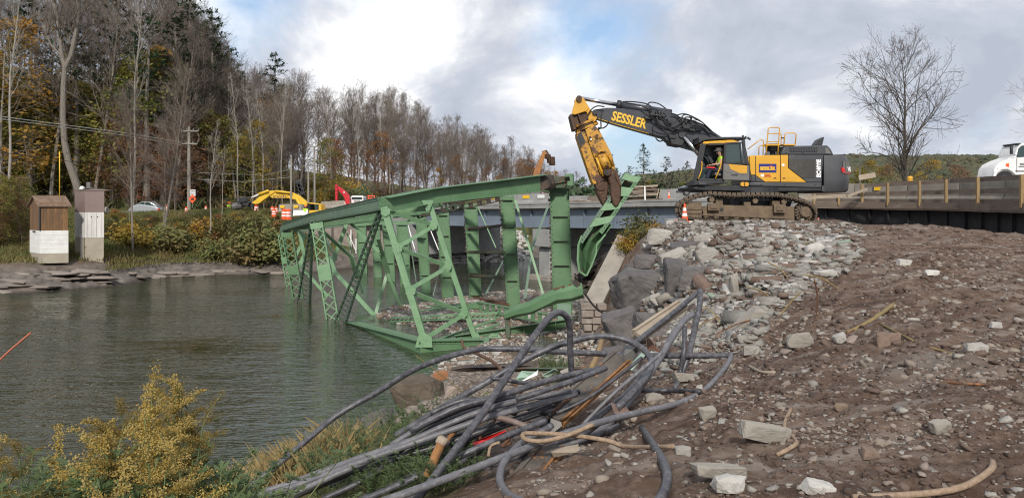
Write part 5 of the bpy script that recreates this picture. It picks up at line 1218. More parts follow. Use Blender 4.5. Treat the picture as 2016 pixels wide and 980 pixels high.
HO = [[(285, 160), (240, 155), (205, 175), (180, 215), (178, 240)], [(270, 175), (262, 240), (262, 290), (240, 300)], [(310, 250), (300, 275), (275, 292), (245, 290)], [(400, 128), (460, 128), (540, 140), (580, 165), (560, 185)], [(548, 150), (570, 132), (620, 140), (665, 170)],
      [(600, 335), (608, 360), (630, 374), (655, 365)], [(560, 200), (620, 260), (690, 290), (760, 260), (790, 225), (830, 230)], [(570, 215), (640, 290), (720, 305), (790, 262), (815, 240)], [(585, 280), (600, 315), (680, 330), (740, 300), (780, 300)],
      [(600, 190), (650, 240), (700, 262), (750, 240), (780, 210), (810, 212), (850, 235), (900, 262), (960, 330)], [(740, 210), (790, 205), (870, 240), (930, 290), (985, 345)], [(750, 225), (830, 245), (910, 280), (970, 340)], [(650, 220), (690, 280), (750, 300), (820, 300)],
      [(420, 135), (500, 150), (570, 178)], [(820, 270), (880, 285), (930, 320), (1000, 350)], [(700, 200), (735, 212), (760, 240), (800, 262)]]
for h_ in HO:
    pts = [PW(zA(*p), 29.42 + rr.uniform(-.12, .12)) for p in h_]; sm = []
    for i in range(len(pts) - 1):
        for k in range(4):
            t = k / 4; p0 = pts[max(i - 1, 0)]; p1, p2 = pts[i], pts[i + 1]; p3 = pts[min(i + 2, len(pts) - 1)]
            sm.append(.5 * ((2 * p1) + (p2 - p0) * t + (2 * p0 - 5 * p1 + 4 * p2 - p3) * t * t + (3 * p1 - p0 - 3 * p2 + p3) * t ** 3))
    sm.append(pts[-1]); mb = MB(); mb.tube(sm, .026, 6); mb.build('hydraulic_hose', M_rubber, EX, smooth=True)
for k in range(14):
    x, y = rr.choice([(590, 195), (600, 215), (650, 190), (830, 232), (845, 250), (790, 240)]); x += rr.uniform(-25, 25); y += rr.uniform(-14, 14)
    plate(zA, rect(x, y, x + rr.uniform(5, 11), y + rr.uniform(5, 10)), 29.35 + rr.uniform(-.05, .05), .08, M_exlight if k % 3 == 0 else M_exdark, 'hose_fitting')
SH = thing('demolition_shear', 'worn yellow hydraulic shear with rusty jaws biting the torn green piece', 'shear attachment', W(1160, 398, 30))
def splate(pts, D, dep, m, name, bevel=.02, par=None, z=zA): return plate(z, pts, D, dep, m, name, par or SH, bevel=bevel)
splate([(122, 92), (105, 108), (80, 202), (100, 210), (175, 185), (192, 168), (152, 100)], 29.62, .08, M_exyel, 'head_plate'); splate([(122, 92), (105, 108), (80, 202), (100, 210), (240, 225), (192, 168), (152, 100)], 30.28, .08, M_exyel, 'head_plate')
splate([(192, 168), (240, 226), (228, 250), (205, 262), (185, 240), (175, 188)], 29.6, .75, M_exyel, 'head_side'); cyl_y(zA, 127, 107, 18, SA, 29.5, 1.0, M_jaw, 'head_pin', SH, n=18)
splate([(68, 208), (100, 206), (168, 188), (175, 200), (185, 240), (100, 300), (88, 302)], 29.75, .10, M_jaw, 'head_bracket'); splate([(68, 208), (82, 203), (112, 300), (90, 303)], 29.5, .9, M_jaw, 'bracket_side'); splate([(118, 205), (128, 203), (150, 262), (138, 268)], 29.55, .2, M_jaw, 'bracket_rib')
ca, cb_ = PW(zA(92, 296), 29.97), PW(zA(238, 238), 29.97); mid = (ca + cb_) / 2; ax = (cb_ - ca).normalized(); nrm = Vector((-ax.z, 0, ax.x))
def disc(c, r_, h_, m, name, n=28):
    mb = MB()
    for s_ in (0, 1):
        for k in range(n): q = k * math.tau / n; mb.v.append(tuple(c + nrm * (h_ * s_) + (ax * math.cos(q) + Vector((0, 1, 0)) * math.sin(q)) * r_))
    mb.f = [tuple(range(n))[::-1], tuple(range(n, 2 * n))] + [(k, (k + 1) % n, n + (k + 1) % n, n + k) for k in range(n)]
    return mb.build(name, m, SH, bevel=.01)
R0 = (cb_ - ca).length / 2
disc(mid - nrm * .02, R0, .09, M_wornyel, 'swivel_ring'); disc(mid - nrm * .10, R0 * .93, .07, M_jaw, 'swivel_gear'); disc(mid - nrm * .20, R0 * .98, .09, M_wornyel, 'swivel_ring')
body = [(112, 318), (170, 300), (218, 270), (250, 300), (292, 380), (330, 455), (352, 535), (330, 560), (300, 620), (240, 640), (205, 620), (150, 460), (112, 345)]
splate([(165, 302), (218, 270), (250, 300), (292, 380), (330, 455), (352, 535), (340, 560), (300, 560), (260, 580), (245, 540), (205, 430)], 29.5, .10, M_wornyel, 'side_cheek')
splate([(112, 318), (165, 302), (205, 430), (245, 540), (262, 640), (215, 640), (205, 620), (150, 460), (112, 345)], 29.62, .75, M_wornyel, 'body_shell')
splate([(165, 302), (218, 270), (250, 300), (330, 455), (352, 535), (340, 640), (262, 640), (205, 430)], 29.75, .7, M_wornyel, 'body_core')
for pts in ([(118, 328), (140, 316), (165, 372), (160, 395), (140, 380)], [(108, 345), (126, 342), (148, 400), (138, 412)]): splate(pts, 29.59, .05, M_exdark, 'body_window', .0)
for x, y in ((198, 350), (240, 338)):
    cyl_y(zA, x, y, 17, SA, 29.44, .10, M_wornyel, 'pin_boss', SH, n=18); cyl_y(zA, x - 3, y + 2, 10, SA, 29.42, .05, M_jaw, 'pin', SH, n=14)
cyl_y(zA, 202, 362, 6, SA, 29.41, .05, M_white, 'bolt_head', SH, n=8)
pts = [PW(zA(*p), 29.44) for p in ((232, 470), (240, 448), (262, 432), (285, 435), (315, 470), (340, 520))]; mb = MB(); mb.tube(pts, .05, 8); mb.build('guard_rim', M_wornyel, SH, smooth=True)
tube_px(zA, [(265, 460), (305, 545)], 29.50, .19, M_wornyel, 'shear_cylinder', SH, n=16); tube_px(zA, [(232, 470), (255, 530), (278, 590)], 29.47, .05, M_exyel, 'cheek_edge', SH)
splate([(210, 600), (265, 560), (300, 590), (312, 660), (300, 730), (280, 775), (262, 745), (240, 700), (228, 650)], 29.66, .55, M_jaw, 'fixed_jaw', .04)
splate([(285, 560), (300, 535), (330, 540), (362, 556), (378, 600), (390, 660), (386, 740), (372, 772), (355, 786), (335, 762), (322, 700), (318, 640), (308, 600)], 29.45, .22, M_jaw, 'moving_jaw', .05)
splate([(362, 556), (378, 600), (392, 655), (380, 655), (350, 590)], 29.4, .14, M_jaw, 'jaw_tooth_plate', .02)
cyl_y(zA, 302, 566, 27, SA, 29.38, .9, M_jaw, 'main_pivot', SH, n=24, prof=[(.8, -.05), (1, 0), (1, .9)]); cyl_y(zA, 302, 566, 12, SA, 29.31, .06, M_exdark, 'pivot_cap', SH, n=14)
cyl_y(zA, 262, 650, 30, SA, 29.6, .6, M_jaw, 'jaw_hub', SH, n=22); splate([(225, 600), (262, 575), (290, 610), (240, 640)], 29.58, .1, M_jaw, 'wear_plate')
for k in range(4): splate([(238 + k * 14, 668 + k * 22), (256 + k * 12, 660 + k * 22), (262 + k * 11, 676 + k * 21), (246 + k * 12, 686 + k * 21)], 29.63, .06, M_rust, 'wear_plate', .01)
M_skin = mat('skin', (.45, .27, .19), .6)
M_vest = mat('lime_safety_vest', (.42, .72, .03), .7); M_tape = mat('silver_tape', (.6, .6, .58), .4)
M_cloth = mat('dark_work_clothes', (.02, .025, .05), .9); M_cloth2 = mat('brown_work_clothes', (.09, .06, .04), .9)
M_hatw = mat('white_hard_hat', (.8, .8, .8), .3); M_hato = mat('orange_hard_hat', (.85, .16, .02), .3); M_boot = mat('dark_boots', (.03, .02, .015), .8)
def skin_mesh(name, chains, m, parent, root=0, lvl=1):
    """limbs as connected edges with a radius per joint"""
    vs_, es, rs, key = [], [], [], {}
    for ch in chains:
        prev = None
        for p, r_ in ch:
            k = tuple(round(c, 4) for c in p)
            if k not in key: key[k] = len(vs_); vs_.append(Vector(p)); rs.append(r_)
            i = key[k]
            if prev is not None and prev != i: es.append((prev, i))
            prev = i
    o0 = Vector(parent['_o']); me = bpy.data.meshes.new(name); me.from_pydata([v - o0 for v in vs_], es, []); me.materials.append(m)
    o = bpy.data.objects.new(name, me); COL.objects.link(o); o.parent = parent; o['_o'] = tuple(o0)
    md = o.modifiers.new('Skin', 'SKIN'); md.use_smooth_shade = True
    for i, sv in enumerate(me.skin_vertices[0].data): sv.radius = rs[i] if isinstance(rs[i], tuple) else (rs[i], rs[i]); sv.use_root = (i == root)
    sb = o.modifiers.new('Subdivision', 'SUBSURF'); sb.levels = lvl; sb.render_levels = lvl
    return o
def person(label, pelvis, face, joints, hat, cloth, group=None, s_=1.0):
    """joints in metres relative to the pelvis: x forward along face, y to the left, z up"""
    P = Vector(pelvis); f = Vector(face).normalized(); l = Vector((-f.y, f.x, 0))
    def g(p): return P + (f * p[0] + l * p[1] + Vector((0, 0, p[2]))) * s_
    J = {k: g(v) for k, v in joints.items()}
    t = thing('person', label, 'person', (P.x, P.y, min(J['fl'].z, J['fr'].z) - .05), group)
    S = lambda r_: r_ * s_
    pel, ch, nk, hd = g((0, 0, 0)), J['chest'], J['neck'], J['head']
    mid_ = pel.lerp(ch, .5)
    def limb(*a): return [(p, S(r_)) for p, r_ in a]
    body = [limb((pel, .145), (mid_, .13), (ch, .155), (nk, .06), (nk.lerp(hd, .5), .062), (hd, .098), (hd + Vector((0, 0, .09 * s_)), .075))]
    for sd in 'lr':
        sh_, el, wr = J['s' + sd], J['e' + sd], J['w' + sd]; hip, kn, an, ft = J['h' + sd], J['k' + sd], J['a' + sd], J['f' + sd]
        palm = wr + (wr - el).normalized() * .06 * s_
        body.append(limb((ch, .155), (sh_, .07), (el, .045), (wr, .03), (palm, .036)))
        body.append(limb((pel, .145), (hip, .095), (kn, .062), (an, .042), (ft, .045)))
    skin_mesh('body', body, M_skin, t)
    mb = MB()
    for sd in 'lr':
        el, wr = J['e' + sd], J['w' + sd]; d = (wr - el).normalized(); a = d.cross(Vector((0, 0, 1))).normalized(); b = a.cross(d)
        for k, L_ in enumerate((.07, .08, .075, .055)):
            p = wr + d * .085 * s_ + a * (k - 1.5) * .02 * s_; mb.tube([p, p + (d * L_ * .6 - b * .01) * s_, p + (d * L_ * .85 - b * .035) * s_], .009 * s_, 5)
        p = wr + d * .04 * s_ + a * .035 * s_; mb.tube([p, p + (a * .03 + d * .03) * s_, p + (a * .03 + d * .055 - b * .02) * s_], .011 * s_, 5)
    mb.build('fingers', M_skin, t)
    tr_ = [limb((pel + Vector((0, 0, .05)), .165), (pel, .165))]
    for sd in 'lr': tr_.append(limb((pel, .165), (J['h' + sd], .112), (J['k' + sd], .080), (J['a' + sd], .065)))
    skin_mesh('trousers', tr_, cloth, t)
    vc = [limb((pel + Vector((0, 0, .07 * s_)), .165), (mid_, .155), (ch, .178), (nk - Vector((0, 0, .03)), .08))]
    for sd in 'lr': vc.append(limb((ch, .178), (J['s' + sd], .088), (J['s' + sd].lerp(J['e' + sd], .5), .072)))
    skin_mesh('safety_vest', vc, M_vest, t)
    mb = MB(); mb.lathe([(.176 * s_, -.02), (.176 * s_, .03)], mid_, 14); mb.build('reflective_band', M_tape, t)
    for sd in 'lr':
        mb = MB(); an, ft = J['a' + sd], J['f' + sd]; mb.frame(an + Vector((0, 0, -.02)) - f * .06, ft + f * .08, .11 * s_, .10 * s_); mb.build('boot', M_boot, t, bevel=.02)
    hz_ = hd + Vector((0, 0, .075 * s_)); mb = MB(); mb.lathe([(.155 * s_, -.01), (.158 * s_, .0), (.128 * s_, .012), (.125 * s_, .06), (.10 * s_, .105), (.05 * s_, .13), (.0, .135)], hz_, 18); mb.frame(hz_ + f * .1, hz_ + f * .19 * s_ - Vector((0, 0, .01)), .16, .012); mb.build('hard_hat', hat, t, smooth=True)
    mb = MB(); fc = hd + f * .092 * s_; mb.add([fc + Vector((0, 0, .02)), fc + l * .014 - Vector((0, 0, .02)), fc - l * .014 - Vector((0, 0, .02)), fc + f * .028 - Vector((0, 0, .018))], [(0, 1, 3), (0, 3, 2), (1, 2, 3)])
    for y in (-.032, .032): mb.box(fc + l * y * s_ + Vector((0, 0, .025)), (.014, .014, .012))
    mb.box(fc - Vector((0, 0, .045)), (.012, .045, .010)); 
    for y in (-.095, .095): mb.box(hd + l * y * s_, (.035, .02, .06))
    mb.build('facial_features', M_skin, t)
    return t
STAND = dict(chest=(.02, 0, .40), neck=(.02, 0, .54), head=(.05, 0, .70), sl=(0, .19, .48), sr=(0, -.19, .48), el=(-.02, .25, .20), er=(.03, -.25, .20), wl=(.10, .24, -.04), wr=(.16, -.20, .0), hl=(0, .09, -.05), hr=(0, -.09, -.05), kl=(.03, .10, -.45), kr=(.0, -.11, -.45), al=(-.02, .11, -.84), ar=(-.06, -.12, -.84), fl=(.12, .12, -.88), fr=(.08, -.13, -.88))
SIT = dict(chest=(.03, 0, .40), neck=(.05, 0, .54), head=(.10, 0, .69), sl=(.03, .19, .48), sr=(.03, -.19, .48), el=(.14, .25, .24), er=(.16, -.25, .24), wl=(.38, .20, .22), wr=(.38, -.20, .22), hl=(.06, .09, -.02), hr=(.06, -.09, -.02), kl=(.46, .11, .06), kr=(.46, -.13, .06), al=(.60, .11, -.34), ar=(.58, -.13, -.34), fl=(.74, .12, -.38), fr=(.72, -.14, -.38))
hp = PW(zB(337, 262), 29.15); person('equipment operator in white hard hat and lime vest seated in the open cab', hp - Vector((-.10, 0, .72)), (-1, 0, 0), SIT, M_hatw, M_cloth)

def z9(x, y): return (440 + x / 6.3, 340 + y / 6.3)
def z6(x, y): return (500 + x / 3.15, 180 + y / 3.15)
def z4(x, y): return (x / 3.266, 280 + y / 3.266)
def foot(px, py_head, D, h_): return W(px, py_head, D) - Vector((0, 0, h_))
p = W(*z9(1018, 425), 74); person('worker in orange hard hat and lime vest in front of the yellow excavator', p - Vector((0, 0, .70)), (.3, -1, 0), STAND, M_hato, M_cloth)
p = W(*z9(68, 382), 84); person('worker in orange hard hat standing at the left of the broken debris heap', p - Vector((0, 0, .70)), (1, -.4, 0), STAND, M_hato, M_cloth2)
YE = thing('yellow_excavator', 'yellow excavator with black lettered boom bent down over debris on the far bank', 'excavator', W(*z9(1000, 480), 80))
def fplate(z, pts, D, dep, m, name, par, bevel=.03): return plate(z, pts, D, dep, m, name, par, bevel=bevel)
M_yel2 = mat('bright_yellow_paint', (.72, .46, .03), .45, col2=(.62, .38, .03), scale=1.5)
fplate(z9, [(545, 226), (630, 222), (640, 240), (565, 290), (490, 345), (435, 385), (390, 392), (345, 372), (400, 335), (440, 300)], 79.7, .6, M_yel2, 'stick', YE)
b_ = fplate(z9, [(560, 285), (600, 240), (640, 226), (835, 240), (935, 282), (1045, 375), (1035, 418), (980, 405), (905, 335), (830, 325), (780, 316), (600, 316)], 79.8, .55, M_yel2, 'boom', YE)
pl_ = fplate(z9, rect(620, 276, 782, 316), 79.75, .04, M_mudrock, 'name_plate', b_, 0); text('SESSLER', .46, M_yelprint, 'lettering', pl_, W(*z9(628, 311), 79.73), (1, 0, 0), (0, 0, 1), .004, .01, width=.93)
for a, b, r_, m_, nm in (((345, 312), (450, 265), .09, M_white, 'stick_cylinder_rod'), ((440, 268), (560, 222), .15, M_yel2, 'stick_cylinder'), ((640, 228), (850, 252), .12, M_yel2, 'boom_top_cylinder'), ((903, 316), (985, 460), .16, M_yel2, 'boom_cylinder')):
    tube_px(z9, [a, b], 79.6, r_, m_, nm, YE, 8)
fplate(z9, rect(1040, 372, 1070, 500), 79.2, .2, M_exdark, 'cab_post', YE, 0); fplate(z9, [(1035, 368), (1205, 388), (1205, 398), (1035, 380)], 79.0, 1.6, M_yel2, 'cab_roof', YE, .0)
fplate(z9, [(1060, 385), (1130, 395), (1130, 470), (1060, 500)], 80.3, .1, M_glass, 'cab_window', YE, 0); fplate(z9, rect(1135, 395, 1180, 465), 79.1, .2, M_glass, 'cab_door_window', YE, 0)
fplate(z9, [(1180, 398), (1212, 400), (1212, 470), (1180, 478)], 79.0, 1.8, M_yel2, 'cab_rear_panel', YE); fplate(z9, rect(1060, 465, 1420, 520), 79, 2.6, M_yel2, 'engine_house', YE)
fplate(z9, rect(1010, 520, 1450, 590), 78.8, 3, M_mudsteel, 'tracks', YE)
rr = random.Random(21)
for k in range(14):
    x, y = rr.uniform(205, 345), rr.uniform(330, 405); mb = MB(); mb.box(W(*z9(x, y), 79.8 + rr.uniform(-.3, .5)), (rr.uniform(.3, .9), .5, rr.uniform(.2, .6)), Matrix.Rotation(rr.uniform(-.8, .8), 3, 'Y')); mb.build('grapple_piece', M_exdark if k % 3 else M_exlight, YE, bevel=.03)
mb = MB(); mb.tube([W(*z9(120, 425), 80), W(*z9(235, 400), 80)], .42, 10); tag(mb.build('dropped_grapple', M_exlight, bevel=.03), 'dull metal attachment lying behind the striped drum left of the yellow excavator', 'attachment')
RE = thing('red_excavator', 'red excavator arm rising behind the green top chord beside the white truck', 'excavator', W(*z9(1530, 400), 96))
M_red = mat('red_machine_paint', (.52, .02, .03), .4)
fplate(z9, [(1380, 155), (1392, 145), (1412, 148), (1416, 200), (1412, 360), (1388, 368), (1383, 250)], 95.8, .5, M_red, 'stick', RE); fplate(z9, [(1413, 165), (1440, 178), (1500, 222), (1545, 270), (1562, 300), (1562, 385), (1510, 388), (1500, 320), (1478, 280), (1428, 225)], 95.9, .6, M_red, 'boom', RE)
fplate(z9, rect(1378, 362, 1420, 395), 95.6, .8, M_exdark, 'bucket', RE); cyl_y(z9, 1495, 243, 10, 6.3, 95.8, .1, M_white, 'boom_badge', RE, n=10); fplate(z9, rect(1500, 390, 1640, 470), 95.5, 3, M_red, 'house', RE); fplate(z9, rect(1490, 470, 1660, 540), 95, 3, M_exdark, 'tracks', RE)
for k in range(3): fplate(z9, rect(1380, 175 + k * 45, 1412, 179 + k * 45), 95.75, .06, M_exdark, 'hose_clamp', RE, 0)
def cabtruck(name, label, z, x0, y0, x1, y1, D, m, grille=True):
    T = thing(name, label, 'truck', W(*z((x0 + x1) / 2, y1 + 60), D)); w_ = x1 - x0; h_ = y1 - y0
    fplate(z, rect(x0, y0, x1, y1 + h_ * .8), D, 2.2, m, 'cab', T, .12); fplate(z, [(x0 + w_ * .08, y0 + h_ * .2), (x1 - w_ * .08, y0 + h_ * .2), (x1 - w_ * .1, y0 + h_ * .68), (x0 + w_ * .1, y0 + h_ * .68)], D - .03, .06, M_glass, 'windscreen', T, 0)
    fplate(z, rect(x0 + w_ * .25, y0 + h_ * .75, x1 - w_ * .25, y1 + h_ * .3), D - .06, .06, M_white if grille else M_exlight, 'grille', T, .01)
    for k in range(4): fplate(z, rect(x0 + w_ * .27, y0 + h_ * (.8 + .12 * k), x1 - w_ * .27, y0 + h_ * (.84 + .12 * k)), D - .09, .03, M_exdark, 'grille_bar', T, 0)
    for sx in (x0 - w_ * .06, x1 + w_ * .01): fplate(z, rect(sx, y0 + h_ * .25, sx + w_ * .05, y0 + h_ * .7), D - .1, .1, M_exdark, 'mirror', T, 0)
    fplate(z, rect(x0 + w_ * .1, y0 - h_ * .12, x1 - w_ * .1, y0), D + .3, 1, m, 'roof_fairing', T, .05)
    for sx in (x0 + w_ * .05, x1 - w_ * .17): fplate(z, rect(sx, y1, sx + w_ * .12, y1 + h_ * .2), D - .05, .06, M_whiteprint, 'headlight', T, 0)
    for sx in (x0, x1 - w_ * .2): mb = MB(); cyl_y(z, sx + w_ * .1, y1 + h_ * .85, w_ * .16, 6.3 if z is z9 else 5.3, D + .2, .4, M_rubber, 'wheel', T, n=16)
    return T
cabtruck('white_truck', 'white dump truck seen from the front beside the red excavator', z9, 1575, 290, 1735, 352, 97, M_white)
RT = thing('dark_red_truck', 'dark red truck front with tall chrome radiator behind the charred end post', 'truck', W(1052, 398, 66)); M_dred = mat('dark_red_paint', (.10, .015, .03), .3, coat=.5)
def z8b(x, y): return (1000 + x / 5.305, 330 + y / 5.305)
fplate(z8b, rect(244, 232, 338, 342), 65.0, .3, M_chrome, 'radiator_frame', RT, .02)
for k in range(12): fplate(z8b, rect(250 + k * 7.2, 240, 253.5 + k * 7.2, 336), 64.95, .06, M_exlight, 'radiator_bar', RT, 0)
fplate(z8b, [(70, 265), (120, 240), (244, 240), (244, 345), (70, 345)], 65.2, 2.0, M_dred, 'fender', RT, .08); fplate(z8b, [(338, 245), (400, 265), (430, 300), (430, 345), (338, 345)], 65.2, 2, M_dred, 'fender', RT, .08)
for x in (185, 347): fplate(z8b, rect(x, 300, x + 55, 338), 64.95, .2, M_white, 'headlight_box', RT, .02); fplate(z8b, rect(x + 10, 308, x + 40, 330), 64.9, .06, M_chrome, 'headlight', RT, .01)
for x in (163, 362): fplate(z8b, rect(x, 285, x + 14, 298), 64.9, .1, M_orange, 'marker_light', RT, 0)
cyl_y(z8b, 150, 345, 32, 5.3, 65.0, .4, M_rubber, 'wheel', RT, n=18); fplate(z8b, rect(120, 130, 400, 240), 66.5, 2, M_dred, 'cab', RT, .1)
PK = thing('dark_pickup', 'dark blue pickup nose with white hood just left of the excavator cab', 'pickup', W(1362, 384, 50))
fplate(z8b, [(1815, 262), (1818, 225), (1845, 200), (1900, 183), (2080, 180), (2080, 262)], 49.5, 1.9, mat('dark_blue_paint', (.012, .02, .05), .25, coat=.6), 'body', PK, .08); fplate(z8b, [(1822, 222), (1848, 200), (1900, 185), (1905, 198), (1860, 212), (1830, 240)], 49.45, .1, M_white, 'hood_stripe', PK, .02)
cyl_y(z8b, 1868, 262, 34, 5.3, 49.4, .3, M_rubber, 'wheel', PK, n=18); cyl_y(z8b, 1868, 262, 18, 5.3, 49.35, .1, M_exlight, 'wheel_rim', PK, n=14); fplate(z8b, rect(1950, 130, 2080, 182), 49.7, 1.5, M_glass, 'cabin', PK, .1)
OE = thing('orange_excavator_arm', 'rusty orange excavator arm rising over the burnt end post before the bare woods', 'excavator', W(1062, 400, 82)); M_or2 = mat('rusty_orange_paint', (.42, .17, .03), .6, col2=(.16, .07, .03), scale=1.2)
fplate(z6, [(1728, 530), (1745, 470), (1790, 375), (1806, 368), (1818, 385), (1800, 420), (1768, 530)], 81.8, .5, M_or2, 'stick', OE); fplate(z6, [(1785, 372), (1815, 362), (1862, 436), (1862, 462), (1845, 440), (1812, 398)], 81.9, .5, M_jaw, 'boom', OE)
for x, y in ((1835, 430), (1850, 445), (1848, 420), (1822, 405)): mb = MB(); mb.box(W(*z6(x, y), 81.7), (.5, .5, .5), .5); mb.build('claw_piece', M_jaw, OE, bevel=.05)
fplate(z6, rect(1700, 560, 1790, 680), 81, 3, M_or2, 'house', OE)
SCAR = thing('silver_sedan', 'silver sedan parked on the far road behind the bare trees', 'car', W(285, 422, 84)); M_silver = mat('silver_car_paint', (.42, .44, .46), .3, .4, coat=.5)
fplate(z4, [(825, 468), (822, 435), (835, 415), (860, 405), (900, 398), (1000, 412), (1022, 425), (1028, 455), (1022, 470)], 83.2, 1.75, M_silver, 'body', SCAR, .10); fplate(z4, [(862, 405), (905, 384), (960, 380), (1012, 412)], 83.35, 1.45, M_silver, 'cabin', SCAR, .08)
fplate(z4, [(872, 404), (908, 387), (928, 386), (928, 408)], 83.3, .04, M_glass, 'window', SCAR, 0); fplate(z4, [(934, 386), (958, 385), (992, 408), (934, 409)], 83.3, .04, M_glass, 'window', SCAR, 0)
for x in (862, 988): cyl_y(z4, x, 462, 19, 3.27, 83.1, .3, M_rubber, 'wheel', SCAR, n=18); cyl_y(z4, x, 462, 11, 3.27, 83.05, .08, M_chrome, 'rim', SCAR, n=14)
fplate(z4, rect(1012, 426, 1024, 438), 83.1, .2, M_redprint, 'tail_light', SCAR, .01)
def drum(px, py, D, h_=1.0, label='', grp='orange traffic drums on the far road', lean=0):
    base = W(px, py, D); t = thing('traffic_drum', label, 'traffic drum', base, grp); k = h_ * .66
    prof = [(.30, 0), (.30, .04), (.26, .045)]; mb = MB(); mb.lathe([(r_ * k, z * k) for r_, z in [(.33, 0), (.33, .06), (.28, .07), (.28, .28)]], base, 14)
    mb.lathe([(.265 * k, .44 * k), (.265 * k, .56 * k)], base, 14); mb.lathe([(.24 * k, .72 * k), (.24 * k, .90 * k), (.16 * k, .96 * k), (.05 * k, 1.0 * k)], base, 14); mb.build('drum_body', M_orange, t, kind=None)
    for z0, z1, r_ in ((.28, .44, .27), (.56, .72, .252)): mb = MB(); mb.lathe([(r_ * k, z0 * k), (r_ * k, z1 * k)], base, 14); mb.build('white_band', M_white, t)
    t.rotation_euler = (0, lean, 0); return t
DR = [(1075, 450, z4, 82, 1.15, 'orange drum just right of the silver sedan'), (1198, 452, z4, 82, .9, 'orange drum below the white sign on the utility pole'), (1324, 440, z4, 84, .8, 'orange drum half hidden in brush right of the utility pole'),
      (1548, 446, z4, 82, 1.1, 'white striped drum beside the dropped attachment'), (1648, 452, z4, 80, 1.25, 'tall plain orange drum under the yellow excavator arm'), (607, 500, z9, 76, 1.0, 'striped drum at the end of the white barrier'), (625, 545, z9, 73, 1.15, 'striped drum at the brink left of the green top chord'),
      (655, 498, z9, 76, .9, 'striped drum under the yellow boom beside its twin'), (755, 580, z9, 70, 1.5, 'big orange drum left of the front pair by the bare pole'), (803, 582, z9, 69.5, 1.5, 'big orange drum right beside the bare pole foot'), (12, 450, z4, 70, .8, 'small orange drum among leaves at the far left edge')]
for x, y, z, D, h_, lb in DR:
    px, py = z(x, y); drum(px, py, D, h_, lb)
for pts, D, lb in (((690, 490, 860, 482), 78, 'white concrete barrier with yellow reflector behind the front orange drums'), ((868, 484, 1000, 490), 78, 'white concrete barrier behind the worker under the yellow boom'), ((870, 535, 1050, 525), 74, 'low white concrete barrier at the worker feet'), ((1215, 450, 1340, 442), 84, 'white concrete barrier right of the yellow cab'), ((1342, 442, 1500, 432), 84, 'white concrete barrier under the red excavator')):
    a, b = W(*z9(pts[0], pts[1]), D), W(*z9(pts[2], pts[3]), D); ob = barrier(a, b, .80 if D != 74 else .5).build('road_barrier', M_white if D == 74 else M_conc); tag(ob, lb, 'barrier', 'concrete barriers on the far road'); ob['_o'] = tuple(ob.location)
    if D == 78: mb = MB(); c = a.lerp(b, .3); mb.box(c + Vector((0, -.3, .55)), (.45, .05, .28)); mb.build('reflector', M_reflect, ob)
for x, lb in ((1278, 'white folding barricade on the far barrier right of the yellow excavator'), (1474, 'white folding barricade right of the red excavator bucket')):
    t = thing('white_barricade', lb, 'barricade', W(*z9(x, 405), 84)); 
    for dx in (-34, 34): fplate(z9, [(x + dx * .7 - 8, 362), (x + dx * .7 + 8, 362), (x + dx + 8, 402), (x + dx - 8, 402)], 84, .1, M_white, 'leg', t, 0)
    fplate(z9, rect(x - 28, 358, x + 28, 378), 83.95, .08, M_white, 'board', t, 0); fplate(z9, rect(x - 34, 388, x + 34, 396), 83.95, .06, M_orange, 'stripe_board', t, 0)
t = thing('orange_arrow_sign', 'orange rectangular sign with an arrow above the green top chord', 'road sign', W(*z9(1832, 345), 88)); fplate(z9, rect(1788, 280, 1878, 324), 88, .06, M_orange, 'panel', t, 0)
fplate(z9, [(1800, 296), (1852, 296), (1852, 288), (1870, 302), (1852, 317), (1852, 308), (1800, 308)], 87.95, .03, M_exdark, 'arrow', t, 0); fplate(z9, rect(1805, 324, 1811, 380), 88.02, .06, M_exlight, 'post', t, 0); fplate(z9, rect(1855, 324, 1861, 380), 88.02, .06, M_exlight, 'post', t, 0)
t = thing('white_route_sign', 'white rectangular lettered sign on the utility pole above an orange sign', 'road sign', W(*z4(1240, 400), 84.5)); s1 = fplate(z4, rect(1224, 305, 1257, 345), 84.6, .05, M_white, 'panel', t, 0); text('TRUCK', .28, M_exdark, 'lettering', s1, W(*z4(1226, 320), 84.58), (1, 0, 0), (0, 0, 1), .003, 0, width=.85); text('ROUTE', .28, M_exdark, 'lettering', s1, W(*z4(1226, 337), 84.58), (1, 0, 0), (0, 0, 1), .003, 0, width=.85)
t = thing('orange_work_sign', 'small orange diamond work sign below the white lettered sign', 'road sign', W(*z4(1237, 392), 84.2)); c = W(*z4(1237, 364), 84.2); mb = MB(); mb.prism([c + Vector((.42, 0, 0)), c + Vector((0, 0, .5)), c + Vector((-.42, 0, 0)), c + Vector((0, 0, -.5))], (0, .04, 0)); mb.build('panel', M_orange, t); fplate(z4, rect(1235, 380, 1239, 420), 84.25, .05, M_exlight, 'post', t, 0); fplate(z4, rect(1229, 358, 1246, 371), 84.17, .02, M_exdark, 'symbol', t, 0)
GR = thing('far_guardrail', 'grey metal guardrail along the far road beside the silver car', 'guardrail', W(260, 428, 80))
for a, b in (((672, 452), (770, 450)), ((770, 450), (880, 452)), ((1040, 462), (1180, 462)), ((1180, 462), (1330, 458)), ((440, 450), (478, 450))):
    mb = MB(); p, q = W(*z4(*a), 80.5), W(*z4(*b), 80.5); mb.frame(p, q, .08, .32); mb.build('rail_beam', M_exlight, GR)
    for t_ in (0, .5): mb = MB(); c = p.lerp(q, t_); mb.box(c + Vector((0, .1, -.3)), (.14, .14, .9)); mb.build('post', M_wood, GR)
M_pole = mat('weathered_pole_wood', (.30, .27, .23), .9, col2=(.20, .18, .155), scale=2, stretch=(4, 4, .4))
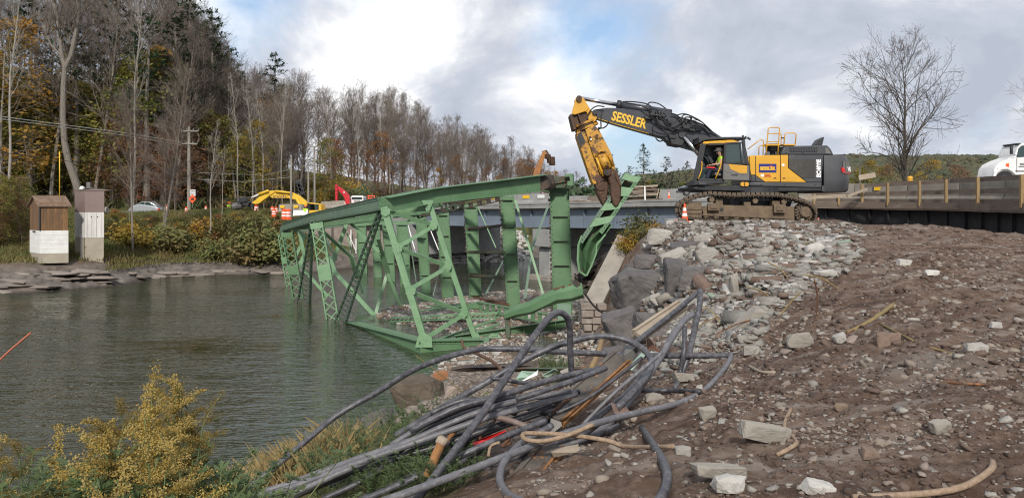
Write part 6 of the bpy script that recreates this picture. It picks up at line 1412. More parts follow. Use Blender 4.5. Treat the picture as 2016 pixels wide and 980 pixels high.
def pole(px, y0, y1, D, w_px, label, arms=(), name='utility_pole', lean=0):
    t = thing(name, label, 'utility pole', W(px, y1, D)); r_ = w_px / 2 / F * D; mb = MB(); mb.tube([W(px + lean, y1 + 8, D), W(px, y0, D)], r_ * 1.15, 8, r_ * .8); mb.build('pole', M_pole, t)
    for yy, xa, xb in arms:
        mb = MB(); mb.frame(W(xa, yy, D - .15), W(xb, yy, D - .15), .12, .14); mb.build('crossarm', M_pole, t)
        for k in (0, .3, .7, 1): mb = MB(); mb.lathe([(.06, 0), (.07, .08), (.04, .2)], W(xa + (xb - xa) * k, yy - 1.5, D - .15), 8); mb.build('insulator', M_exlight, t)
    return t
UP1 = pole(372, 249, 412, 84.8, 6.5, 'pale utility pole with two crossarms standing among the leaf trees at left', [(258, 357, 391), (283, 358, 389)])
tube_px(lambda x, y: (x, y), [(389, 262), (392, 268), (391, 278), (386, 284)], 84.6, .03, M_exlight, 'guard_loop', UP1)
pole(619, 288, 396, 92, 4.5, 'utility pole with crossarm at the foot of the hill track', [(289, 607, 632)])
pole(607, 319, 400, 90, 3.6, 'plain wooden pole just left of the crossarm pole')
pole(573.5, 306, 434, 74, 4.2, 'bare pole standing over the orange drums and yellow excavator', lean=-1)
pole(1693, 300, 378, 70, 2.6, 'thin pale post behind the excavator counterweight', name='pale_post')
pole(1092, 330, 360, 84, 1.8, 'thin pole behind the rusty orange claw', name='thin_pole')
def wire(pts, r_, name='overhead_wire', label='', cat='wire', m=M_exlight, sag=0, grp=None):
    P = [W(*p) for p in pts]; out_ = []
    for i in range(len(P) - 1):
        for k in range(8):
            t = k / 8; q = P[i].lerp(P[i + 1], t); q.z -= sag * 4 * t * (1 - t); out_.append(q)
    out_.append(P[-1]); mb = MB(); mb.tube(out_, r_, 4); return tag(mb.build(name, m), label, cat, grp)
M_wire = mat('pale_wire', (.28, .28, .27), .6)
wire([(-80, 219, 70), (247, 262, 80), (357, 280, 84.6)], .035, label='upper pale wire crossing the woods to the left utility pole', m=M_wire)
wire([(-80, 224, 70), (247, 267, 80), (357, 286, 84.6)], .03, label='lower pale wire close under the upper one in the left woods', m=M_wire)
wire([(-80, 290, 66), (120, 315, 74), (200, 329, 78)], .022, label='thin dark wire sagging over the brown gauge house', m=M_rubber); wire([(389, 353, 84), (480, 358, 80), (573, 349, 74)], .028, label='thin wire running from left pole to the bare pole over the drums', m=M_wire)
wire([(632, 288, 92), (650, 310, 88), (700, 360, 80)], .02, label='guy wire slanting down right from the crossarm pole', m=M_rubber); wire([(389, 340, 84), (520, 345, 88), (607, 325, 90)], .02, label='thin wire between the left pole and the plain pole', m=M_wire)
wire([(573, 318, 74), (600, 335, 80), (619, 300, 92)], .02, label='signal span wire from bare pole to the crossarm pole', m=M_rubber)
M_redlit = mat('lit_red_signal', (.8, .02, .01), .3)
e_ = M_redlit.node_tree.nodes['Principled BSDF']; e_.inputs['Emission Color'].default_value = (1, .04, .02, 1); e_.inputs['Emission Strength'].default_value = 1.2
for k, (x, y, lit) in enumerate(((918, 125, 1), (948, 165, 1))):
    t = thing('traffic_signal', ('upper' if k == 0 else 'lower') + ' black traffic signal with red light hanging over the far road', 'traffic light', W(*z9(x, y + 45), 82)); c = W(*z9(x, y), 82)
    mb = MB(); mb.frame(c + Vector((.0, 0, .35)), c + Vector((.35, 0, -1.1)), .42, .3, VIEW); mb.build('housing', M_exdark, t, bevel=.04)
    for j in range(3):
        q = c + Vector((.06 + j * .13, -.16, .08 - j * .42)); mb = MB(); mb.lathe([(.16, 0), (.16, -.05), (.0, -.07)], q, 14, 'y'); mb.build('red_lamp' if j == 0 else 'dark_lamp', M_redlit if j == 0 else M_exdark, t)
        mb = MB(); mb.lathe([(.20, 0), (.20, -.2), (.18, -.2)], q, 14, 'y'); mb.build('visor', M_exdark, t)
M_browngh = mat('brown_stained_boards', (.16, .085, .035), .85, col2=(.10, .06, .035), scale=1.3, stretch=(2, 2, .5), col3=(.22, .12, .05), scale3=2, bump=.2)
M_shing = mat('brown_shingle', (.17, .115, .08), .9, rand=.2); M_whitewash = mat('whitewashed_block', (.66, .66, .64), .85, col2=(.56, .56, .54), scale=1.5, bump=.2)
M_pinkmetal = mat('dull_mauve_metal', (.20, .145, .13), .6, col2=(.17, .12, .11), scale=.8); M_formconc = mat('pale_formed_concrete', (.58, .57, .55), .85, col2=(.42, .41, .395), scale=1, stretch=(2, 2, .4)); M_tanconc = mat('tan_weathered_concrete', (.34, .31, .24), .9, col2=(.26, .22, .18), scale=.9, bump=.2)
def cornerblock(xl, xc, xr, ytop, ybot, D, m, name, par, dl=1.9, dr=.7, grow=0, bevel=0):
    C_ = W(xc, ybot, D); L_ = W(xl, ybot, D + dl); R_ = W(xr, ybot, D + dr); zt_ = W(xc, ytop, D).z; zb = C_.z
    for p in (L_, R_): p.z = zb
    B_ = L_ + R_ - C_; cen = (L_ + R_) / 2; P = [cen + (p - cen) * (1 + grow) for p in (C_, R_, B_, L_)]
    mb = MB(); mb.prism(P, (0, 0, zt_ - zb)); return mb.build(name, m, par, bevel=bevel), P, zt_
def z10(x, y): return (x / 4.453, 380 + y / 4.453)
G1 = thing('brown_gauge_house', 'brown boarded gauge house with shingled gable roof on a whitewashed block base', 'gauge house', W(78, 517, 54))
xl, xc, xr = 262 / 4.453, 355 / 4.453, 600 / 4.453
_, P, zt1 = cornerblock(xl, xc, xr, 380 + 532 / 4.453, 380 + 617 / 4.453, 54, M_tanconc, 'base_plinth', G1)
zb1 = W(xc, 380 + 330 / 4.453, 54).z; ze = W(xc, 380 + 98 / 4.453, 54).z
mb = MB(); mb.prism([Vector((p.x, p.y, zt1)) for p in P], (0, 0, zb1 - zt1)); wb = mb.build('block_base', M_whitewash, G1)
for r_ in range(5):     # block courses as shallow ribs
    z_ = zt1 + (zb1 - zt1) * (r_ + .5) / 5; mb = MB(); 
    for a, b in ((P[0], P[1]), (P[3], P[0])): mb.frame(Vector((a.x, a.y - .006, z_)), Vector((b.x, b.y - .006, z_)), .02, (zb1 - zt1) / 5 - .025)
    mb.build('block_course', M_whitewash, wb)
cen = (P[0] + P[2]) / 2
def between(a, b, t): return a + (b - a) * t
Pw = [cen + (p - cen) * .985 for p in P]; hh = ze - zb1
mb = MB(); mb.prism([Vector((p.x, p.y, zb1)) for p in Pw], (0, 0, hh)); wl_ = mb.build('boarded_wall', M_browngh, G1)
for (a, b, n) in ((Pw[0], Pw[1], 9), (Pw[3], Pw[0], 5)):
    for k in range(n):
        t0, t1 = (k + .02) / n, (k + .98) / n; p, q = between(a, b, t0), between(a, b, t1); nrm_ = Vector(((b - a).y, -(b - a).x, 0)).normalized(); nrm_ = nrm_ if nrm_.y < 0 or (a is Pw[3]) else -nrm_
        if a is Pw[3]: nrm_ = Vector((-abs(nrm_.x), -abs(nrm_.y), 0))
        mb = MB(); e = nrm_ * .02; mb.add([Vector((p.x, p.y, zb1)) + e, Vector((q.x, q.y, zb1)) + e, Vector((q.x, q.y, ze)) + e, Vector((p.x, p.y, ze)) + e, Vector((p.x, p.y, zb1)), Vector((q.x, q.y, zb1)), Vector((q.x, q.y, ze)), Vector((p.x, p.y, ze))], [(0, 1, 2, 3), (4, 0, 3, 7), (1, 5, 6, 2), (3, 2, 6, 7), (4, 5, 1, 0)]); mb.build('board', M_browngh, wl_)
mb = MB(); c0_ = P[0] - Vector((.02, .03, 0)); mb.frame(Vector((c0_.x, c0_.y, zb1)), Vector((c0_.x, c0_.y, ze)), .10, .10, VIEW); mb.build('corner_trim', M_exdark, wl_)
zr = ze + .62; ov = .18
ridgeL = (P[0] + P[3]) / 2; ridgeR = (P[1] + P[2]) / 2; dR = (P[1] - P[0]).normalized(); dS = (P[3] - P[0]).normalized()
RL_, RR_ = ridgeL - dR * ov, ridgeR + dR * ov; RL_.z = RR_.z = zr
mb = MB(); A_ = P[0]; B4 = P[3]
mb.prism([Vector((A_.x, A_.y, ze)), Vector((B4.x, B4.y, ze)), Vector((ridgeL.x, ridgeL.y, zr - .06))], dR * (P[1] - P[0]).length * .99); mb.build('gable', M_browngh, G1)
rf = MB()
for sgn, e0, e1 in ((1, P[0], P[1]), (-1, P[3], P[2])):
    a = e0 - dR * ov - dS * ov * sgn; b = e1 + dR * ov - dS * ov * sgn; a.z = b.z = ze - .12
    rf.add([a, b, RR_, RL_, a - Vector((0, 0, .06)), b - Vector((0, 0, .06)), RR_ - Vector((0, 0, .06)), RL_ - Vector((0, 0, .06))], [(0, 1, 2, 3), (7, 6, 5, 4), (0, 4, 5, 1), (1, 5, 6, 2), (3, 7, 4, 0), (2, 6, 7, 3)])
    if sgn == 1: ra, rb = a.copy(), b.copy()
ro = rf.build('roof', M_shing, G1)
for row in range(6):
    n = 12
    for k in range(n):
        t0, t1 = (k + .03 + .5 * (row % 2)) / n, (k + .97 + .5 * (row % 2)) / n
        if t1 > 1.02: continue
        f0, f1 = row / 6, (row + 1.1) / 6; up_ = Vector((0, -.012, .03))
        p = [between(between(ra, rb, t0), between(RL_, RR_, t0), f0) + up_, between(between(ra, rb, t1), between(RL_, RR_, t1), f0) + up_, between(between(ra, rb, t1), between(RL_, RR_, t1), min(1, f1)), between(between(ra, rb, t0), between(RL_, RR_, t0), min(1, f1))]
        mb = MB(); mb.add(p, [(0, 1, 2, 3)]); mb.add([p[0], p[1], p[1] - Vector((0, 0, .035)), p[0] - Vector((0, 0, .035))], [(3, 2, 1, 0)]); mb.build('shingle', M_shing, ro)
mb = MB(); mb.frame(RL_, RR_, .2, .05); mb.build('ridge_cap', M_shing, ro)
tube_px(z4, [(383, 355), (383, 60)], 55.5, .035, M_yel2, 'antenna_mast', G1); tube_px(z4, [(326, 352), (326, 318)], 55.5, .05, M_exlight, 'vent_pipe', G1)
mb = MB(); mb.box(W(67, 456, 54.8), (.16, .12, .12)); mb.build('wall_vent', M_exdark, G1)
G2 = thing('concrete_gauge_tower', 'tall concrete gauge tower with mauve metal upper box and instruments on top', 'gauge house', W(176, 520, 56))
xl, xc, xr = 147, 167.5, 204.5
a_, P2, zt2 = cornerblock(xl + .5, xc, xr - .3, 380 + 392 / 4.453, 380 + 634 / 4.453, 56, M_tanconc, 'lower_shaft', G2, 1.3, .35)
def lvl(y): return W(167.5, y, 56).z
cen = (P2[0] + P2[2]) / 2
for nm, y0_, y1_, g_, m_ in (('formed_shaft', 380 + 392 / 4.453, 380 + 168 / 4.453, 1.02, M_formconc), ('metal_box', 380 + 168 / 4.453, 375.5, 1.035, M_pinkmetal), ('flat_roof', 375.5, 374, 1.09, M_pinkmetal)):
    mb = MB(); mb.prism([Vector((cen.x + (p.x - cen.x) * g_, cen.y + (p.y - cen.y) * g_, lvl(y0_) + .002)) for p in P2], (0, 0, lvl(y1_) - lvl(y0_))); o_ = mb.build(nm, m_, G2)
    if nm == 'formed_shaft':
        for k in range(4): t = .12 + k * .25; p = between(P2[0], P2[1], t); mb = MB(); mb.box(Vector((p.x, p.y - .03, (lvl(y0_) + lvl(y1_)) / 2)), (.015, .012, lvl(y1_) - lvl(y0_) - .1)); mb.build('form_seam', M_tanconc, o_)
        for t in (.35, .68): p = between(P2[0], P2[1], t); mb = MB(); mb.box(Vector((p.x, p.y - .03, lvl(427))), (.07, .03, .07)); mb.build('bolt_plate', M_exdark, o_)
mb = MB(); q = between(P2[0], P2[1], .5); mb.prism([Vector((P2[0].x - .05, P2[0].y - .06, lvl(374))), Vector((P2[1].x + .05, P2[1].y - .06, lvl(374))), Vector((q.x, q.y - .06, lvl(371.5)))], (0, 1.3, 0)); mb.build('low_gable_cap', M_pinkmetal, G2)
mb = MB(); mb.tube([W(160, 461, 55.7), W(160, 513, 55.7)], .04, 6); mb.build('conduit_pipe', M_exlight, G2)
for y in (481, 505): mb = MB(); mb.box(W(162, y, 55.7), (.14, .05, .04)); mb.build('pipe_clamp', M_exlight, G2)
mb = MB(); mb.box(W(175, 364, 56.5), (.26, .2, .4)); mb.build('instrument_box', M_exlight, G2); mb = MB(); mb.box(W(176, 370.5, 56.5), (.7, .5, .06)); mb.build('instrument_base', M_exlight, G2); mb = MB(); mb.lathe([(.18, 0), (.2, .1), (.12, .22), (0, .26)], W(162, 373, 56.5), 12); mb.build('white_dome', M_white, G2)
mb = MB(); mb.tube([W(205, 413, 56.6), W(212, 413, 56.6)], .25, 8); mb.build('side_box', M_conc, G2)
def zD(x, y): return (1572 + x / 2.45, 70 + y / 2.45)
WT = thing('white_road_truck', 'white truck cab with raised nose behind the railing at the right edge', 'truck', W(1990, 352, 37)); DT = 36.2
wd = fplate(zD, [(938, 690), (948, 640), (965, 618), (1005, 598), (1045, 585), (1050, 560), (1066, 528), (1100, 516), (1330, 510), (1340, 740), (938, 740)], DT, 1.3, M_white, 'cab_body', WT, .045)
fplate(zD, [(1052, 588), (1062, 545), (1075, 532), (1108, 526), (1114, 528), (1114, 583)], DT - .02, .06, M_glass, 'side_window', WT, 0); fplate(zD, [(1122, 526), (1170, 524), (1170, 583), (1122, 583)], DT - .02, .06, M_glass, 'side_window', WT, 0)
mb = MB(); pts = [PW(zD(*p), DT - .04) for p in ((942, 690), (950, 660), (975, 642), (1005, 640), (1030, 652), (1050, 670))]; mb.tube(pts, .07, 8); mb.build('wheel_arch', M_white, WT)
cyl_y(zD, 995, 700, 48, 2.45, DT - .02, .4, M_rubber, 'wheel', WT, n=24); cyl_y(zD, 995, 700, 26, 2.45, DT - .06, .1, M_chrome, 'wheel_rim', WT, n=18)
fplate(zD, [(1002, 618), (1016, 616), (1016, 634), (1002, 636)], DT - .03, .06, M_orange, 'marker_light', WT, .01); fplate(zD, [(960, 642), (978, 634), (980, 648), (962, 655)], DT - .03, .06, M_orange, 'headlight', WT, .01)
fplate(zD, rect(1026, 534, 1036, 572), DT - .25, .12, M_exdark, 'mirror', WT, .02); tube_px(zD, [(1031, 535), (1060, 532)], DT - .15, .02, M_chrome, 'mirror_arm', WT); tube_px(zD, [(1033, 572), (1052, 580)], DT - .15, .02, M_chrome, 'mirror_arm', WT)
fplate(zD, [(1052, 592), (1055, 594), (1055, 690), (1052, 690)], DT - .012, .03, M_exlight, 'door_seam', WT, 0); fplate(zD, rect(1056, 519, 1072, 527), DT + .05, 1.1, M_exdark, 'sun_visor', WT, .01)
fplate(zD, rect(1068, 618, 1092, 624), DT - .012, .02, M_exdark, 'door_print', WT, 0); fplate(zD, rect(1062, 630, 1100, 634), DT - .012, .02, M_exdark, 'door_print', WT, 0); fplate(zD, rect(1045, 652, 1112, 657), DT - .012, .02, M_exdark, 'door_print', WT, 0)
fplate(zD, [(1075, 545), (1090, 540), (1098, 560), (1098, 583), (1070, 583)], DT + .3, .3, M_vest, 'driver_seat_cover', WT, .05)
t = thing('warning_beacon', 'round yellow warning lamp on the barrier under the bare tree', 'warning light', W(1791.5, 358, 38)); mb = MB(); mb.lathe([(.10, 0), (.13, .06), (.13, .1), (.06, .16)], W(1791.5, 358, 38) , 14); mb.build('lamp_base', M_exyel, t); mb = MB(); c = W(1791.5, 351, 38); mb.lathe([(.0, -.12), (.1, -.09), (.14, 0), (.1, .09), (0, .12)], c, 16); mb.build('lamp_lens', M_exyel, t, smooth=True)
mb = MB(); mb.frame(PW(zD(290, 686), 37.0), PW(zD(370, 672), 37), .06, .24); tag(mb.build('pale_plank', M_woodpale), 'pale plank sticking out behind the excavator counterweight', 'plank')
mb = MB(); mb.frame(PW(zD(235, 775), 37.6), PW(zD(330, 740), 37.6), .06, .12); tag(mb.build('leaning_board', M_woodpale), 'pale leaning board rising to the right behind the left railing posts', 'plank')
mb = MB(); mb.frame(PW(zD(30, 783), 38.5), PW(zD(230, 772), 38.2), .06, .16); tag(mb.build('long_pale_board', M_woodpale), 'long pale board lying low between excavator track and railing', 'plank')
for i, (a, b) in enumerate((((752, 780), (820, 802)), ((755, 792), (822, 806)), ((770, 775), (805, 808)))): mb = MB(); mb.frame(PW(zD(*a), 34.2), PW(zD(*b), 34.2), .1, .08); tag(mb.build('steel_offcut', M_exlight), ['upper', 'lower', 'crosswise'][i] + ' grey steel offcut lying behind the railing beside the bare tree', 'steel scrap', 'steel offcuts behind the railing')
def cone(base, h_, label, lie=None):
    t = thing('traffic_cone', label, 'traffic cone', base); r_ = h_ * .19
    def bit(z0, z1, r0, r1, m, nm): mb = MB(); mb.lathe([(r0, z0), (r1, z1)], (0, 0, 0), 18); o_ = mb.build(nm, m, None, origin=(0, 0, 0)); o_.parent = t; o_.location = (0, 0, 0); return o_
    def rad(f_): return r_ * (1 - f_) + .025 * f_
    for a, b, m, nm in ((0.04, .42, M_orange, 'cone_body'), (.42, .56, M_white, 'white_band'), (.56, .66, M_orange, 'cone_body'), (.66, .80, M_white, 'white_band'), (.80, 1, M_orange, 'cone_tip')): bit(a * h_, b * h_, rad(a), rad(b), m, nm)
    mb = MB(); mb.box((0, 0, .02), (r_ * 2.6, r_ * 2.6, .04)); o_ = mb.build('cone_base', M_orange, None, origin=(0, 0, 0)); o_.parent = t; o_.location = (0, 0, 0)
    if lie: t.rotation_euler = lie
    return t
cone(W(1348, 444, 27.4), .80, 'upright orange cone with white bands at the front of the big track', None)
cone(W(1330, 441, 27.2), .75, 'faded orange cone lying on its side before the upright cone', (0, R(84), R(-12)))
cone(W(1611, 441, 29.5), .25, 'small flattened pink orange cone behind the big track')
cone(W(1317, 390, 49.5), .45, 'small orange cone on the bridge deck right of the lumber stack')
mb = MB(); mb.box(W(1323, 440, 27.9), (.42, .4, .34), .3); tag(mb.build('grey_block', M_conc_new, bevel=.02), 'grey concrete block beside the lying orange cone', 'concrete block')
_ld = np.exp(np.linspace(math.log(3.2), math.log(180), 900))
def Dg(px, py):
    u = (px - 1008) / F; z = height(u * _ld, _ld); ray = CZ - (py - HY) / F * _ld
    k = np.where(z >= ray)[0]; return float(_ld[k[0]]) if len(k) else 180.0
class TreeMesh:
    def __init__(s, seed): s.r = random.Random(seed); s.trunk = MB(); s.br = MB(); s.tips = []
    def curve(s, p, d, L_, n, wob, lift):
        pts = [p.copy()]; d = d.normalized()
        for i in range(n):
            d = (d + Vector((s.r.gauss(0, wob), s.r.gauss(0, wob), s.r.gauss(0, wob) + lift))).normalized(); pts.append(pts[-1] + d * L_ / n)
        return pts, d
    def grow(s, p, d, L_, r_, lvl, maxl, kids, up):
        n = (5, 3, 2, 1)[min(lvl - 1, 3)]; pts, _ = s.curve(p, d, L_, n, .10 + .05 * lvl, up); s.br.tube(pts, r_, (5, 3, 3, 3)[min(lvl - 1, 3)], max(r_ * .3, .011), cap=False)
        if lvl >= maxl: s.tips.append((pts[-1], d)); return
        for k in range(kids[lvl - 1]):
            t = s.r.uniform(.22, 1.0) if lvl > 0 else 1; i = min(int(t * n), n - 1); q = pts[i].lerp(pts[i + 1], t * n - i); dd = (pts[i + 1] - pts[i]).normalized()
            a = dd.orthogonal().normalized(); a.rotate(Quaternion(dd, s.r.uniform(0, math.tau))); an = s.r.uniform(.45, .95)
            s.grow(q, dd * math.cos(an) + a * math.sin(an), L_ * s.r.uniform(.35, .6) * (1.15 - .45 * t), r_ * .5 * (1.1 - .5 * t), lvl + 1, maxl, kids, up)
def bare_tree(seed, H=20, r0=.17, low=.35, n1=22, spread=.30, kids=(6, 5), up=.10, lean=.03, an=(.5, .9), split=0):
    T = TreeMesh(seed); R_ = T.r; pts, d = T.curve(Vector((0, 0, -.5)), Vector((R_.gauss(0, lean), R_.gauss(0, lean), 1)), H + .5, 12, .035, .03)
    T.trunk.tube(pts, r0, 7, .02)
    for k in range(n1):
        t = low + (1 - low) * ((k + R_.random()) / n1); i = min(int(t * 12), 11); q = pts[i].lerp(pts[i + 1], t * 12 - i); az = R_.uniform(0, math.tau); e = R_.uniform(*an)
        env = (math.sin(math.pi * min(1, (t - low) / (1 - low) * .8 + .2)) * .8 + .25)
        T.grow(q, Vector((math.cos(az) * math.sin(e), math.sin(az) * math.sin(e), math.cos(e))), H * spread * env * R_.uniform(.7, 1.2), r0 * .42 * (1.15 - t), 1, 3, kids, up)
    return T
def leaves_on(T, n, size, spread=.8, flat=.0):
    R_ = T.r; mb = MB()
    for k in range(n):
        p, d = R_.choice(T.tips); c = p + Vector((R_.gauss(0, spread), R_.gauss(0, spread), R_.gauss(0, spread * .5))); s_ = size * R_.uniform(.6, 1.3)
        a = Vector((R_.gauss(0, 1), R_.gauss(0, 1), R_.gauss(0, 1) * (1 - flat))).normalized(); b = a.orthogonal().normalized(); b.rotate(Quaternion(a, R_.uniform(0, 6)))
        mb.add([c - a * s_, c + b * s_ * .5, c + a * s_, c - b * s_ * .5], [(0, 1, 2, 3)])
    return mb
def needle_tree(seed, H, w, low, whorls, m_, droop=.0, tuft=9, size=.30, top=True):
    R_ = random.Random(seed); tr = MB(); nd = MB(); br = MB(); tr.tube([Vector((0, 0, -.5)), Vector((R_.gauss(0, .1), R_.gauss(0, .1), H * .5)), Vector((R_.gauss(0, .2), 0, H))], .018 * H, 7, .03)
    for k in range(whorls):
        t = low + (1 - low) * k / whorls; z = H * t; L_ = w * (1 - (t - low) / (1 - low)) ** .75 * R_.uniform(.55, 1.15) + .3
        for j in range(R_.choice((3, 4, 5))):
            az = R_.uniform(0, math.tau); d = Vector((math.cos(az), math.sin(az), R_.uniform(-.05, .25) - droop)); p0 = Vector((0, 0, z)); p1 = p0 + d * L_; br.tube([p0, p0.lerp(p1, .5) + Vector((0, 0, -.05 * L_)), p1], .035, 3, .012, cap=False)
            for q in range(int(tuft * (.5 + L_ / w))):
                t2 = R_.uniform(.3, 1.05); c = p0.lerp(p1, t2) + Vector((R_.gauss(0, .16 * L_ * .6), R_.gauss(0, .16 * L_ * .6), R_.gauss(0, .10)))
                for _ in range(3):
                    a = Vector((R_.gauss(0, 1), R_.gauss(0, 1), R_.gauss(0, .45))).normalized() * size * R_.uniform(.6, 1.2); b = a.cross(Vector((0, 0, 1))).normalized() * size * .16; nd.add([c - a * .3, c + a * .3 + b, c + a, c + a * .3 - b], [(0, 1, 2, 3)])
    return tr, br, nd
def proto(name, parts, label, cat):
    t = thing(name, label, cat, (0, 0, 0)); del t['label']
    for nm, mb, m in parts:
        o_ = mb.build(nm, m, t, kind='stuff' if nm == 'limbs' else None)
    return t
PROT = {}
kinds = []
for k in range(4):
    T = bare_tree(50 + k, 20, .17, (.22, .30, .36, .18)[k], 36, .25, (8, 7), .09, .02, (.35, .85)); PROT['bare%d' % k] = proto('bare_tree', [('trunk', T.trunk, M_bark), ('crown', T.br, M_twig)], '', 'tree')
for k in range(2):
    T = bare_tree(70 + k, 20, .13, .45, 16, .16, (5, 4), .15, .03, (.3, .6)); PROT['pale%d' % k] = proto('pale_bare_tree', [('trunk', T.trunk, M_barkpale), ('crown', T.br, M_barkpale)], '', 'tree')
for k, (m_, n_) in enumerate(((M_leafg, 5200), (M_leafy, 3000), (M_leafo, 2200), (M_leafg, 4000), (M_leafb, 1800))):
    T = bare_tree(90 + k, 14, .12, .12, 30, .26, (6, 3), .0, .02, (.9, 1.45)); lf = leaves_on(T, n_, .17, .45, .65)
    PROT['leaf%d' % k] = proto('leafy_tree', [('trunk', T.trunk, M_bark), ('crown', T.br, M_twig), ('leaves', lf, m_)], '', 'tree')
for k in range(2):
    tr, br, nd = needle_tree(120 + k, 18, 3.0, .50, 15, M_needle, tuft=11, size=.42); PROT['pine%d' % k] = proto('pine_tree', [('trunk', tr, M_bark), ('limbs', br, M_twig), ('needles', nd, M_needle)], '', 'tree')
for k in range(2):
    tr, br, nd = needle_tree(130 + k, 12, 2.6, .12, 26, M_needle, .12, 10, .34); PROT['spruce%d' % k] = proto('spruce_tree', [('trunk', tr, M_bark), ('limbs', br, M_twig), ('needles', nd, M_needle)], '', 'tree')
for k, m_ in enumerate((M_bush, M_leafy, M_leafo, M_needle)):
    R_ = random.Random(160 + k); st = MB(); lf = MB()
    for j in range(26):
        az = R_.uniform(0, math.tau); e = R_.uniform(.1, 1.1); L_ = R_.uniform(.8, 1.6); d = Vector((math.cos(az) * math.sin(e), math.sin(az) * math.sin(e), math.cos(e))); p1 = d * L_; st.tube([Vector((0, 0, -.2)), p1 * .5 + Vector((0, 0, .1)), p1], .018, 3, .006, cap=False)
        for q in range(46):
            c = p1 * R_.uniform(.35, 1.08) + Vector((R_.gauss(0, .17), R_.gauss(0, .17), R_.gauss(0, .15))); a = Vector((R_.gauss(0, 1), R_.gauss(0, 1), R_.gauss(0, .6))).normalized() * .085; b = a.orthogonal().normalized() * .05; lf.add([c - a, c + b, c + a, c - b], [(0, 1, 2, 3)])
    PROT['bush%d' % k] = proto('bank_shrub', [('stems', st, M_twig), ('leaves', lf, m_)], '', 'shrub')
USED = set()
def plant(kind, px, D, Hgt, label, group=None, ref=None, z=None, rz=None, x=None, lean=None):
    o_ = PROT[kind]; base = {'bare': 20, 'pale': 20, 'leaf': 14, 'pine': 18, 'spru': 12, 'bush': 1.5, 'gold': 1.5, 'mugw': .5, 'grou': 1}[kind[:4]]
    if kind in USED: o_ = copy_tree(o_)
    USED.add(kind); s_ = Hgt / base; X = (px - 1008) / F * D; o_.location = (X, D, hz(X, D) if z is None else z); o_.rotation_euler = (lean or 0, 0, rnd.uniform(0, 6.28) if rz is None else rz); w_ = s_ * (rnd.uniform(.88, 1.12)); o_.scale = (w_, w_, s_)
    o_['label'] = label
    if group: o_['group'] = group
    return o_
def topline(px):
    xs_ = [-100, 330, 360, 440, 470, 560, 640, 750, 850, 950, 1020, 1100, 1150]; ys_ = [-60, -60, 10, 100, 120, 150, 185, 180, 228, 262, 296, 335, 350]; return float(np.interp(px, xs_, ys_))
def by_top(kind, px, D, ytop, label, group=None, lo=3, **k):
    X = (px - 1008) / F * D; z0 = hz(X, D); H_ = max(lo, CZ - (ytop - HY) / F * D - z0); return plant(kind, px, D, H_, label, group, **k)
rnd = random.Random(99)
LM = [(60, 'at the far left edge'), (120, 'above the brown gauge house'), (220, 'above the gauge tower'), (320, 'above the silver sedan'), (400, 'behind the left utility pole'), (480, 'left of the yellow excavator'), (600, 'above the yellow excavator'), (665, 'beside the hill track'), (760, 'above the red excavator and white truck'), (830, 'above the corner of the green chord'), (900, 'above the left part of the green end post'), (970, 'above the middle of the green end post'), (1045, 'left of the rusty orange arm'), (9999, 'right of the rusty orange arm')]
LB_ = [(-20, 'out at the left edge'), (30, 'left of the brown gauge house'), (100, 'against the brown gauge house'), (240, 'beside the gauge tower'), (290, 'below the silver sedan'), (340, 'below the drum by the sedan'), (400, 'below the left utility pole'), (450, 'below the worker at the debris'), (500, 'below the yellow stick'), (9999, 'next to the green wreck')]
LW = [(480, 'at the left end of the conduits'), (560, 'by the longest conduit foot'), (640, 'left of the curving conduit'), (700, 'between the lower left conduits'), (760, 'under the bundle crossing'), (830, 'below the large brown boulder'), (900, 'left of the pale handle end'), (9999, 'by the red plastic strip')]
def near(px, L_=LM): return ' ' + next(t for x, t in L_ if px < x)
for row, (D0, D1, n) in enumerate(((150, 190, 74), (122, 148, 84), (98, 118, 56))):
    for k in range(n):
        f_ = (k + rnd.uniform(.1, .9)) / n; px = -70 + f_ * (1210 if row < 2 else 1130); D = rnd.uniform(D0, D1)
        if row == 2 and px > 560: D += 18
        if px < 330 and k % 3 != 1: continue
        if 575 < px < 655 and (row == 2 or k % 2): continue
        y = topline(px) + rnd.uniform(-12, 40) + (0 if row else -5)
        zone = 'left' if px < 330 else 'middle' if px < 640 else 'right'; D += 8 if px > 620 else 0
        kd = rnd.choice(['bare0', 'bare1', 'bare2', 'bare3', 'bare0', 'pale0' if px > 380 else 'bare2'])
        lb = {'left': 'tall bare grey tree', 'middle': 'slim bare tree', 'right': 'bare brown-grey tree'}[zone]
        if px > 640 and kd != 'pale0': kd = rnd.choice(['bare3', 'bare0', 'bare1'])
        if kd == 'pale0': lb = 'slim pale barked bare tree'
        lb = ('rear ', 'middle row ', 'front ')[row] + lb + near(px); by_top(kd, px, D, y, lb, lb)
for k in range(46):      # layered green and gold understorey on the left
    px = rnd.uniform(-60, 330); D = rnd.uniform(92, 112); kd = rnd.choice(['leaf0', 'leaf0', 'leaf3', 'leaf0', 'leaf1']); lb = ('green and gold leaved tree' if kd != 'leaf1' else 'yellow leaved tree') + near(px)
    by_top(kd, px, D, rnd.uniform(90, 240), lb, 'leafy trees on the left slope')
for k in range(20): by_top(rnd.choice(['leaf0', 'bare0', 'leaf1', 'bare3']), rnd.uniform(-420, -60), rnd.uniform(84, 120), rnd.uniform(-60, 80), 'woodland tree beyond the left picture edge', 'woodland trees beyond the left edge')
for k in range(26):
    px = rnd.uniform(190, 430); D = rnd.uniform(88, 104); by_top(rnd.choice(['leaf2', 'leaf4', 'leaf2']), px, D, rnd.uniform(200, 290), 'russet leaved tree behind the left utility pole', 'russet trees behind the left utility pole')
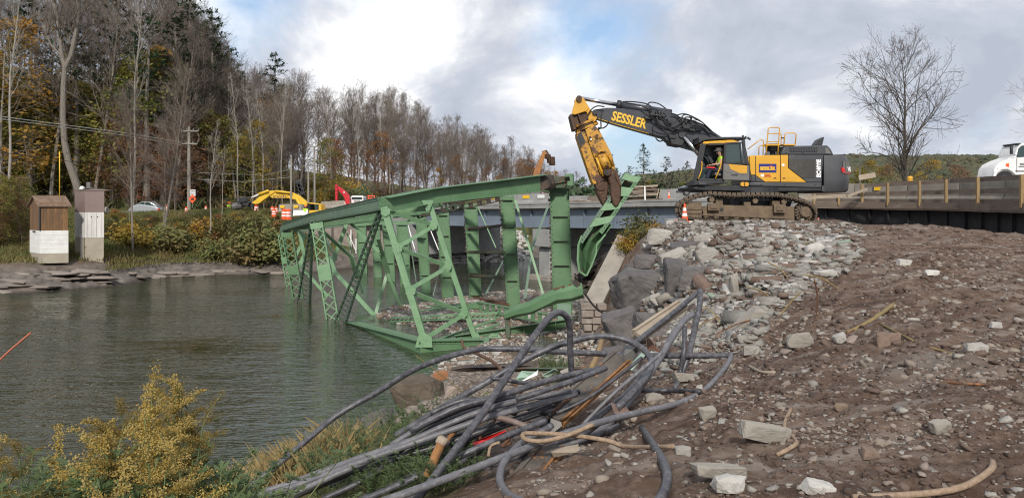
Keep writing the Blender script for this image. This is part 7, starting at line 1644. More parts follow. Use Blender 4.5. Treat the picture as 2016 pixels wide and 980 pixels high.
for k in range(16):
    px = rnd.uniform(330, 560); D = rnd.uniform(96, 118); kd = rnd.choice(['leaf0', 'leaf1', 'leaf3']); by_top(kd, px, D, rnd.uniform(190, 290), 'yellow green leafy tree' + near(px), 'yellow green trees in the middle woods')
for k in range(40):
    px = rnd.uniform(655, 1110); D = rnd.uniform(118, 150); by_top(rnd.choice(['leaf4', 'leaf2', 'leaf4', 'bare3', 'leaf1']), px, D, np.interp(px, [660, 1100], [285, 345]) + rnd.uniform(-35, 30), 'low brown twiggy tree under bare woods' + near(px), 'brown leaved trees under the bare woods')
for k in range(12):
    by_top('bare%d' % rnd.randrange(4), rnd.uniform(480, 600), rnd.uniform(96, 110), rnd.uniform(180, 240), 'slim bare tree above the yellow excavator', 'slim bare trees above the yellow excavator')
by_top('pine0', 418, 100, 12, 'tall dark pine with flat topped crown against the bright cloud'); by_top('pine1', 378, 106, -30, 'tall pine left of the flat topped pine at the top edge'); by_top('pine1', 320, 92, 92, 'smaller deep green pine among bare trees left of the utility pole')
for px, D, y, w_ in ((60, 93, -30, 'leftmost'), (150, 92, 40, 'second from left'), (225, 94, -60, 'third from left'), (290, 90, 20, 'fourth from left'), (350, 94, 30, 'rightmost')): by_top('pine%d' % (px % 2), px, D, y, w_ + ' of the dark pines standing in the upper left woods')
by_top('pine0', 540, 112, 100, 'thin pine at the right end of the steep woods'); by_top('pine1', 455, 112, 88, 'grey green pine just right of the flat topped pine')
for px, D, y, lb in ((184, 90, -60, 'straight brown trunked tree behind the fork trunk tree'), (100, 88, -60, 'dark trunked tree at far left over the antenna'), (262, 86, -40, 'large pale bare tree with fan of limbs left of the green pine'), (345, 90, 60, 'bare tree beside the left utility pole'), (15, 74, -60, 'pale leaning bare tree at the left picture edge')): by_top('pale1' if 'pale' in lb else 'bare1', px, D, y, lb)
for px, D, y, lb in ((437, 76, 290, 'thin pale crooked tree standing at the grassy bank'), (470, 84, 150, 'white stemmed slim tree left of the yellow excavator'), (497, 88, 170, 'white stemmed slim tree above the yellow stick'), (520, 90, 190, 'pale slim tree just above the yellow boom'), (556, 92, 165, 'pale slim tree left of the bare pole'), (650, 112, 200, 'pale two stemmed tree beside the hill track'), (704, 116, 190, 'pale forked tree above the red excavator')): by_top('pale%d' % rnd.randrange(2), px, D, y, lb)
for px, D, y, k, lb in ((505, 90, 240, 'leaf1', 'bright yellow tree above the yellow excavator stick'), (3, 84, 40, 'leaf1', 'orange yellow tree at the top left edge'), (255, 70, 330, 'bare2', 'dark crooked tree by the gauge tower'), (320, 72, 230, 'bare3', 'ivy clad dark tree right of the silver sedan'), (640, 100, 280, 'leaf3', 'dark green tree left of the hill track')): by_top(k, px, D, y, lb)
for px, D, y, k, lb in ((262, 63, 180, 'bare2', 'riverside tree with dark fork right of the gauge tower'), (322, 70, 140, 'bare1', 'tall dark riverside tree right of the sedan'), (412, 66, 240, 'pale1', 'pale riverside tree right of the utility pole')): by_top(k, px, D, y, lb)
T = TreeMesh(7); D = 86; tp = lambda pts: [W(x, y, D) for x, y in pts]; base = W(152, 372, D)
ft = thing('forked_tree', 'large smooth barked tree forking in two high above the gauge houses', 'tree', base)
T.trunk.tube(tp([(156, 380), (146, 350), (135, 320), (127, 280), (124, 230), (125, 170), (128, 132)]), .42, 9, .26); T.trunk.tube(tp([(128, 134), (122, 110), (116, 60), (108, 10), (104, -40)]), .25, 8, .12); T.trunk.tube(tp([(128, 134), (140, 110), (150, 60), (156, 10), (160, -40)]), .28, 8, .13); T.trunk.tube(tp([(122, 112), (100, 88), (92, 70)]), .14, 6, .07)
T.trunk.build('trunk', M_bark, ft)
for x, y in ((116, 60), (108, 10), (150, 60), (156, 10), (92, 70), (145, 90), (118, 80)):
    for j in range(4): T.grow(W(x, y, D), Vector((T.r.gauss(0, .8), T.r.gauss(0, .8), 1)), T.r.uniform(3, 6), .08, 1, 3, (5, 4), .1)
T.br.build('crown', M_twig, ft)
T = bare_tree(212, 12.2, .19, .15, 36, .42, (8, 7), .06, .01, (.45, 1.05)); lf = leaves_on(T, 900, .05, .25)
D = 64; X = (1785 - 1008) / F * D; lone = thing('lone_bare_tree', 'large lone bare tree with spreading crown behind the timber railing', 'tree', (0, 0, 0)); M_dtw = mat('dark_bark', (.085, .068, .055), .95, col2=(.05, .042, .036), scale=3); T.trunk.build('trunk', M_dtw, lone); T.br.build('crown', M_dtw, lone); lf.build('last_leaves', M_leafb, lone); lone.location = (X, D, 4.4); lone.scale = (1.0, 1.0, 1.17)
T = bare_tree(215, 12, .15, .2, 22, .4, (7, 5), .07, .01, (.40, .95)); D = 70; X = (2062 - 1008) / F * D; l2 = thing('bare_tree', 'bare tree reaching in at the right picture edge above the white truck', 'tree', (0, 0, 0)); T.trunk.build('trunk', M_bark, l2); T.br.build('crown', M_bark, l2); l2.location = (X, D, 4.2)
for px, y, kd in ((1715, 318, 'leaf1'), (1760, 322, 'leaf4'), (1830, 318, 'leaf1'), (1868, 325, 'leaf4'), (1690, 335, 'leaf3'), (1900, 330, 'leaf4'), (1740, 330, 'leaf3')): by_top(kd, px, rnd.uniform(84, 96), y, 'low brownish yellow tree behind the lone bare tree', 'low autumn trees behind the lone bare tree')
SP = [(1190, 340), (1150, 345), (1215, 330), (1240, 325), (1268, 282), (1290, 335), (1312, 306), (1335, 330), (1352, 316), (1385, 310), (1170, 350), (1230, 340), (1410, 320), (1140, 350), (1300, 340), (1255, 335), (1322, 338), (1200, 300), (1440, 330), (1120, 350)]
for k, (px, y) in enumerate(SP): by_top('spruce%d' % (k % 2) if k % 3 else 'pine1', px, rnd.uniform(112, 150), y, 'tallest dark spruce under the boom right of the shear' if px == 1268 else 'spruce with thin top left of the cab' if px == 1312 else 'dark conifer beyond the bridge between shear and cab', None if px in (1268, 1312) else 'dark conifers beyond the bridge')
for k in range(26): by_top(rnd.choice(['leaf3', 'leaf4', 'bush3', 'leaf0']) if True else '', rnd.uniform(1110, 1420), rnd.uniform(104, 125), rnd.uniform(352, 378), 'low dark tree at the foot of the conifers', 'low trees at the foot of the conifers', lo=2)
for k in range(150):
    px = rnd.uniform(205, 560) if k < 110 else rnd.uniform(-50, 52); D = rnd.uniform(64, 77) if k < 110 else rnd.uniform(58, 74); kd = rnd.choice(['bush0', 'bush0', 'bush1', 'bush0', 'bush2', 'bush0'])
    cn = {'bush0': 'green', 'bush1': 'yellowing', 'bush2': 'russet', 'bush3': 'dark green'}[kd]
    if k < 110: by_top(kd, px, D, rnd.uniform(426, 480), cn + ' leafy shrub on the far bank' + near(px, LB_), 'shrubs on the far grassy bank', lo=.7)
    else: by_top(rnd.choice(['leaf0', 'leaf4', 'leaf3', 'leaf2']), px, D, rnd.uniform(340, 440), 'low dense leafy growth' + near(px, LB_), 'shrubs left of the brown gauge house', lo=1)
for k in range(14): plant(rnd.choice(['bush3', 'bush0', 'bush1']), rnd.uniform(620, 720), rnd.uniform(106, 116), rnd.uniform(2.5, 4), 'green bush at the foot of the hill track', 'bushes at the foot of the hill track')
for k in range(16): plant('bush0', rnd.uniform(1150, 1330), rnd.uniform(98, 110), rnd.uniform(2, 4), 'low green bush on the bank seen under the bridge', 'bushes on the bank under the bridge')
for px, py, D, h_, kd, lb in ((1258, 496, 28.6, 1.0, 'bush0', 'green bush growing between the pillar and boulders'), (1243, 500, 28.3, .8, 'bush1', 'yellowing bush at the top of the leaning pillar'), (1292, 474, 29.0, .7, 'bush1', 'small yellow bush at the boulders below the cone'), (1268, 474, 29.6, 1.1, 'bush0', 'green shrub under the grey girder left of the cone'), (1228, 488, 31, .7, 'bush0', 'low shrub behind the leaning pillar top')):
    plant(kd, px, D, h_, lb, z=W(px, py, D).z)
g_ = np.random.default_rng(5)
def blade_field(name, P, h0, h1, m, w=.05, blades=5, seed=1, lean=.35, label='', cat='grass', spread=.15):
    g = np.random.default_rng(seed); n = len(P); Q = np.repeat(P, blades, 0) + np.stack([g.normal(0, spread, n * blades), g.normal(0, spread, n * blades), np.zeros(n * blades)], 1); k = len(Q); h_ = g.uniform(h0, h1, k); a = g.uniform(0, 6.28, k); lx, ly = g.normal(0, lean, k) * h_, g.normal(0, lean, k) * h_
    dx, dy = np.cos(a) * w * .5, np.sin(a) * w * .5; V = np.zeros((k, 4, 3)); V[:, 0] = Q - np.stack([dx, dy, np.full(k, .03)], 1); V[:, 1] = Q + np.stack([dx, dy, np.full(k, -.03)], 1); V[:, 2] = Q + np.stack([dx * .6 + lx * .5, dy * .6 + ly * .5, h_ * .6], 1); V[:, 3] = Q + np.stack([lx, ly, h_], 1)
    i = np.arange(k)[:, None] * 4; Fc = np.concatenate([i + [[0, 1, 2]], i + [[0, 2, 3]]]); return tag(link(name, mesh_np(name, V.reshape(-1, 3), Fc, m)), label, cat, kind='stuff')
veg = lambda X, Y: np.clip((height(X, Y) - np.where(X / Y < -.53, 1.5, .7)) / .3, 0, 1)
blade_field('bank_grass', place_region(15000, (-100, 640), (51, 84), 3, veg), .12, .42, M_grass, .09, 6, 3, label='rough green and straw grass covering the far bank', spread=.35)
P = place_region(700, (200, 740), (9, 17), 4, lambda X, Y: np.clip((-.20 - X / Y) * 10, 0, 1) * (height(X, Y) > .1)); blade_field('dry_bank_grass', P, .15, .55, M_dry, .012, 14, 4, .45, 'wispy dry grass on the near bank below the conduits', spread=.12)
P = place_region(15000, (1080, 2300), (330, 1000), 8, lambda X, Y: np.clip((X / Y - .08) * 8, 0, 1)); far_m = mat('distant_mixed_woods', (.050, .068, .038), .95, col2=(.095, .075, .04), scale=.018, detail=6, coords='Object', col3=(.030, .042, .032), scale3=.03)
tag(link('distant_woods', scatter_join('distant_woods', RND, P + [0, 0, 1.0], g_.uniform(1.6, 4.2, len(P)) * P[:, 1] / 700, far_m, 3, (.9, 1.5))), 'dark mixed woods covering the distant hills at right', 'woods', kind='stuff')
P = place_region(2600, (-60, 620), (90, 150), 9); M_litter = mat('undergrowth_leaves', (.075, .055, .025), .9, col2=(.05, .065, .02), scale=.15, detail=4, col3=(.14, .08, .03), scale3=.4)
blade_field('forest_undergrowth', P, .3, 1.4, M_litter, .30, 8, 5, .6, 'brown and green undergrowth on the wooded slope', 'undergrowth', spread=.9)
P = place_region(1800, (560, 1150), (100, 150), 10, lambda X, Y: (np.abs(X / Y + .245 - (Y - 120) * .0009) > .026)); blade_field('roadside_undergrowth', P, .3, 1.2, M_litter, .30, 8, 6, .6, 'brown brush at the foot of the bare woods', 'undergrowth', spread=.9)
def boulder(px, py, w, h_, m, label, D=None, seed=0, rot=0, cat='boulder', group=None, flat=.75, tilt=0, name='boulder', variant=None, sink=.25):
    """w, h_ in pixels of the photograph; stands on the ground below its lower edge"""
    D = Dg(px, py + h_ * .30); D = D - w / F * D * .12; c = W(px, py, D); sx, sz = w / F * D / 2, h_ / F * D / 2; V, Fc = variant or rock_variant(seed, 2, (1, 1, 1)); V = V / np.abs(V).max(0); me = bpy.data.meshes.new(name)
    ca, sa = math.cos(tilt), math.sin(tilt); vs_ = [Vector((v[0] * sx * ca - v[2] * sz * sa, v[1] * (sx * .5 + sz * .5) * flat, v[0] * sx * sa + v[2] * sz * ca)) for v in V]
    me.from_pydata(vs_, [], [tuple(f) for f in Fc]); me.materials.append(m); o_ = bpy.data.objects.new(name, me); COL.objects.link(o_); o_.location = c; o_.rotation_euler = (0, 0, rot)
    b = o_.modifiers.new('Bevel', 'BEVEL'); b.width = min(sx, sz) * .10; b.segments = 1; b.limit_method = 'ANGLE'; b.angle_limit = R(20)
    if min(w, h_) > 14:
        sd = o_.modifiers.new('Subdivision', 'SUBSURF'); sd.subdivision_type = 'SIMPLE'; sd.levels = sd.render_levels = 3 if w > 40 else 2; tx = bpy.data.textures.new('rock_surface', 'CLOUDS'); tx.noise_scale = min(sx, sz) * .55; tx.noise_depth = 4; dm = o_.modifiers.new('Displace', 'DISPLACE'); dm.texture = tx; dm.strength = min(sx, sz) * .18; t2 = bpy.data.textures.new('rock_grain', 'CLOUDS'); t2.noise_scale = min(sx, sz) * .16; t2.noise_depth = 3; d2 = o_.modifiers.new('Displace', 'DISPLACE'); d2.texture = t2; d2.strength = min(sx, sz) * .07
    return tag(o_, label, cat, group)
BL = [(1262, 568, 118, 88, 25.2, M_rockdark, 'largest dark angular boulder right of the leaning pillar', .15), (1332, 548, 50, 88, 26.3, M_rockdark, 'upright dark slab boulder right of the largest boulder', .1), (1366, 548, 66, 52, 26.5, M_rockdark, 'dark flat faced boulder at the rubble edge', 0), (1228, 650, 74, 84, 23.6, M_rockdark, 'dark hollowed boulder under the thin black cable', .3),
  (1284, 648, 76, 66, 22.6, M_rockdark, 'grey brown boulder under the black conduit bend', -.1), (1392, 506, 50, 44, 26.4, M_rockgrey, 'pale grey boulder at the top edge of the rubble', .1), (1348, 486, 86, 30, 28.0, M_rockdark, 'long flat dark rock below the lying cone', .15), (1278, 516, 66, 30, 27.2, M_rockdark, 'flat dark rock on top of the largest boulder', -.05),
  (1300, 465, 56, 34, 29.2, M_rockgrey, 'grey rock just below the grey concrete block', 0), (1325, 510, 54, 40, 27.4, M_rockgrey, 'grey rock between flat dark rocks below the cone', .2), (1308, 498, 44, 14, 27.0, M_conc, 'white flat concrete slab among the dark boulders', .04), (1210, 700, 50, 40, 21.5, M_rockdark, 'small dark boulder at the foot of the masonry', .2),
  (1300, 590, 40, 30, 24.2, M_rockgrey, 'small grey rock wedged below the upright slab', .4), (1384, 470, 40, 22, 27.8, M_rockgrey, 'flat grey stone by the cone on the slope', 0), (1345, 600, 50, 36, 23.5, M_rockdark, 'dark rock under the pale conduit', .2), (1246, 530, 40, 26, 26.4, M_rockdark, 'small dark rock against the pillar', .2),
  (820, 776, 112, 82, 14.2, M_rockbrown, 'large brown boulder with white veins at the water edge', 0), (890, 771, 30, 28, 13.9, M_pebble, 'round tan stone right of the brown boulder', 0), (868, 742, 32, 24, 15.2, mat('orange_stone', (.28, .13, .06), .9), 'orange brown stone behind the brown boulder', .3), (742, 828, 72, 44, 13.6, M_rockdark, 'slanting dark slab left of the brown boulder', .35), (705, 850, 50, 34, 13.2, M_rockdark, 'low dark slab at the water left of the slanting slab', .2),
  (1010, 690, 60, 22, 28.5, M_rockbrown, 'brown rock on the gravel behind the conduit arch', 0), (1160, 760, 46, 34, 17, M_rockgrey, 'grey boulder seen through the conduit loop', .2), (1080, 720, 44, 24, 22, M_rockbrown, 'reddish rock at the masonry foot', 0)]
for k, (px, py, w, h_, D, m_, lb, tl) in enumerate(BL): boulder(px, py, w, h_, m_, lb, D, 400 + k, tilt=tl)
ST = [(1506, 849, 100, 38, M_conc, 'long pale slab stone beside the curved root in the dirt', -.2), (1417, 925, 112, 30, M_conc, 'broad white flat stone near the bottom edge', -.1), (1434, 954, 64, 44, M_riprap, 'whitish grey block stone below the flat stone', -.1), (1607, 961, 66, 32, M_riprap, 'rounded pale stone at the bottom edge', -.15), (1854, 840, 44, 30, M_conc, 'tan squarish stone in dark dirt at right', 0), (1920, 686, 42, 24, M_rockgrey, 'blue grey pointed stone at right', 0),
  (1574, 671, 58, 34, M_conc, 'pinkish tan stone at the toe of the rubble', 0), (1780, 516, 30, 14, M_riprap, 'small pale block on the upper dirt', 0), (1834, 537, 26, 13, M_riprap, 'small squared pale block right of the upper block', 0), (1711, 893, 36, 28, M_mudrock, 'brown rounded stone in the lower dirt', 0), (1466, 637, 92, 26, M_conc, 'long slanted tan concrete slab in the rubble', .75), (1446, 566, 18, 64, M_conc, 'upright narrow concrete slab in the rubble', .05), (1626, 537, 52, 14, M_riprap, 'flat pale slab at the right rubble end', .1), (1526, 506, 44, 14, M_conc, 'flat stone lying high in the rubble', .3), (1654, 666, 30, 22, M_riprap, 'white stone by dry sticks at the rubble toe', .3),
  (1392, 812, 36, 26, M_conc, 'tan stone under the pale conduit bend', 0), (1345, 888, 34, 22, M_rockgrey, 'grey stone beside the tan rebar end', 0), (1745, 668, 50, 30, M_mudrock, 'large muddy stone in the middle dirt', 0), (1290, 782, 40, 18, M_conc, 'pale stone under the straight conduit', 0), (1362, 572, 30, 20, M_conc, 'tan stone at the conduit top', 0), (1480, 690, 34, 20, M_rockgrey, 'grey stone at the bent conduit corner', 0), (1345, 742, 42, 24, M_conc, 'tan layered stone behind the upright conduit', 0), (1655, 800, 30, 16, M_mudrock, 'reddish stone in the middle dirt', 0), (1960, 640, 24, 14, M_riprap, 'small white stone at the right edge', 0), (1318, 440, 22, 14, M_riprap, 'small pale stone beside the lying cone', 0)]
for k, (px, py, w, h_, m_, lb, tl) in enumerate(ST): boulder(px, py, w, h_, m_, lb, None, 500 + k, tilt=tl, cat='stone', name='stone')
M_greenchip = mat('green_painted_chip', (.20, .25, .20), .8)
SM = []
for k in range(16):
    V, Fc = rock_variant(700 + k, 2, (1, rnd.uniform(.55, .9), rnd.uniform(.35, .75))); me = mesh_np('rubble', V, Fc, M_rockgrey); SM.append(me)
def stones(n, P, S, mats, label, group, name='stone', seed=0, flat=1):
    R_ = random.Random(seed)
    for k in range(n):
        me = SM[R_.randrange(16)]; o_ = bpy.data.objects.new(name, me); COL.objects.link(o_); s_ = S[k]; o_.location = (P[k][0], P[k][1], P[k][2] + s_ * .25); o_.scale = (s_ * R_.uniform(.8, 1.5), s_, s_ * flat * R_.uniform(.7, 1.1)); o_.rotation_euler = (R_.gauss(0, .45), R_.gauss(0, .45), R_.uniform(0, 6.28))
        m_ = R_.choice(mats)
        if m_ is not M_rockgrey: o_.material_slots[0].link = 'OBJECT'; o_.material_slots[0].material = m_
        tag(o_, label, 'stone', group)
rm = lambda X, Y: rubble_mask(X, Y) ** 1.0
P = place_region(285, (1270, 1700), (11.5, 28), 21, rm); S = np.clip(np.exp(g_.normal(-2.2, .42, len(P))), .05, .34) * np.clip(P[:, 1] / 19, .65, 1.1) * np.clip(1.6 - np.abs(P[:, 1] - 18) / 9, .45, 1.1)
stones(len(P), P, S, [M_rockgrey, M_rockgrey, M_riprap, M_conc, M_rockgrey, M_rockgrey, M_riprap, M_rockgrey, M_conc, M_mudrock, M_greenchip], 'broken grey stone chunk in the rubble slope below the excavator', 'broken stone chunks in the rubble slope', 'rubble_stone', 3)
P = place_region(14000, (1270, 1700), (11, 29), 22, rm); S = np.exp(g_.normal(-2.95, .55, len(P))) * np.clip(P[:, 1] / 18, .6, 1.2) * np.clip(1.7 - np.abs(P[:, 1] - 18) / 9, .5, 1.1); S = np.clip(S, .02, .2)
for q, (m_, lb) in enumerate(((M_rockgrey, 'mass of broken grey stone rubble below the excavator'), (M_riprap, 'pale stone chips scattered through the rubble slope'), (M_mudrock, 'brown muddy stones scattered through the rubble slope'))):
    sel = (np.arange(len(P)) % 10 < 6) if q == 0 else (np.arange(len(P)) % 10 == 9) if q == 1 else ((np.arange(len(P)) % 10 >= 6) & (np.arange(len(P)) % 10 < 9)); tag(link('rubble', scatter_join('rubble', ANG, P[sel] + np.array([0, 0, .02]), S[sel], m_, q, (.3, 1), .6, elong=1.0)), lb, 'rubble', kind='stuff')
dm = lambda X, Y: (1 - rubble_mask(X, Y)) * np.clip((X / Y + .03) / .08, 0, 1)
P = place_region(130, (1150, 2100), (4, 11), 31, dm); S = g_.uniform(.022, .05, len(P)) * np.clip(P[:, 1] / 6, .8, 2); stones(len(P), P, S, [M_pebble, M_pebble, M_mudrock, M_conc, M_rockgrey], 'loose rounded stone lying in the brown dirt', 'loose stones lying in the brown dirt', 'loose_stone', 5, .8)
P = place_region(20000, (930, 2150), (3.8, 26), 32, lambda X, Y: dm(X, Y) * np.clip((24 - Y) / 12, .25, 1)); S = np.clip(np.exp(g_.normal(-4.45, .55, len(P))) * np.clip(P[:, 1] / 5, .8, 3.2), .005, .07); cl = fbm(P[:, 0] * 1.3, P[:, 1] * 1.3, 3, 61); kp = cl > g_.uniform(.38, .66, len(P)); P, S = P[kp], S[kp]
for q, (m_, lb) in enumerate(((M_pebble, 'tan pebbles strewn over the dirt'), (M_mudrock, 'brown muddy pebbles and clods strewn over the dirt'), (M_rockgrey, 'grey gravel strewn over the dirt'))):
    sel = (np.arange(len(P)) % 5 < 2) if q == 0 else (np.arange(len(P)) % 5 == 4) if q == 2 else ((np.arange(len(P)) % 5 >= 2) & (np.arange(len(P)) % 5 < 4)); tag(link('gravel', scatter_join('gravel', RND if q == 0 else ANG, P[sel], S[sel], m_, 7 + q, (.5, .95))), lb, 'gravel', kind='stuff')
P = place_region(4200, (1350, 2150), (3.8, 24), 35, dm); S = np.clip(np.exp(g_.normal(-4.1, .5, len(P))) * np.clip(P[:, 1] / 5, .8, 3), .006, .09); M_clod = mat('dark_dirt_clods', (.10, .066, .048), .95, col2=(.066, .043, .032), scale=8, bump=.5); tag(link('dirt', scatter_join('dirt', ANG, P, S, M_clod, 17, (.4, .8))), 'dark brown dirt clods over the near ground', 'dirt', kind='stuff')
P = place_region(9000, (740, 1230), (24, 52), 41, lambda X, Y: (height(X, Y) > -.12) & (height(X, Y) < 1.2)); S = np.clip(np.exp(g_.normal(-2.6, .5, len(P))), .03, .28)
for q, (m_, lb) in enumerate(((M_mudrock, 'brown cobbles on the gravel bar under the green wreck'), (M_rockgrey, 'grey cobbles on the gravel bar under the green wreck'))): tag(link('shore_gravel', scatter_join('shore_gravel', ANG, P[q::2], S[q::2], m_, 19 + q, (.4, .8))), lb, 'gravel', kind='stuff')
P = place_region(5000, (800, 1150), (12, 26), 43, lambda X, Y: (height(X, Y) > -.1) * .9); S = np.clip(np.exp(g_.normal(-3.3, .6, len(P))), .015, .2); tag(link('bank_gravel', scatter_join('bank_gravel', ANG, P, S, M_pebble, 23, (.4, .8))), 'pale gravel on the near shore behind the conduits', 'gravel', kind='stuff')
P = place_region(60, (856, 1010), (76, 84), 51); S = g_.uniform(.3, .6, len(P)); stones(len(P), P, S, [M_riprap], 'pale riprap block on the far slope under the bridge', 'pale riprap blocks under the bridge', 'riprap_stone', 9, .8)
P = place_region(2600, (690, 1040), (74, 86), 52); S = g_.uniform(.12, .42, len(P)); tag(link('riprap_rubble', scatter_join('riprap_rubble', ANG, P, S, M_riprap, 29, (.5, .9), .6)), 'pale grey riprap covering the far slope under the new bridge', 'riprap', kind='stuff')
M_ledge = mat('grey_brown_ledge_rock', (.24, .205, .175), .9, col2=(.15, .125, .108), scale=1.2, stretch=(.6, .6, 4), col3=(.25, .215, .19), scale3=1.2, bump=.5, rand=.2, bscale=8)
for k in range(58):
    px = rnd.uniform(-80, 570); D = float(np.interp(px, [-80, 50, 200, 320, 450, 570], [47.5, 49.2, 53, 60, 62.3, 63.2])) + rnd.uniform(-.2, 2.6 if px < 200 else .9); X = (px - 1008) / F * D; s_ = rnd.uniform(.35, 1.25 if px < 210 else .8); me = SM[rnd.randrange(16)]; o_ = bpy.data.objects.new('ledge_rock', me); COL.objects.link(o_); o_.location = (X, D, max(.05, hz(X, D) - .05)); o_.scale = (s_ * 1.5, s_ * .9, rnd.uniform(.12, .26)); o_.rotation_euler = (rnd.gauss(0, .07), rnd.gauss(0, .06), rnd.gauss(0, .3)); o_.material_slots[0].link = 'OBJECT'; o_.material_slots[0].material = M_ledge
    tag(o_, 'flat layered ledge rock at the water below the gauge houses' if px < 210 else 'flat dark ledge rock along the far waterline', 'rock', 'ledge rocks below the gauge houses' if px < 210 else 'ledge rocks along the far waterline')
for k, (px, y0, y1, lb) in enumerate(((345, 470, 478, 'fallen pale log lying in the bank brush'), (430, 470, 482, 'thin fallen trunk on the bank under the shrubs'), (225, 505, 520, 'fallen grey branch right of the gauge tower'))): a, b = W(px - 28, y0, Dg(px - 28, y0) - .3), W(px + 28, y1, Dg(px + 28, y1) - .3); mb = MB(); mb.tube([a, (a + b) / 2 + Vector((0, 0, .05)), b], .12, 7, .07); tag(mb.build('fallen_log', M_barkpale), lb, 'log')
def z11(x, y): return (500 + x / 2.016, 580 + y / 2.016)
def smooth(pts, k=6):
    sm = []
    for i in range(len(pts) - 1):
        p0 = pts[max(i - 1, 0)]; p1, p2 = pts[i], pts[i + 1]; p3 = pts[min(i + 2, len(pts) - 1)]
        for j in range(k):
            t = j / k; sm.append(.5 * ((2 * p1) + (p2 - p0) * t + (2 * p0 - 5 * p1 + 4 * p2 - p3) * t * t + (3 * p1 - p0 - 3 * p2 + p3) * t ** 3))
    return sm + [pts[-1]]
def cable(pts, r_, m, label, cat='conduit', name='conduit', group=None, z=z11, n=10):
    P = []
    for p in pts:
        x, y = z(p[0], p[1]); D = min(p[2] if len(p) > 2 else 99, Dg(x, y) - r_ * 2.0); P.append(W(x, y, D))
    mb = MB(); mb.tube(smooth(P), r_ * (.70 if name == 'conduit' else 1), n); return tag(mb.build(name, m, smooth=True), label, cat, group)
cable([(-60, 790, 8.8), (60, 700, 9.0), (200, 585, 9.3), (330, 478, 9.6), (500, 380, 9.7), (650, 290, 9.5), (850, 224, 9.3), (1000, 214, 9.2), (1250, 228, 9.4), (1500, 238, 9.6), (1700, 242, 9.8), (1888, 240, 9.9)], .052, M_cable, 'longest dark conduit arching from the bottom left to the bent corner at right')
cable([(1893, 236, 9.9), (1880, 275, 9.6), (1800, 368, 8.6), (1700, 425, 8.0), (1550, 462, 7.6), (1400, 497, 7.2), (1200, 562, 6.8), (1000, 640, 6.4), (700, 752, 6.0), (480, 830, 5.8)], .046, M_cablepale, 'dusty white conduit sweeping from the bent corner to the bottom edge')
cable([(1270, 402, 8.5), (1262, 330, 8.4), (1255, 210, 8.3), (1252, 120, 8.2), (1232, 78, 8.1), (1195, 74, 8.0), (1150, 115, 7.8), (1070, 225, 7.5), (980, 360, 7.1), (900, 480, 6.8), (780, 640, 6.4), (640, 820, 6.1)], .050, M_cable, 'tall black conduit bent into a narrow upright loop')
cable([(560, 560, 8.6), (640, 512, 8.6), (760, 440, 8.6), (900, 360, 8.6), (1050, 272, 8.7), (1200, 202, 8.8), (1350, 165, 8.9), (1450, 172, 8.9), (1530, 205, 8.8), (1572, 250, 8.6), (1572, 300, 8.3), (1520, 370, 7.9), (1440, 450, 7.6)], .052, M_cable, 'dark conduit curling over the rusty plank end in a wide hook')
cable([(1772, -20, 10.6), (1768, 50, 10.4), (1750, 130, 10.2), (1725, 240, 9.9), (1690, 330, 9.7), (1672, 368, 9.5)], .055, M_cable, 'steep conduit rising from the dirt to the rubble at right')
cable([(1742, 78, 9.9), (1700, 110, 9.7), (1650, 185, 9.4), (1590, 285, 9.0), (1500, 410, 8.3), (1420, 500, 7.8), (1350, 560, 7.4)], .058, M_cablepale, 'grey dusty conduit slanting beside the steep one')
cable([(1710, 128, 9.8), (1706, 230, 9.6), (1690, 310, 9.6), (1676, 360, 9.5)], .045, M_cable, 'short black conduit hanging under the grey slanting one')
cable([(1768, -14, 10.9), (1660, 75, 10.4), (1520, 185, 9.8), (1430, 265, 9.2), (1330, 345, 8.8), (1200, 410, 8.4)], .050, M_cable, 'black conduit beside the pale board running up to the rubble')
cable([(1530, 380, 8.7), (1650, 379, 8.8), (1770, 384, 8.9)], .040, M_cable, 'short straight conduit lying across the stones')
cable([(1540, 528), (1600, 620), (1638, 700), (1632, 770), (1600, 830)], .048, M_cable, 'conduit end curving down through the dirt at the bottom')
cable([(1180, 520, 7.2), (1080, 575, 6.8), (1010, 640, 6.4), (978, 700, 6.1), (980, 750, 5.9), (1010, 795, 5.8), (1080, 830, 5.7)], .046, M_cablepale, 'pale conduit hooking round under the bundle near the bottom')
BN = [(60, 795, 420, 665, 700, 565, 960, 478, 1280, 392), (130, 812, 430, 690, 760, 590, 960, 520, 1180, 440), (280, 812, 470, 712, 600, 600, 760, 500, 960, 430), (430, 815, 700, 700, 860, 620, 1000, 560, 1160, 500), (-20, 812, 300, 690, 560, 600, 860, 500, 1050, 455), (520, 820, 800, 720, 1000, 660, 1150, 600, 1330, 545), (620, 540, 800, 450, 980, 400, 1200, 330, 1390, 292), (640, 530, 860, 440, 1050, 410, 1160, 402, 1290, 384), (580, 815, 860, 710, 1050, 650, 1280, 585, 1450, 520)]
BLb = ['upper left black conduit of the bundle crossing green weeds', 'second black conduit of the bundle over the weeds', 'black conduit curving down through the weeds', 'dark conduit under the wooden post', 'lowest left conduit emerging from dry grass', 'dark conduit running beside the dusty white one', 'black conduit ending at the rusty plank top', 'flat lying conduit behind the bundle', 'dusty conduit directly under the white sweeping one']
for k, b in enumerate(BN):
    pts = [(b[i], b[i + 1], 0) for i in range(0, 10, 2)]; Ds = np.interp([p[0] for p in pts], [-20, 500, 900, 1400], [7.1, 7.1, 7.2, 7.9]) - (0.5 if k in (3, 5, 8) else 0) + .12 * (k % 3)
    cable([(p[0], p[1], d) for p, d in zip(pts, Ds)], .040 if k % 2 else .044, M_cable if k % 4 else M_cablepale, BLb[k])
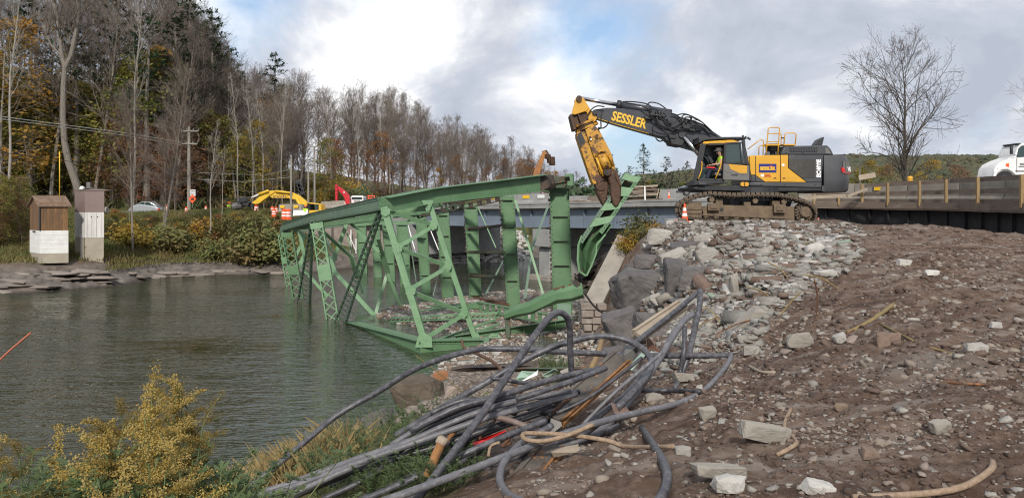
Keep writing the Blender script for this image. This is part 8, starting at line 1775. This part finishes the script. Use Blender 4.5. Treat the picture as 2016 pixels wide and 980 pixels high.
for k, (pts, lb) in enumerate((([(760, 500, 7.8), (880, 440, 7.9), (1000, 425, 8.0), (1100, 450, 7.9), (1180, 470, 7.8)], 'looped dark conduit in the middle of the tangle'), ([(860, 480, 7.4), (960, 485, 7.3), (1050, 510, 7.2), (1120, 545, 7.1)], 'reddish brown conduit arching low in the tangle'), ([(1490, 200, 9.2), (1420, 300, 8.9), (1380, 350, 8.7), (1280, 440, 8.3), (1140, 520, 7.9)], 'thick dark conduit right behind the rusty plank'), ([(1560, 290, 8.6), (1480, 390, 8.2), (1380, 470, 7.9), (1300, 540, 7.6)], 'dark conduit along the right of the rusty plank'), ([(700, 470, 8.4), (860, 415, 8.5), (1040, 470, 8.2)], 'dark conduit hump left of the plank'))):
    cable(pts, .048 if k != 1 else .04, M_cable if k != 1 else mat('red_brown_conduit', (.13, .08, .065), .6, col2=(.2, .16, .14), scale=7), lb)
for k, (a, b, c_, lb) in enumerate((((300, 760), (620, 610), (940, 520), 'thin dark tube low in the bundle over the weeds'), ((560, 700), (800, 590), (1120, 470), 'thin dark tube through the middle of the bundle'), ((700, 540), (900, 470), (1220, 420), 'thin dusty tube behind the tall loop'), ((820, 600), (1000, 520), (1250, 440), 'thin dark tube rising to the plank'), ((940, 330), (1100, 350), (1240, 330), 'thin dark tube behind the hooked conduit'), ((1200, 470), (1340, 400), (1540, 250), 'thin tube along the rust flaked plank'), ((1300, 520), (1440, 380), (1620, 230), 'thin dusty tube right of the plank'))): cable([(a[0], a[1], 7.6), (b[0], b[1], 7.7), (c_[0], c_[1], 8.0)], .028, M_cable if k % 3 else M_cablepale, lb)
MORE = [(150, 620, 440, 492, 920, 282, 1245, 214), (300, 625, 500, 528, 585, 440, 860, 258), (440, 628, 700, 502, 830, 415, 950, 335), (80, 592, 300, 530, 450, 480, 700, 400), (1040, 244, 1160, 205, 1270, 168, 1380, 125), (700, 560, 900, 440, 1080, 350, 1180, 300), (560, 420, 760, 300, 900, 262, 1050, 262)]
ML = ['dark conduit fanning to the bottom left through the weeds', 'dark conduit bending down through the green weeds', 'dark conduit emerging under the orange rod', 'upper dark conduit half hidden by dry grass', 'straight black conduit ending beside the upright loop', 'dark conduit under the pale ones near the plank', 'grey conduit hump behind the tangle']
for k, b in enumerate(MORE): cable([(480 + b[i] / 1.938, 660 + b[i + 1] / 1.938, (7.0, 7.1, 7.3, 7.7)[i // 2] + .05 * k) for i in range(0, 8, 2)], .040, M_cable if k % 3 else M_cablepale, ML[k], z=lambda x, y: (x, y))
cable([(1310, -10, 24), (1350, 45, 24), (1400, 80, 24), (1440, 82, 24), (1520, 55, 23.5), (1620, 42, 23), (1700, 56, 22.5)], .035, M_rubber, 'thin black cable draped over the dark boulders', 'cable', 'thin_cable', n=6); cable([(1428, 82, 23.8), (1400, 120, 23.9), (1350, 190, 24)], .04, M_rubber, 'black cable stub slanting down beside the white tag', 'cable', 'thin_cable', n=6)
mb = MB(); c = W(*z11(1430, 135), 23.6); mb.prism([c + Vector(p) for p in ((-.06, 0, .14), (.06, 0, .16), (.10, 0, -.12), (0, 0, -.2), (-.10, 0, -.10))], (0, .03, 0)); mb.tube([c + Vector((0, 0, .15)), W(*z11(1428, 84), 23.7)], .015, 4); tag(mb.build('white_tag', M_white), 'white tag hanging from the thin black cable', 'tag')
M_rustplank = mat('rust_flaked_plank', (.12, .105, .09), .85, col2=(.07, .062, .055), scale=6, stretch=(1, 1, 1), col3=(.28, .13, .05), scale3=5, th3=(.60, .66), bump=.5, bscale=25)
M_orangeedge = mat('orange_rusted_edge', (.30, .14, .045), .85, col2=(.17, .085, .04), scale=9, col3=(.10, .06, .04), scale3=12, bump=.4)
def beam3(x0, y0, D0, x1, y1, D1, w_, label, name='rusty_plank', pale=False):
    p, q = W(*z11(x0, y0), D0), W(*z11(x1, y1), D1); up = Vector((-.15, -.8, .75)); t = thing(name, label, 'plank', (p + q) / 2)
    mb = MB(); mb.frame(p, q, w_, .05, up); mb.build('face', M_woodpale if pale else M_rustplank, t); d = (q - p).normalized(); a = d.cross(up).normalized(); nn = a.cross(d)
    for s_, m_ in ((-1, M_orangeedge), (1, M_rustplank)):
        mb = MB(); o_ = -a * s_ * (w_ / 2 + .012) * -1; mb.frame(p + o_, q + o_, .024, .10, nn); mb.frame(p + o_ + a * s_ * .03, q + o_ + a * s_ * .03, .02, .06, nn); mb.build('edge_strip', M_woodpale if pale else m_, t)
    return t
beam3(1462, 250, 9.0, 1188, 492, 7.9, .17, 'long rust flaked plank with orange edges under the hooked conduit'); beam3(1190, 600, 7.0, 1018, 812, 6.2, .15, 'lower brown plank running to the bottom edge'); beam3(1700, 40, 10.8, 1522, 160, 10.0, .09, 'pale grey board beside the black conduit at the boulders', 'pale_board', True)
def stick(pts, r_, m, lb, cat='rod', name='rusty_rod', n=6, g=None): return cable(pts, r_, m, lb, cat, name, g, n=n)
M_tanrod = mat('tan_ribbed_rod', (.34, .25, .17), .8, col2=(.22, .15, .10), scale=30, bump=.4, bscale=120)
stick([(1345, 515, 6.6), (1250, 555, 6.5), (1150, 580, 6.5), (1085, 575, 6.5), (1066, 560, 6.5), (1090, 549, 6.6), (1250, 556, 6.6), (1400, 578, 6.5), (1480, 602, 6.4), (1665, 603, 6.4)], .020, M_tanrod, 'tan ribbed rebar with a flat loop over the conduits')
stick([(825, 180, 20), (835, 210, 19), (900, 240, 17), (960, 275, 15), (1060, 385, 12.5)], .035, M_rust, 'rusty rod bending down from the green lower chord'); stick([(1385, 150, 15), (1370, 220, 13), (1340, 290, 12)], .05, M_woodpost, 'tan timber leg leaning at the masonry foot', 'stick', 'leaning_stick')
stick([(745, 585, 6.9), (715, 650, 6.7), (690, 720, 6.5)], .045, M_orangeedge, 'rusty bracket arm left of the tall loop'); stick([(760, 592, 6.85), (735, 575, 6.9)], .05, M_woodpale, 'pale broken handle end on the rusty arm', 'stick', 'handle_end')
stick([(838, 500, 7.4), (790, 550, 7.2), (755, 590, 7.0)], .022, M_orangeedge, 'bright orange rusty rod above the pale handle'); stick([(1258, 405, 8.1), (1200, 455, 7.9), (1110, 520, 7.7)], .018, M_rust, 'thin rusty rod along the left of the plank'); stick([(970, 455, 7.9), (950, 510, 7.6), (900, 560, 7.4), (900, 590, 7.3)], .014, M_rust, 'thin curled rusty wire left of the tangle'); stick([(1275, 320, 8.6), (1180, 395, 8.4), (1110, 430, 8.2)], .014, M_rust, 'thin rusty rod between black conduits')
stick([(1020, 585, 6.9), (985, 600, 6.8), (1020, 560, 6.9), (1010, 530, 7.0)], .016, M_rust, 'small hooked rusty wire by the red plastic'); stick([(930, 640, 6.6), (940, 600, 6.7), (975, 585, 6.7)], .014, M_tanrod, 'small pale hooked wire near the weeds')
for k, (p, lb) in enumerate((([(430, 660), (300, 760)], 'pale dead stem crossing the weeds'), ([(640, 240), (760, 330), (830, 390)], 'thin brown twig above the brown boulder'))): stick([(x, y, 8.0 if k == 0 else 12.5) for x, y in p], .008, M_dry, lb, 'twig', 'dead_twig', 4)
z12 = lambda x, y: (1360 + x / 1.75, 420 + y / 1.75)
for pts, r_, m_, lb in (([(345, 672), (322, 735), (362, 782), (355, 800), (296, 832)], .016, M_tanrod, 'zigzag tan root standing in the dirt beside the long slab stone'), ([(1040, 855), (1030, 885), (940, 940), (800, 965), (560, 978)], .020, M_tanrod, 'long curved tan root at the bottom right'), ([(700, 312), (620, 370), (540, 412)], .03, M_dry, 'dry stalk bundle at the toe of the rubble'), ([(680, 335), (600, 378), (535, 418)], .02, M_rust, 'brown stick under the dry stalk bundle'), ([(650, 378), (770, 440)], .012, M_dry, 'thin straight dry stick on the middle dirt'), ([(815, 458), (900, 484)], .012, M_dry, 'short pale stick on the middle dirt'), ([(830, 572), (920, 584), (1020, 590)], .012, M_rust, 'thin rusty rod lying on the right dirt'), ([(412, 378), (475, 435)], .016, M_woodpale, 'pale thin stick at the rubble toe'), ([(200, 525), (240, 545), (290, 548)], .02, M_woodpale, 'pale splinter of wood behind the conduit corner')):
    cable([(x, y) for x, y in pts], r_, m_, lb, 'root' if 'root' in lb else 'stick', 'root' if 'root' in lb else 'dry_stick', z=z12, n=6)
for k in range(14):
    px = rnd.uniform(1330, 1650); py = rnd.uniform(480, 680); D = Dg(px, py) - .08; a = W(px, py, D); an = rnd.uniform(-.2, 2.6); L_ = rnd.uniform(.4, 1.1); b = a + Vector((math.cos(an) * L_, rnd.uniform(-.2, .3), abs(math.sin(an)) * L_ * .6)); mb = MB(); mb.tube(smooth([a, (a + b) / 2 + Vector((.03, 0, .05)), b], 3), .012, 4); tag(mb.build('bent_rod', M_dry if k % 2 else M_rust), 'thin bent rod or stalk sticking out of the rubble slope', 'rod', 'bent rods in the rubble slope')
def sheet(pts, D, m, lb, name='green_scrap', z=z11, cat='scrap plate', th=.02):
    mb = MB(); mb.prism([W(*z(*p), D + rnd.uniform(-.15, .15)) for p in pts], (0, th, .01)); return tag(mb.build(name, m), lb, cat)
M_scrapg = mat('pale_green_flaking_paint', (.22, .36, .27), .6, col2=(.32, .40, .33), scale=6)
sheet([(1040, 335), (1062, 305), (1120, 308), (1110, 328), (1060, 345)], 13, M_scrapg, 'pale green scrap plate on the shore gravel left of the loop'); sheet([(1120, 308), (1128, 300), (1125, 318), (1075, 345), (1062, 345)], 12.8, M_white, 'white edged scrap beside the pale green plate'); sheet([(1145, 322), (1190, 296), (1205, 300), (1165, 328)], 13, M_scrapg, 'green strip scrap just right of the pale green plate'); sheet([(1000, 296), (1350, 285), (1350, 298), (1002, 306)], 14.5, M_rusty_green, 'long perforated green bar lying behind the loop'); sheet([(1215, 305), (1255, 290), (1262, 300), (1225, 322)], 12.5, M_conc, 'small pale slab behind the loop')
sheet([(780, 300), (830, 290), (1000, 285), (1110, 280), (1130, 270), (1120, 290), (1000, 300), (840, 306)], 17.5, M_burnt, 'dark wet log at the water edge behind the arch', 'wet_log', cat='log', th=.3)
M_redpl = mat('red_plastic_strip', (.45, .02, .02), .4); sheet([(868, 590), (905, 575), (1000, 542), (998, 556), (930, 580), (880, 602)], 7.0, M_redpl, 'red plastic strip under the tangle', 'red_strip', cat='plastic strip')
sheet([(1480, 200), (1530, 200), (1520, 260), (1490, 300), (1460, 290), (1470, 240)], 8.9, M_exlight, 'crumpled grey wrapping at the top of the rusty plank', 'crumpled_wrap', cat='wrapping', th=.08); sheet([(1540, 236), (1552, 242), (1500, 300), (1488, 292)], 8.7, M_scrapg, 'green grey pipe piece at the plank top', 'green_pipe', cat='pipe', th=.05)
sheet([(1180, 505), (1222, 520), (1215, 545), (1170, 560)], 7.2, M_rockgrey, 'grey stone plate at the lower end of the rust flaked plank', 'stone_plate', cat='stone', th=.1)
sheet([(1180, 625), (1290, 605), (1280, 625), (1190, 645)], 6.6, M_woodpale, 'broken pale wood piece under the lower plank', 'wood_piece', cat='wood piece', th=.06); sheet([(1560, 165), (1620, 235), (1575, 215), (1560, 250)], 10.5, M_rust, 'brown bent sheet at the rubble foot', 'bent_sheet', cat='scrap plate'); sheet([(1480, 452), (1420, 440), (1430, 470), (1500, 480)], 7.6, M_mudrock, 'brown flat stone in the tangle', 'flat_stone', cat='stone', th=.08)
mb = MB(); mb.box(W(1452, 549, 21.5), (.32, .2, .18), .2); tag(mb.build('green_bracket', M_rusty_green), 'small dark green steel bracket in the rubble', 'bracket'); mb = MB(); c = W(1515, 513, 23); mb.prism([c + Vector(p) for p in ((-.2, 0, 0), (-.1, 0, .2), (.25, 0, .1), (.2, 0, -.03))], (0, .15, 0)); tag(mb.build('green_chunk', M_rusty_green), 'green painted chunk high in the rubble', 'chunk')
def goldenrod(seed):
    R_ = random.Random(seed); st = MB(); lf = MB(); fl = MB(); H_ = 1.5; b = Vector((R_.gauss(0, .10), R_.gauss(0, .10), 0)); pts = [Vector((0, 0, -.1)), Vector((0, 0, .4)) + b * .3, Vector((0, 0, .9)) + b * .8, Vector((0, 0, H_)) + b * 1.6]; sp_ = smooth(pts, 5); st.tube(sp_, .0045, 5, .0025)
    for k in range(64):
        t = R_.uniform(.12, .97); i = int(t * (len(sp_) - 1)); p = sp_[i]; az = R_.uniform(0, 6.28); L_ = R_.uniform(.09, .15) * (1.15 - t * .4); d = Vector((math.cos(az), math.sin(az), R_.uniform(.1, .5))); w_ = Vector((-d.y, d.x, 0)) * .0075; q = p + d * L_ * .5; e = p + d * L_ + Vector((0, 0, -.05)); lf.add([p, q + w_, e, q - w_], [(0, 1, 2, 3)])
    def plume(p, d, L_):
        n = 9; q = p.copy(); dd = d.normalized(); pp = [q.copy()]
        for i in range(n): dd = (dd + Vector((0, 0, -.10))).normalized(); q = q + dd * L_ / n; pp.append(q.copy())
        st.tube(pp, .003, 3, .0015, cap=False)
        for i in range(1, n + 1):
            for j in range(int(42 * (1.15 - i / n * .6))):
                c = pp[i] + Vector((R_.gauss(0, .011), R_.gauss(0, .011), abs(R_.gauss(0, .013)))); s_ = R_.uniform(.0026, .0052); a = Vector((R_.gauss(0, 1), R_.gauss(0, 1), R_.gauss(0, 1))).normalized() * s_; o_ = a.orthogonal().normalized() * s_ * .8; fl.add([c - a, c + o_, c + a, c - o_], [(0, 1, 2, 3)])
    for k in range(R_.choice((13, 15, 18))):
        t = R_.uniform(.76, 1); i = int(t * (len(sp_) - 1)); az = R_.uniform(0, 6.28); plume(sp_[i], Vector((math.cos(az), math.sin(az), R_.uniform(.6, 1.8))), R_.uniform(.11, .22) * (1.5 - t * .7))
    plume(sp_[-1], Vector((R_.gauss(0, .3), R_.gauss(0, .3), 1)), .16); return st, lf, fl
for k in range(4): st, lf, fl = goldenrod(30 + k); PROT['gold%d' % k] = proto('goldenrod_plant', [('stem', st, M_weedstem), ('leaves', lf, M_weed), ('flower_plume', fl, M_gold)], '', 'plant')
GD = [(8, 785, 3.6, 'goldenrod at the left edge with a short plume'), (70, 842, 3.4, 'small goldenrod second from the left edge'), (128, 850, 3.5, 'goldenrod with hooked plume left of the big clump'), (160, 868, 3.0, 'low goldenrod in front of the hooked one'), (225, 775, 3.8, 'goldenrod at the left of the tall clump'), (262, 768, 3.6, 'goldenrod in the middle of the tall clump'), (292, 752, 3.9, 'tall goldenrod with forked plume in the clump'), (322, 760, 3.7, 'goldenrod with drooping plume in the clump'), (345, 775, 3.5, 'goldenrod at the right of the clump'), (370, 735, 4.0, 'tallest goldenrod with a thin pointed plume'), (392, 778, 4.1, 'rightmost goldenrod leaning over the water'), (200, 880, 2.9, 'low bright goldenrod near the bottom edge'), (250, 900, 2.8, 'dense low goldenrod at the bottom of the clump'), (318, 895, 3.0, 'low drooping goldenrod at the clump foot'), (48, 950, 2.7, 'low goldenrod at the bottom left corner'), (300, 820, 3.3, 'middle goldenrod below the forked plume'), (235, 830, 3.2, 'middle goldenrod left of the clump centre'), (5, 850, 3.0, 'low goldenrod cut by the left edge'), (275, 825, 3.2, 'bushy goldenrod low in the clump centre'), (345, 830, 3.3, 'bushy goldenrod low right in the clump'), (210, 825, 3.3, 'bushy goldenrod low left in the clump'), (300, 800, 3.6, 'goldenrod just behind the forked plume'), (250, 800, 3.5, 'goldenrod behind the middle of the clump'), (360, 800, 3.8, 'goldenrod behind the tallest plume'), (180, 850, 3.3, 'goldenrod left of the tall clump'), (180, 935, 2.6, 'goldenrod at the bottom edge under the clump'), (310, 935, 2.7, 'goldenrod plume at the bottom edge right')]
for k, (px, y, D, lb) in enumerate(GD):
    zt_ = CZ - (y - HY) / F * D; Hh = 1.5 + .1 * (k % 3); plant('gold%d' % (k % 4), px + 12, D, Hh, lb, 'goldenrod in the left foreground', z=zt_ - Hh * 1.07)
def mugwort(seed, H_=.5):
    R_ = random.Random(seed); st = MB(); lf = MB()
    for s_ in range(7):
        b = Vector((R_.gauss(0, .12), R_.gauss(0, .12), 0)); top = b * 2.0 + Vector((0, 0, H_ * R_.uniform(.6, 1.05))); st.tube([b * .3 + Vector((0, 0, -.05)), b.lerp(top, .5), top], .005, 4, .002, cap=False)
        for k in range(34):
            t = R_.uniform(.2, 1.0); p = (b * .3).lerp(top, t); az = R_.uniform(0, 6.28); L_ = R_.uniform(.03, .065)
            for j in (-.5, 0, .5): d = Vector((math.cos(az + j), math.sin(az + j), R_.uniform(-.1, .5))); w_ = Vector((-d.y, d.x, 0)) * .008; q = p + d * L_ * .55; lf.add([p, q + w_, p + d * L_, q - w_], [(0, 1, 2, 3)])
    return st, lf
for k in range(3): st, lf = mugwort(60 + k); PROT['mugw%d' % k] = proto('leafy_weed', [('stem', st, M_weedstem), ('leaves', lf, M_weed)], '', 'weed')
rnd = random.Random(17)
for k in range(150):
    if k < 96: px = rnd.uniform(600, 930); py = rnd.uniform(850, 985) if px < 900 else rnd.uniform(880, 960)
    else: px = rnd.uniform(1080, 1120); py = rnd.uniform(725, 765)
    if k >= 112: px = rnd.uniform(430, 640); py = rnd.uniform(880, 985)
    if px < 700 and py < 870 or (k >= 112 and k % 4): continue
    D = Dg(px, py); plant('mugw%d' % (k % 3), px, D, rnd.uniform(.22, .42) * min(1.3, D / 8), 'leafy green weed' + near(px, LW) if k < 96 or k >= 112 else 'small weed tuft on the shore behind the loop', 'leafy weeds under the conduits' if k < 96 or k >= 112 else 'weed tufts behind the loop')
LG = [(60, 'at the left edge'), (150, 'below the hooked plume'), (240, 'left of the tall clump'), (330, 'under the tall clump'), (400, 'under the tallest plume'), (9999, 'right of the goldenrod')]
for k in range(60):
    px = rnd.uniform(-30, 470); D = rnd.uniform(2.8, 4.2); y = float(np.interp(px, [-30, 60, 200, 330, 470], [890, 920, 925, 900, 965])) + rnd.uniform(0, 60); zt_ = CZ - (y - HY) / F * D; plant('mugw%d' % (k % 3), px, D, .5, 'green weed stem among the goldenrod' + near(px, LG), 'green weeds among the goldenrod', z=zt_ - .5)
P = np.array([[(px - 1008) / F * D, D, CZ - (y - HY) / F * D - .55] for px, D, y in [(rnd.uniform(-40, 410), rnd.uniform(2.8, 4.4), 0) for _ in range(420)] for y in [float(np.interp(px, [-40, 60, 230, 380, 420, 520], [840, 870, 850, 790, 850, 960])) + rnd.uniform(30, 160)]])
blade_field('weed_foliage', P, .12, .36, M_weed, .006, 26, 44, .35, 'narrow green leaves and stems filling the left foreground', 'foliage', spread=.08)
stick([(-1060, 330, 4.0), (-1000, 250, 4.0), (-885, 150, 4.05)], .006, mat('red_stem', (.35, .10, .05), .6), 'thin red dead stem slanting in from the left edge', 'stem', 'dead_red_stalk', 4)
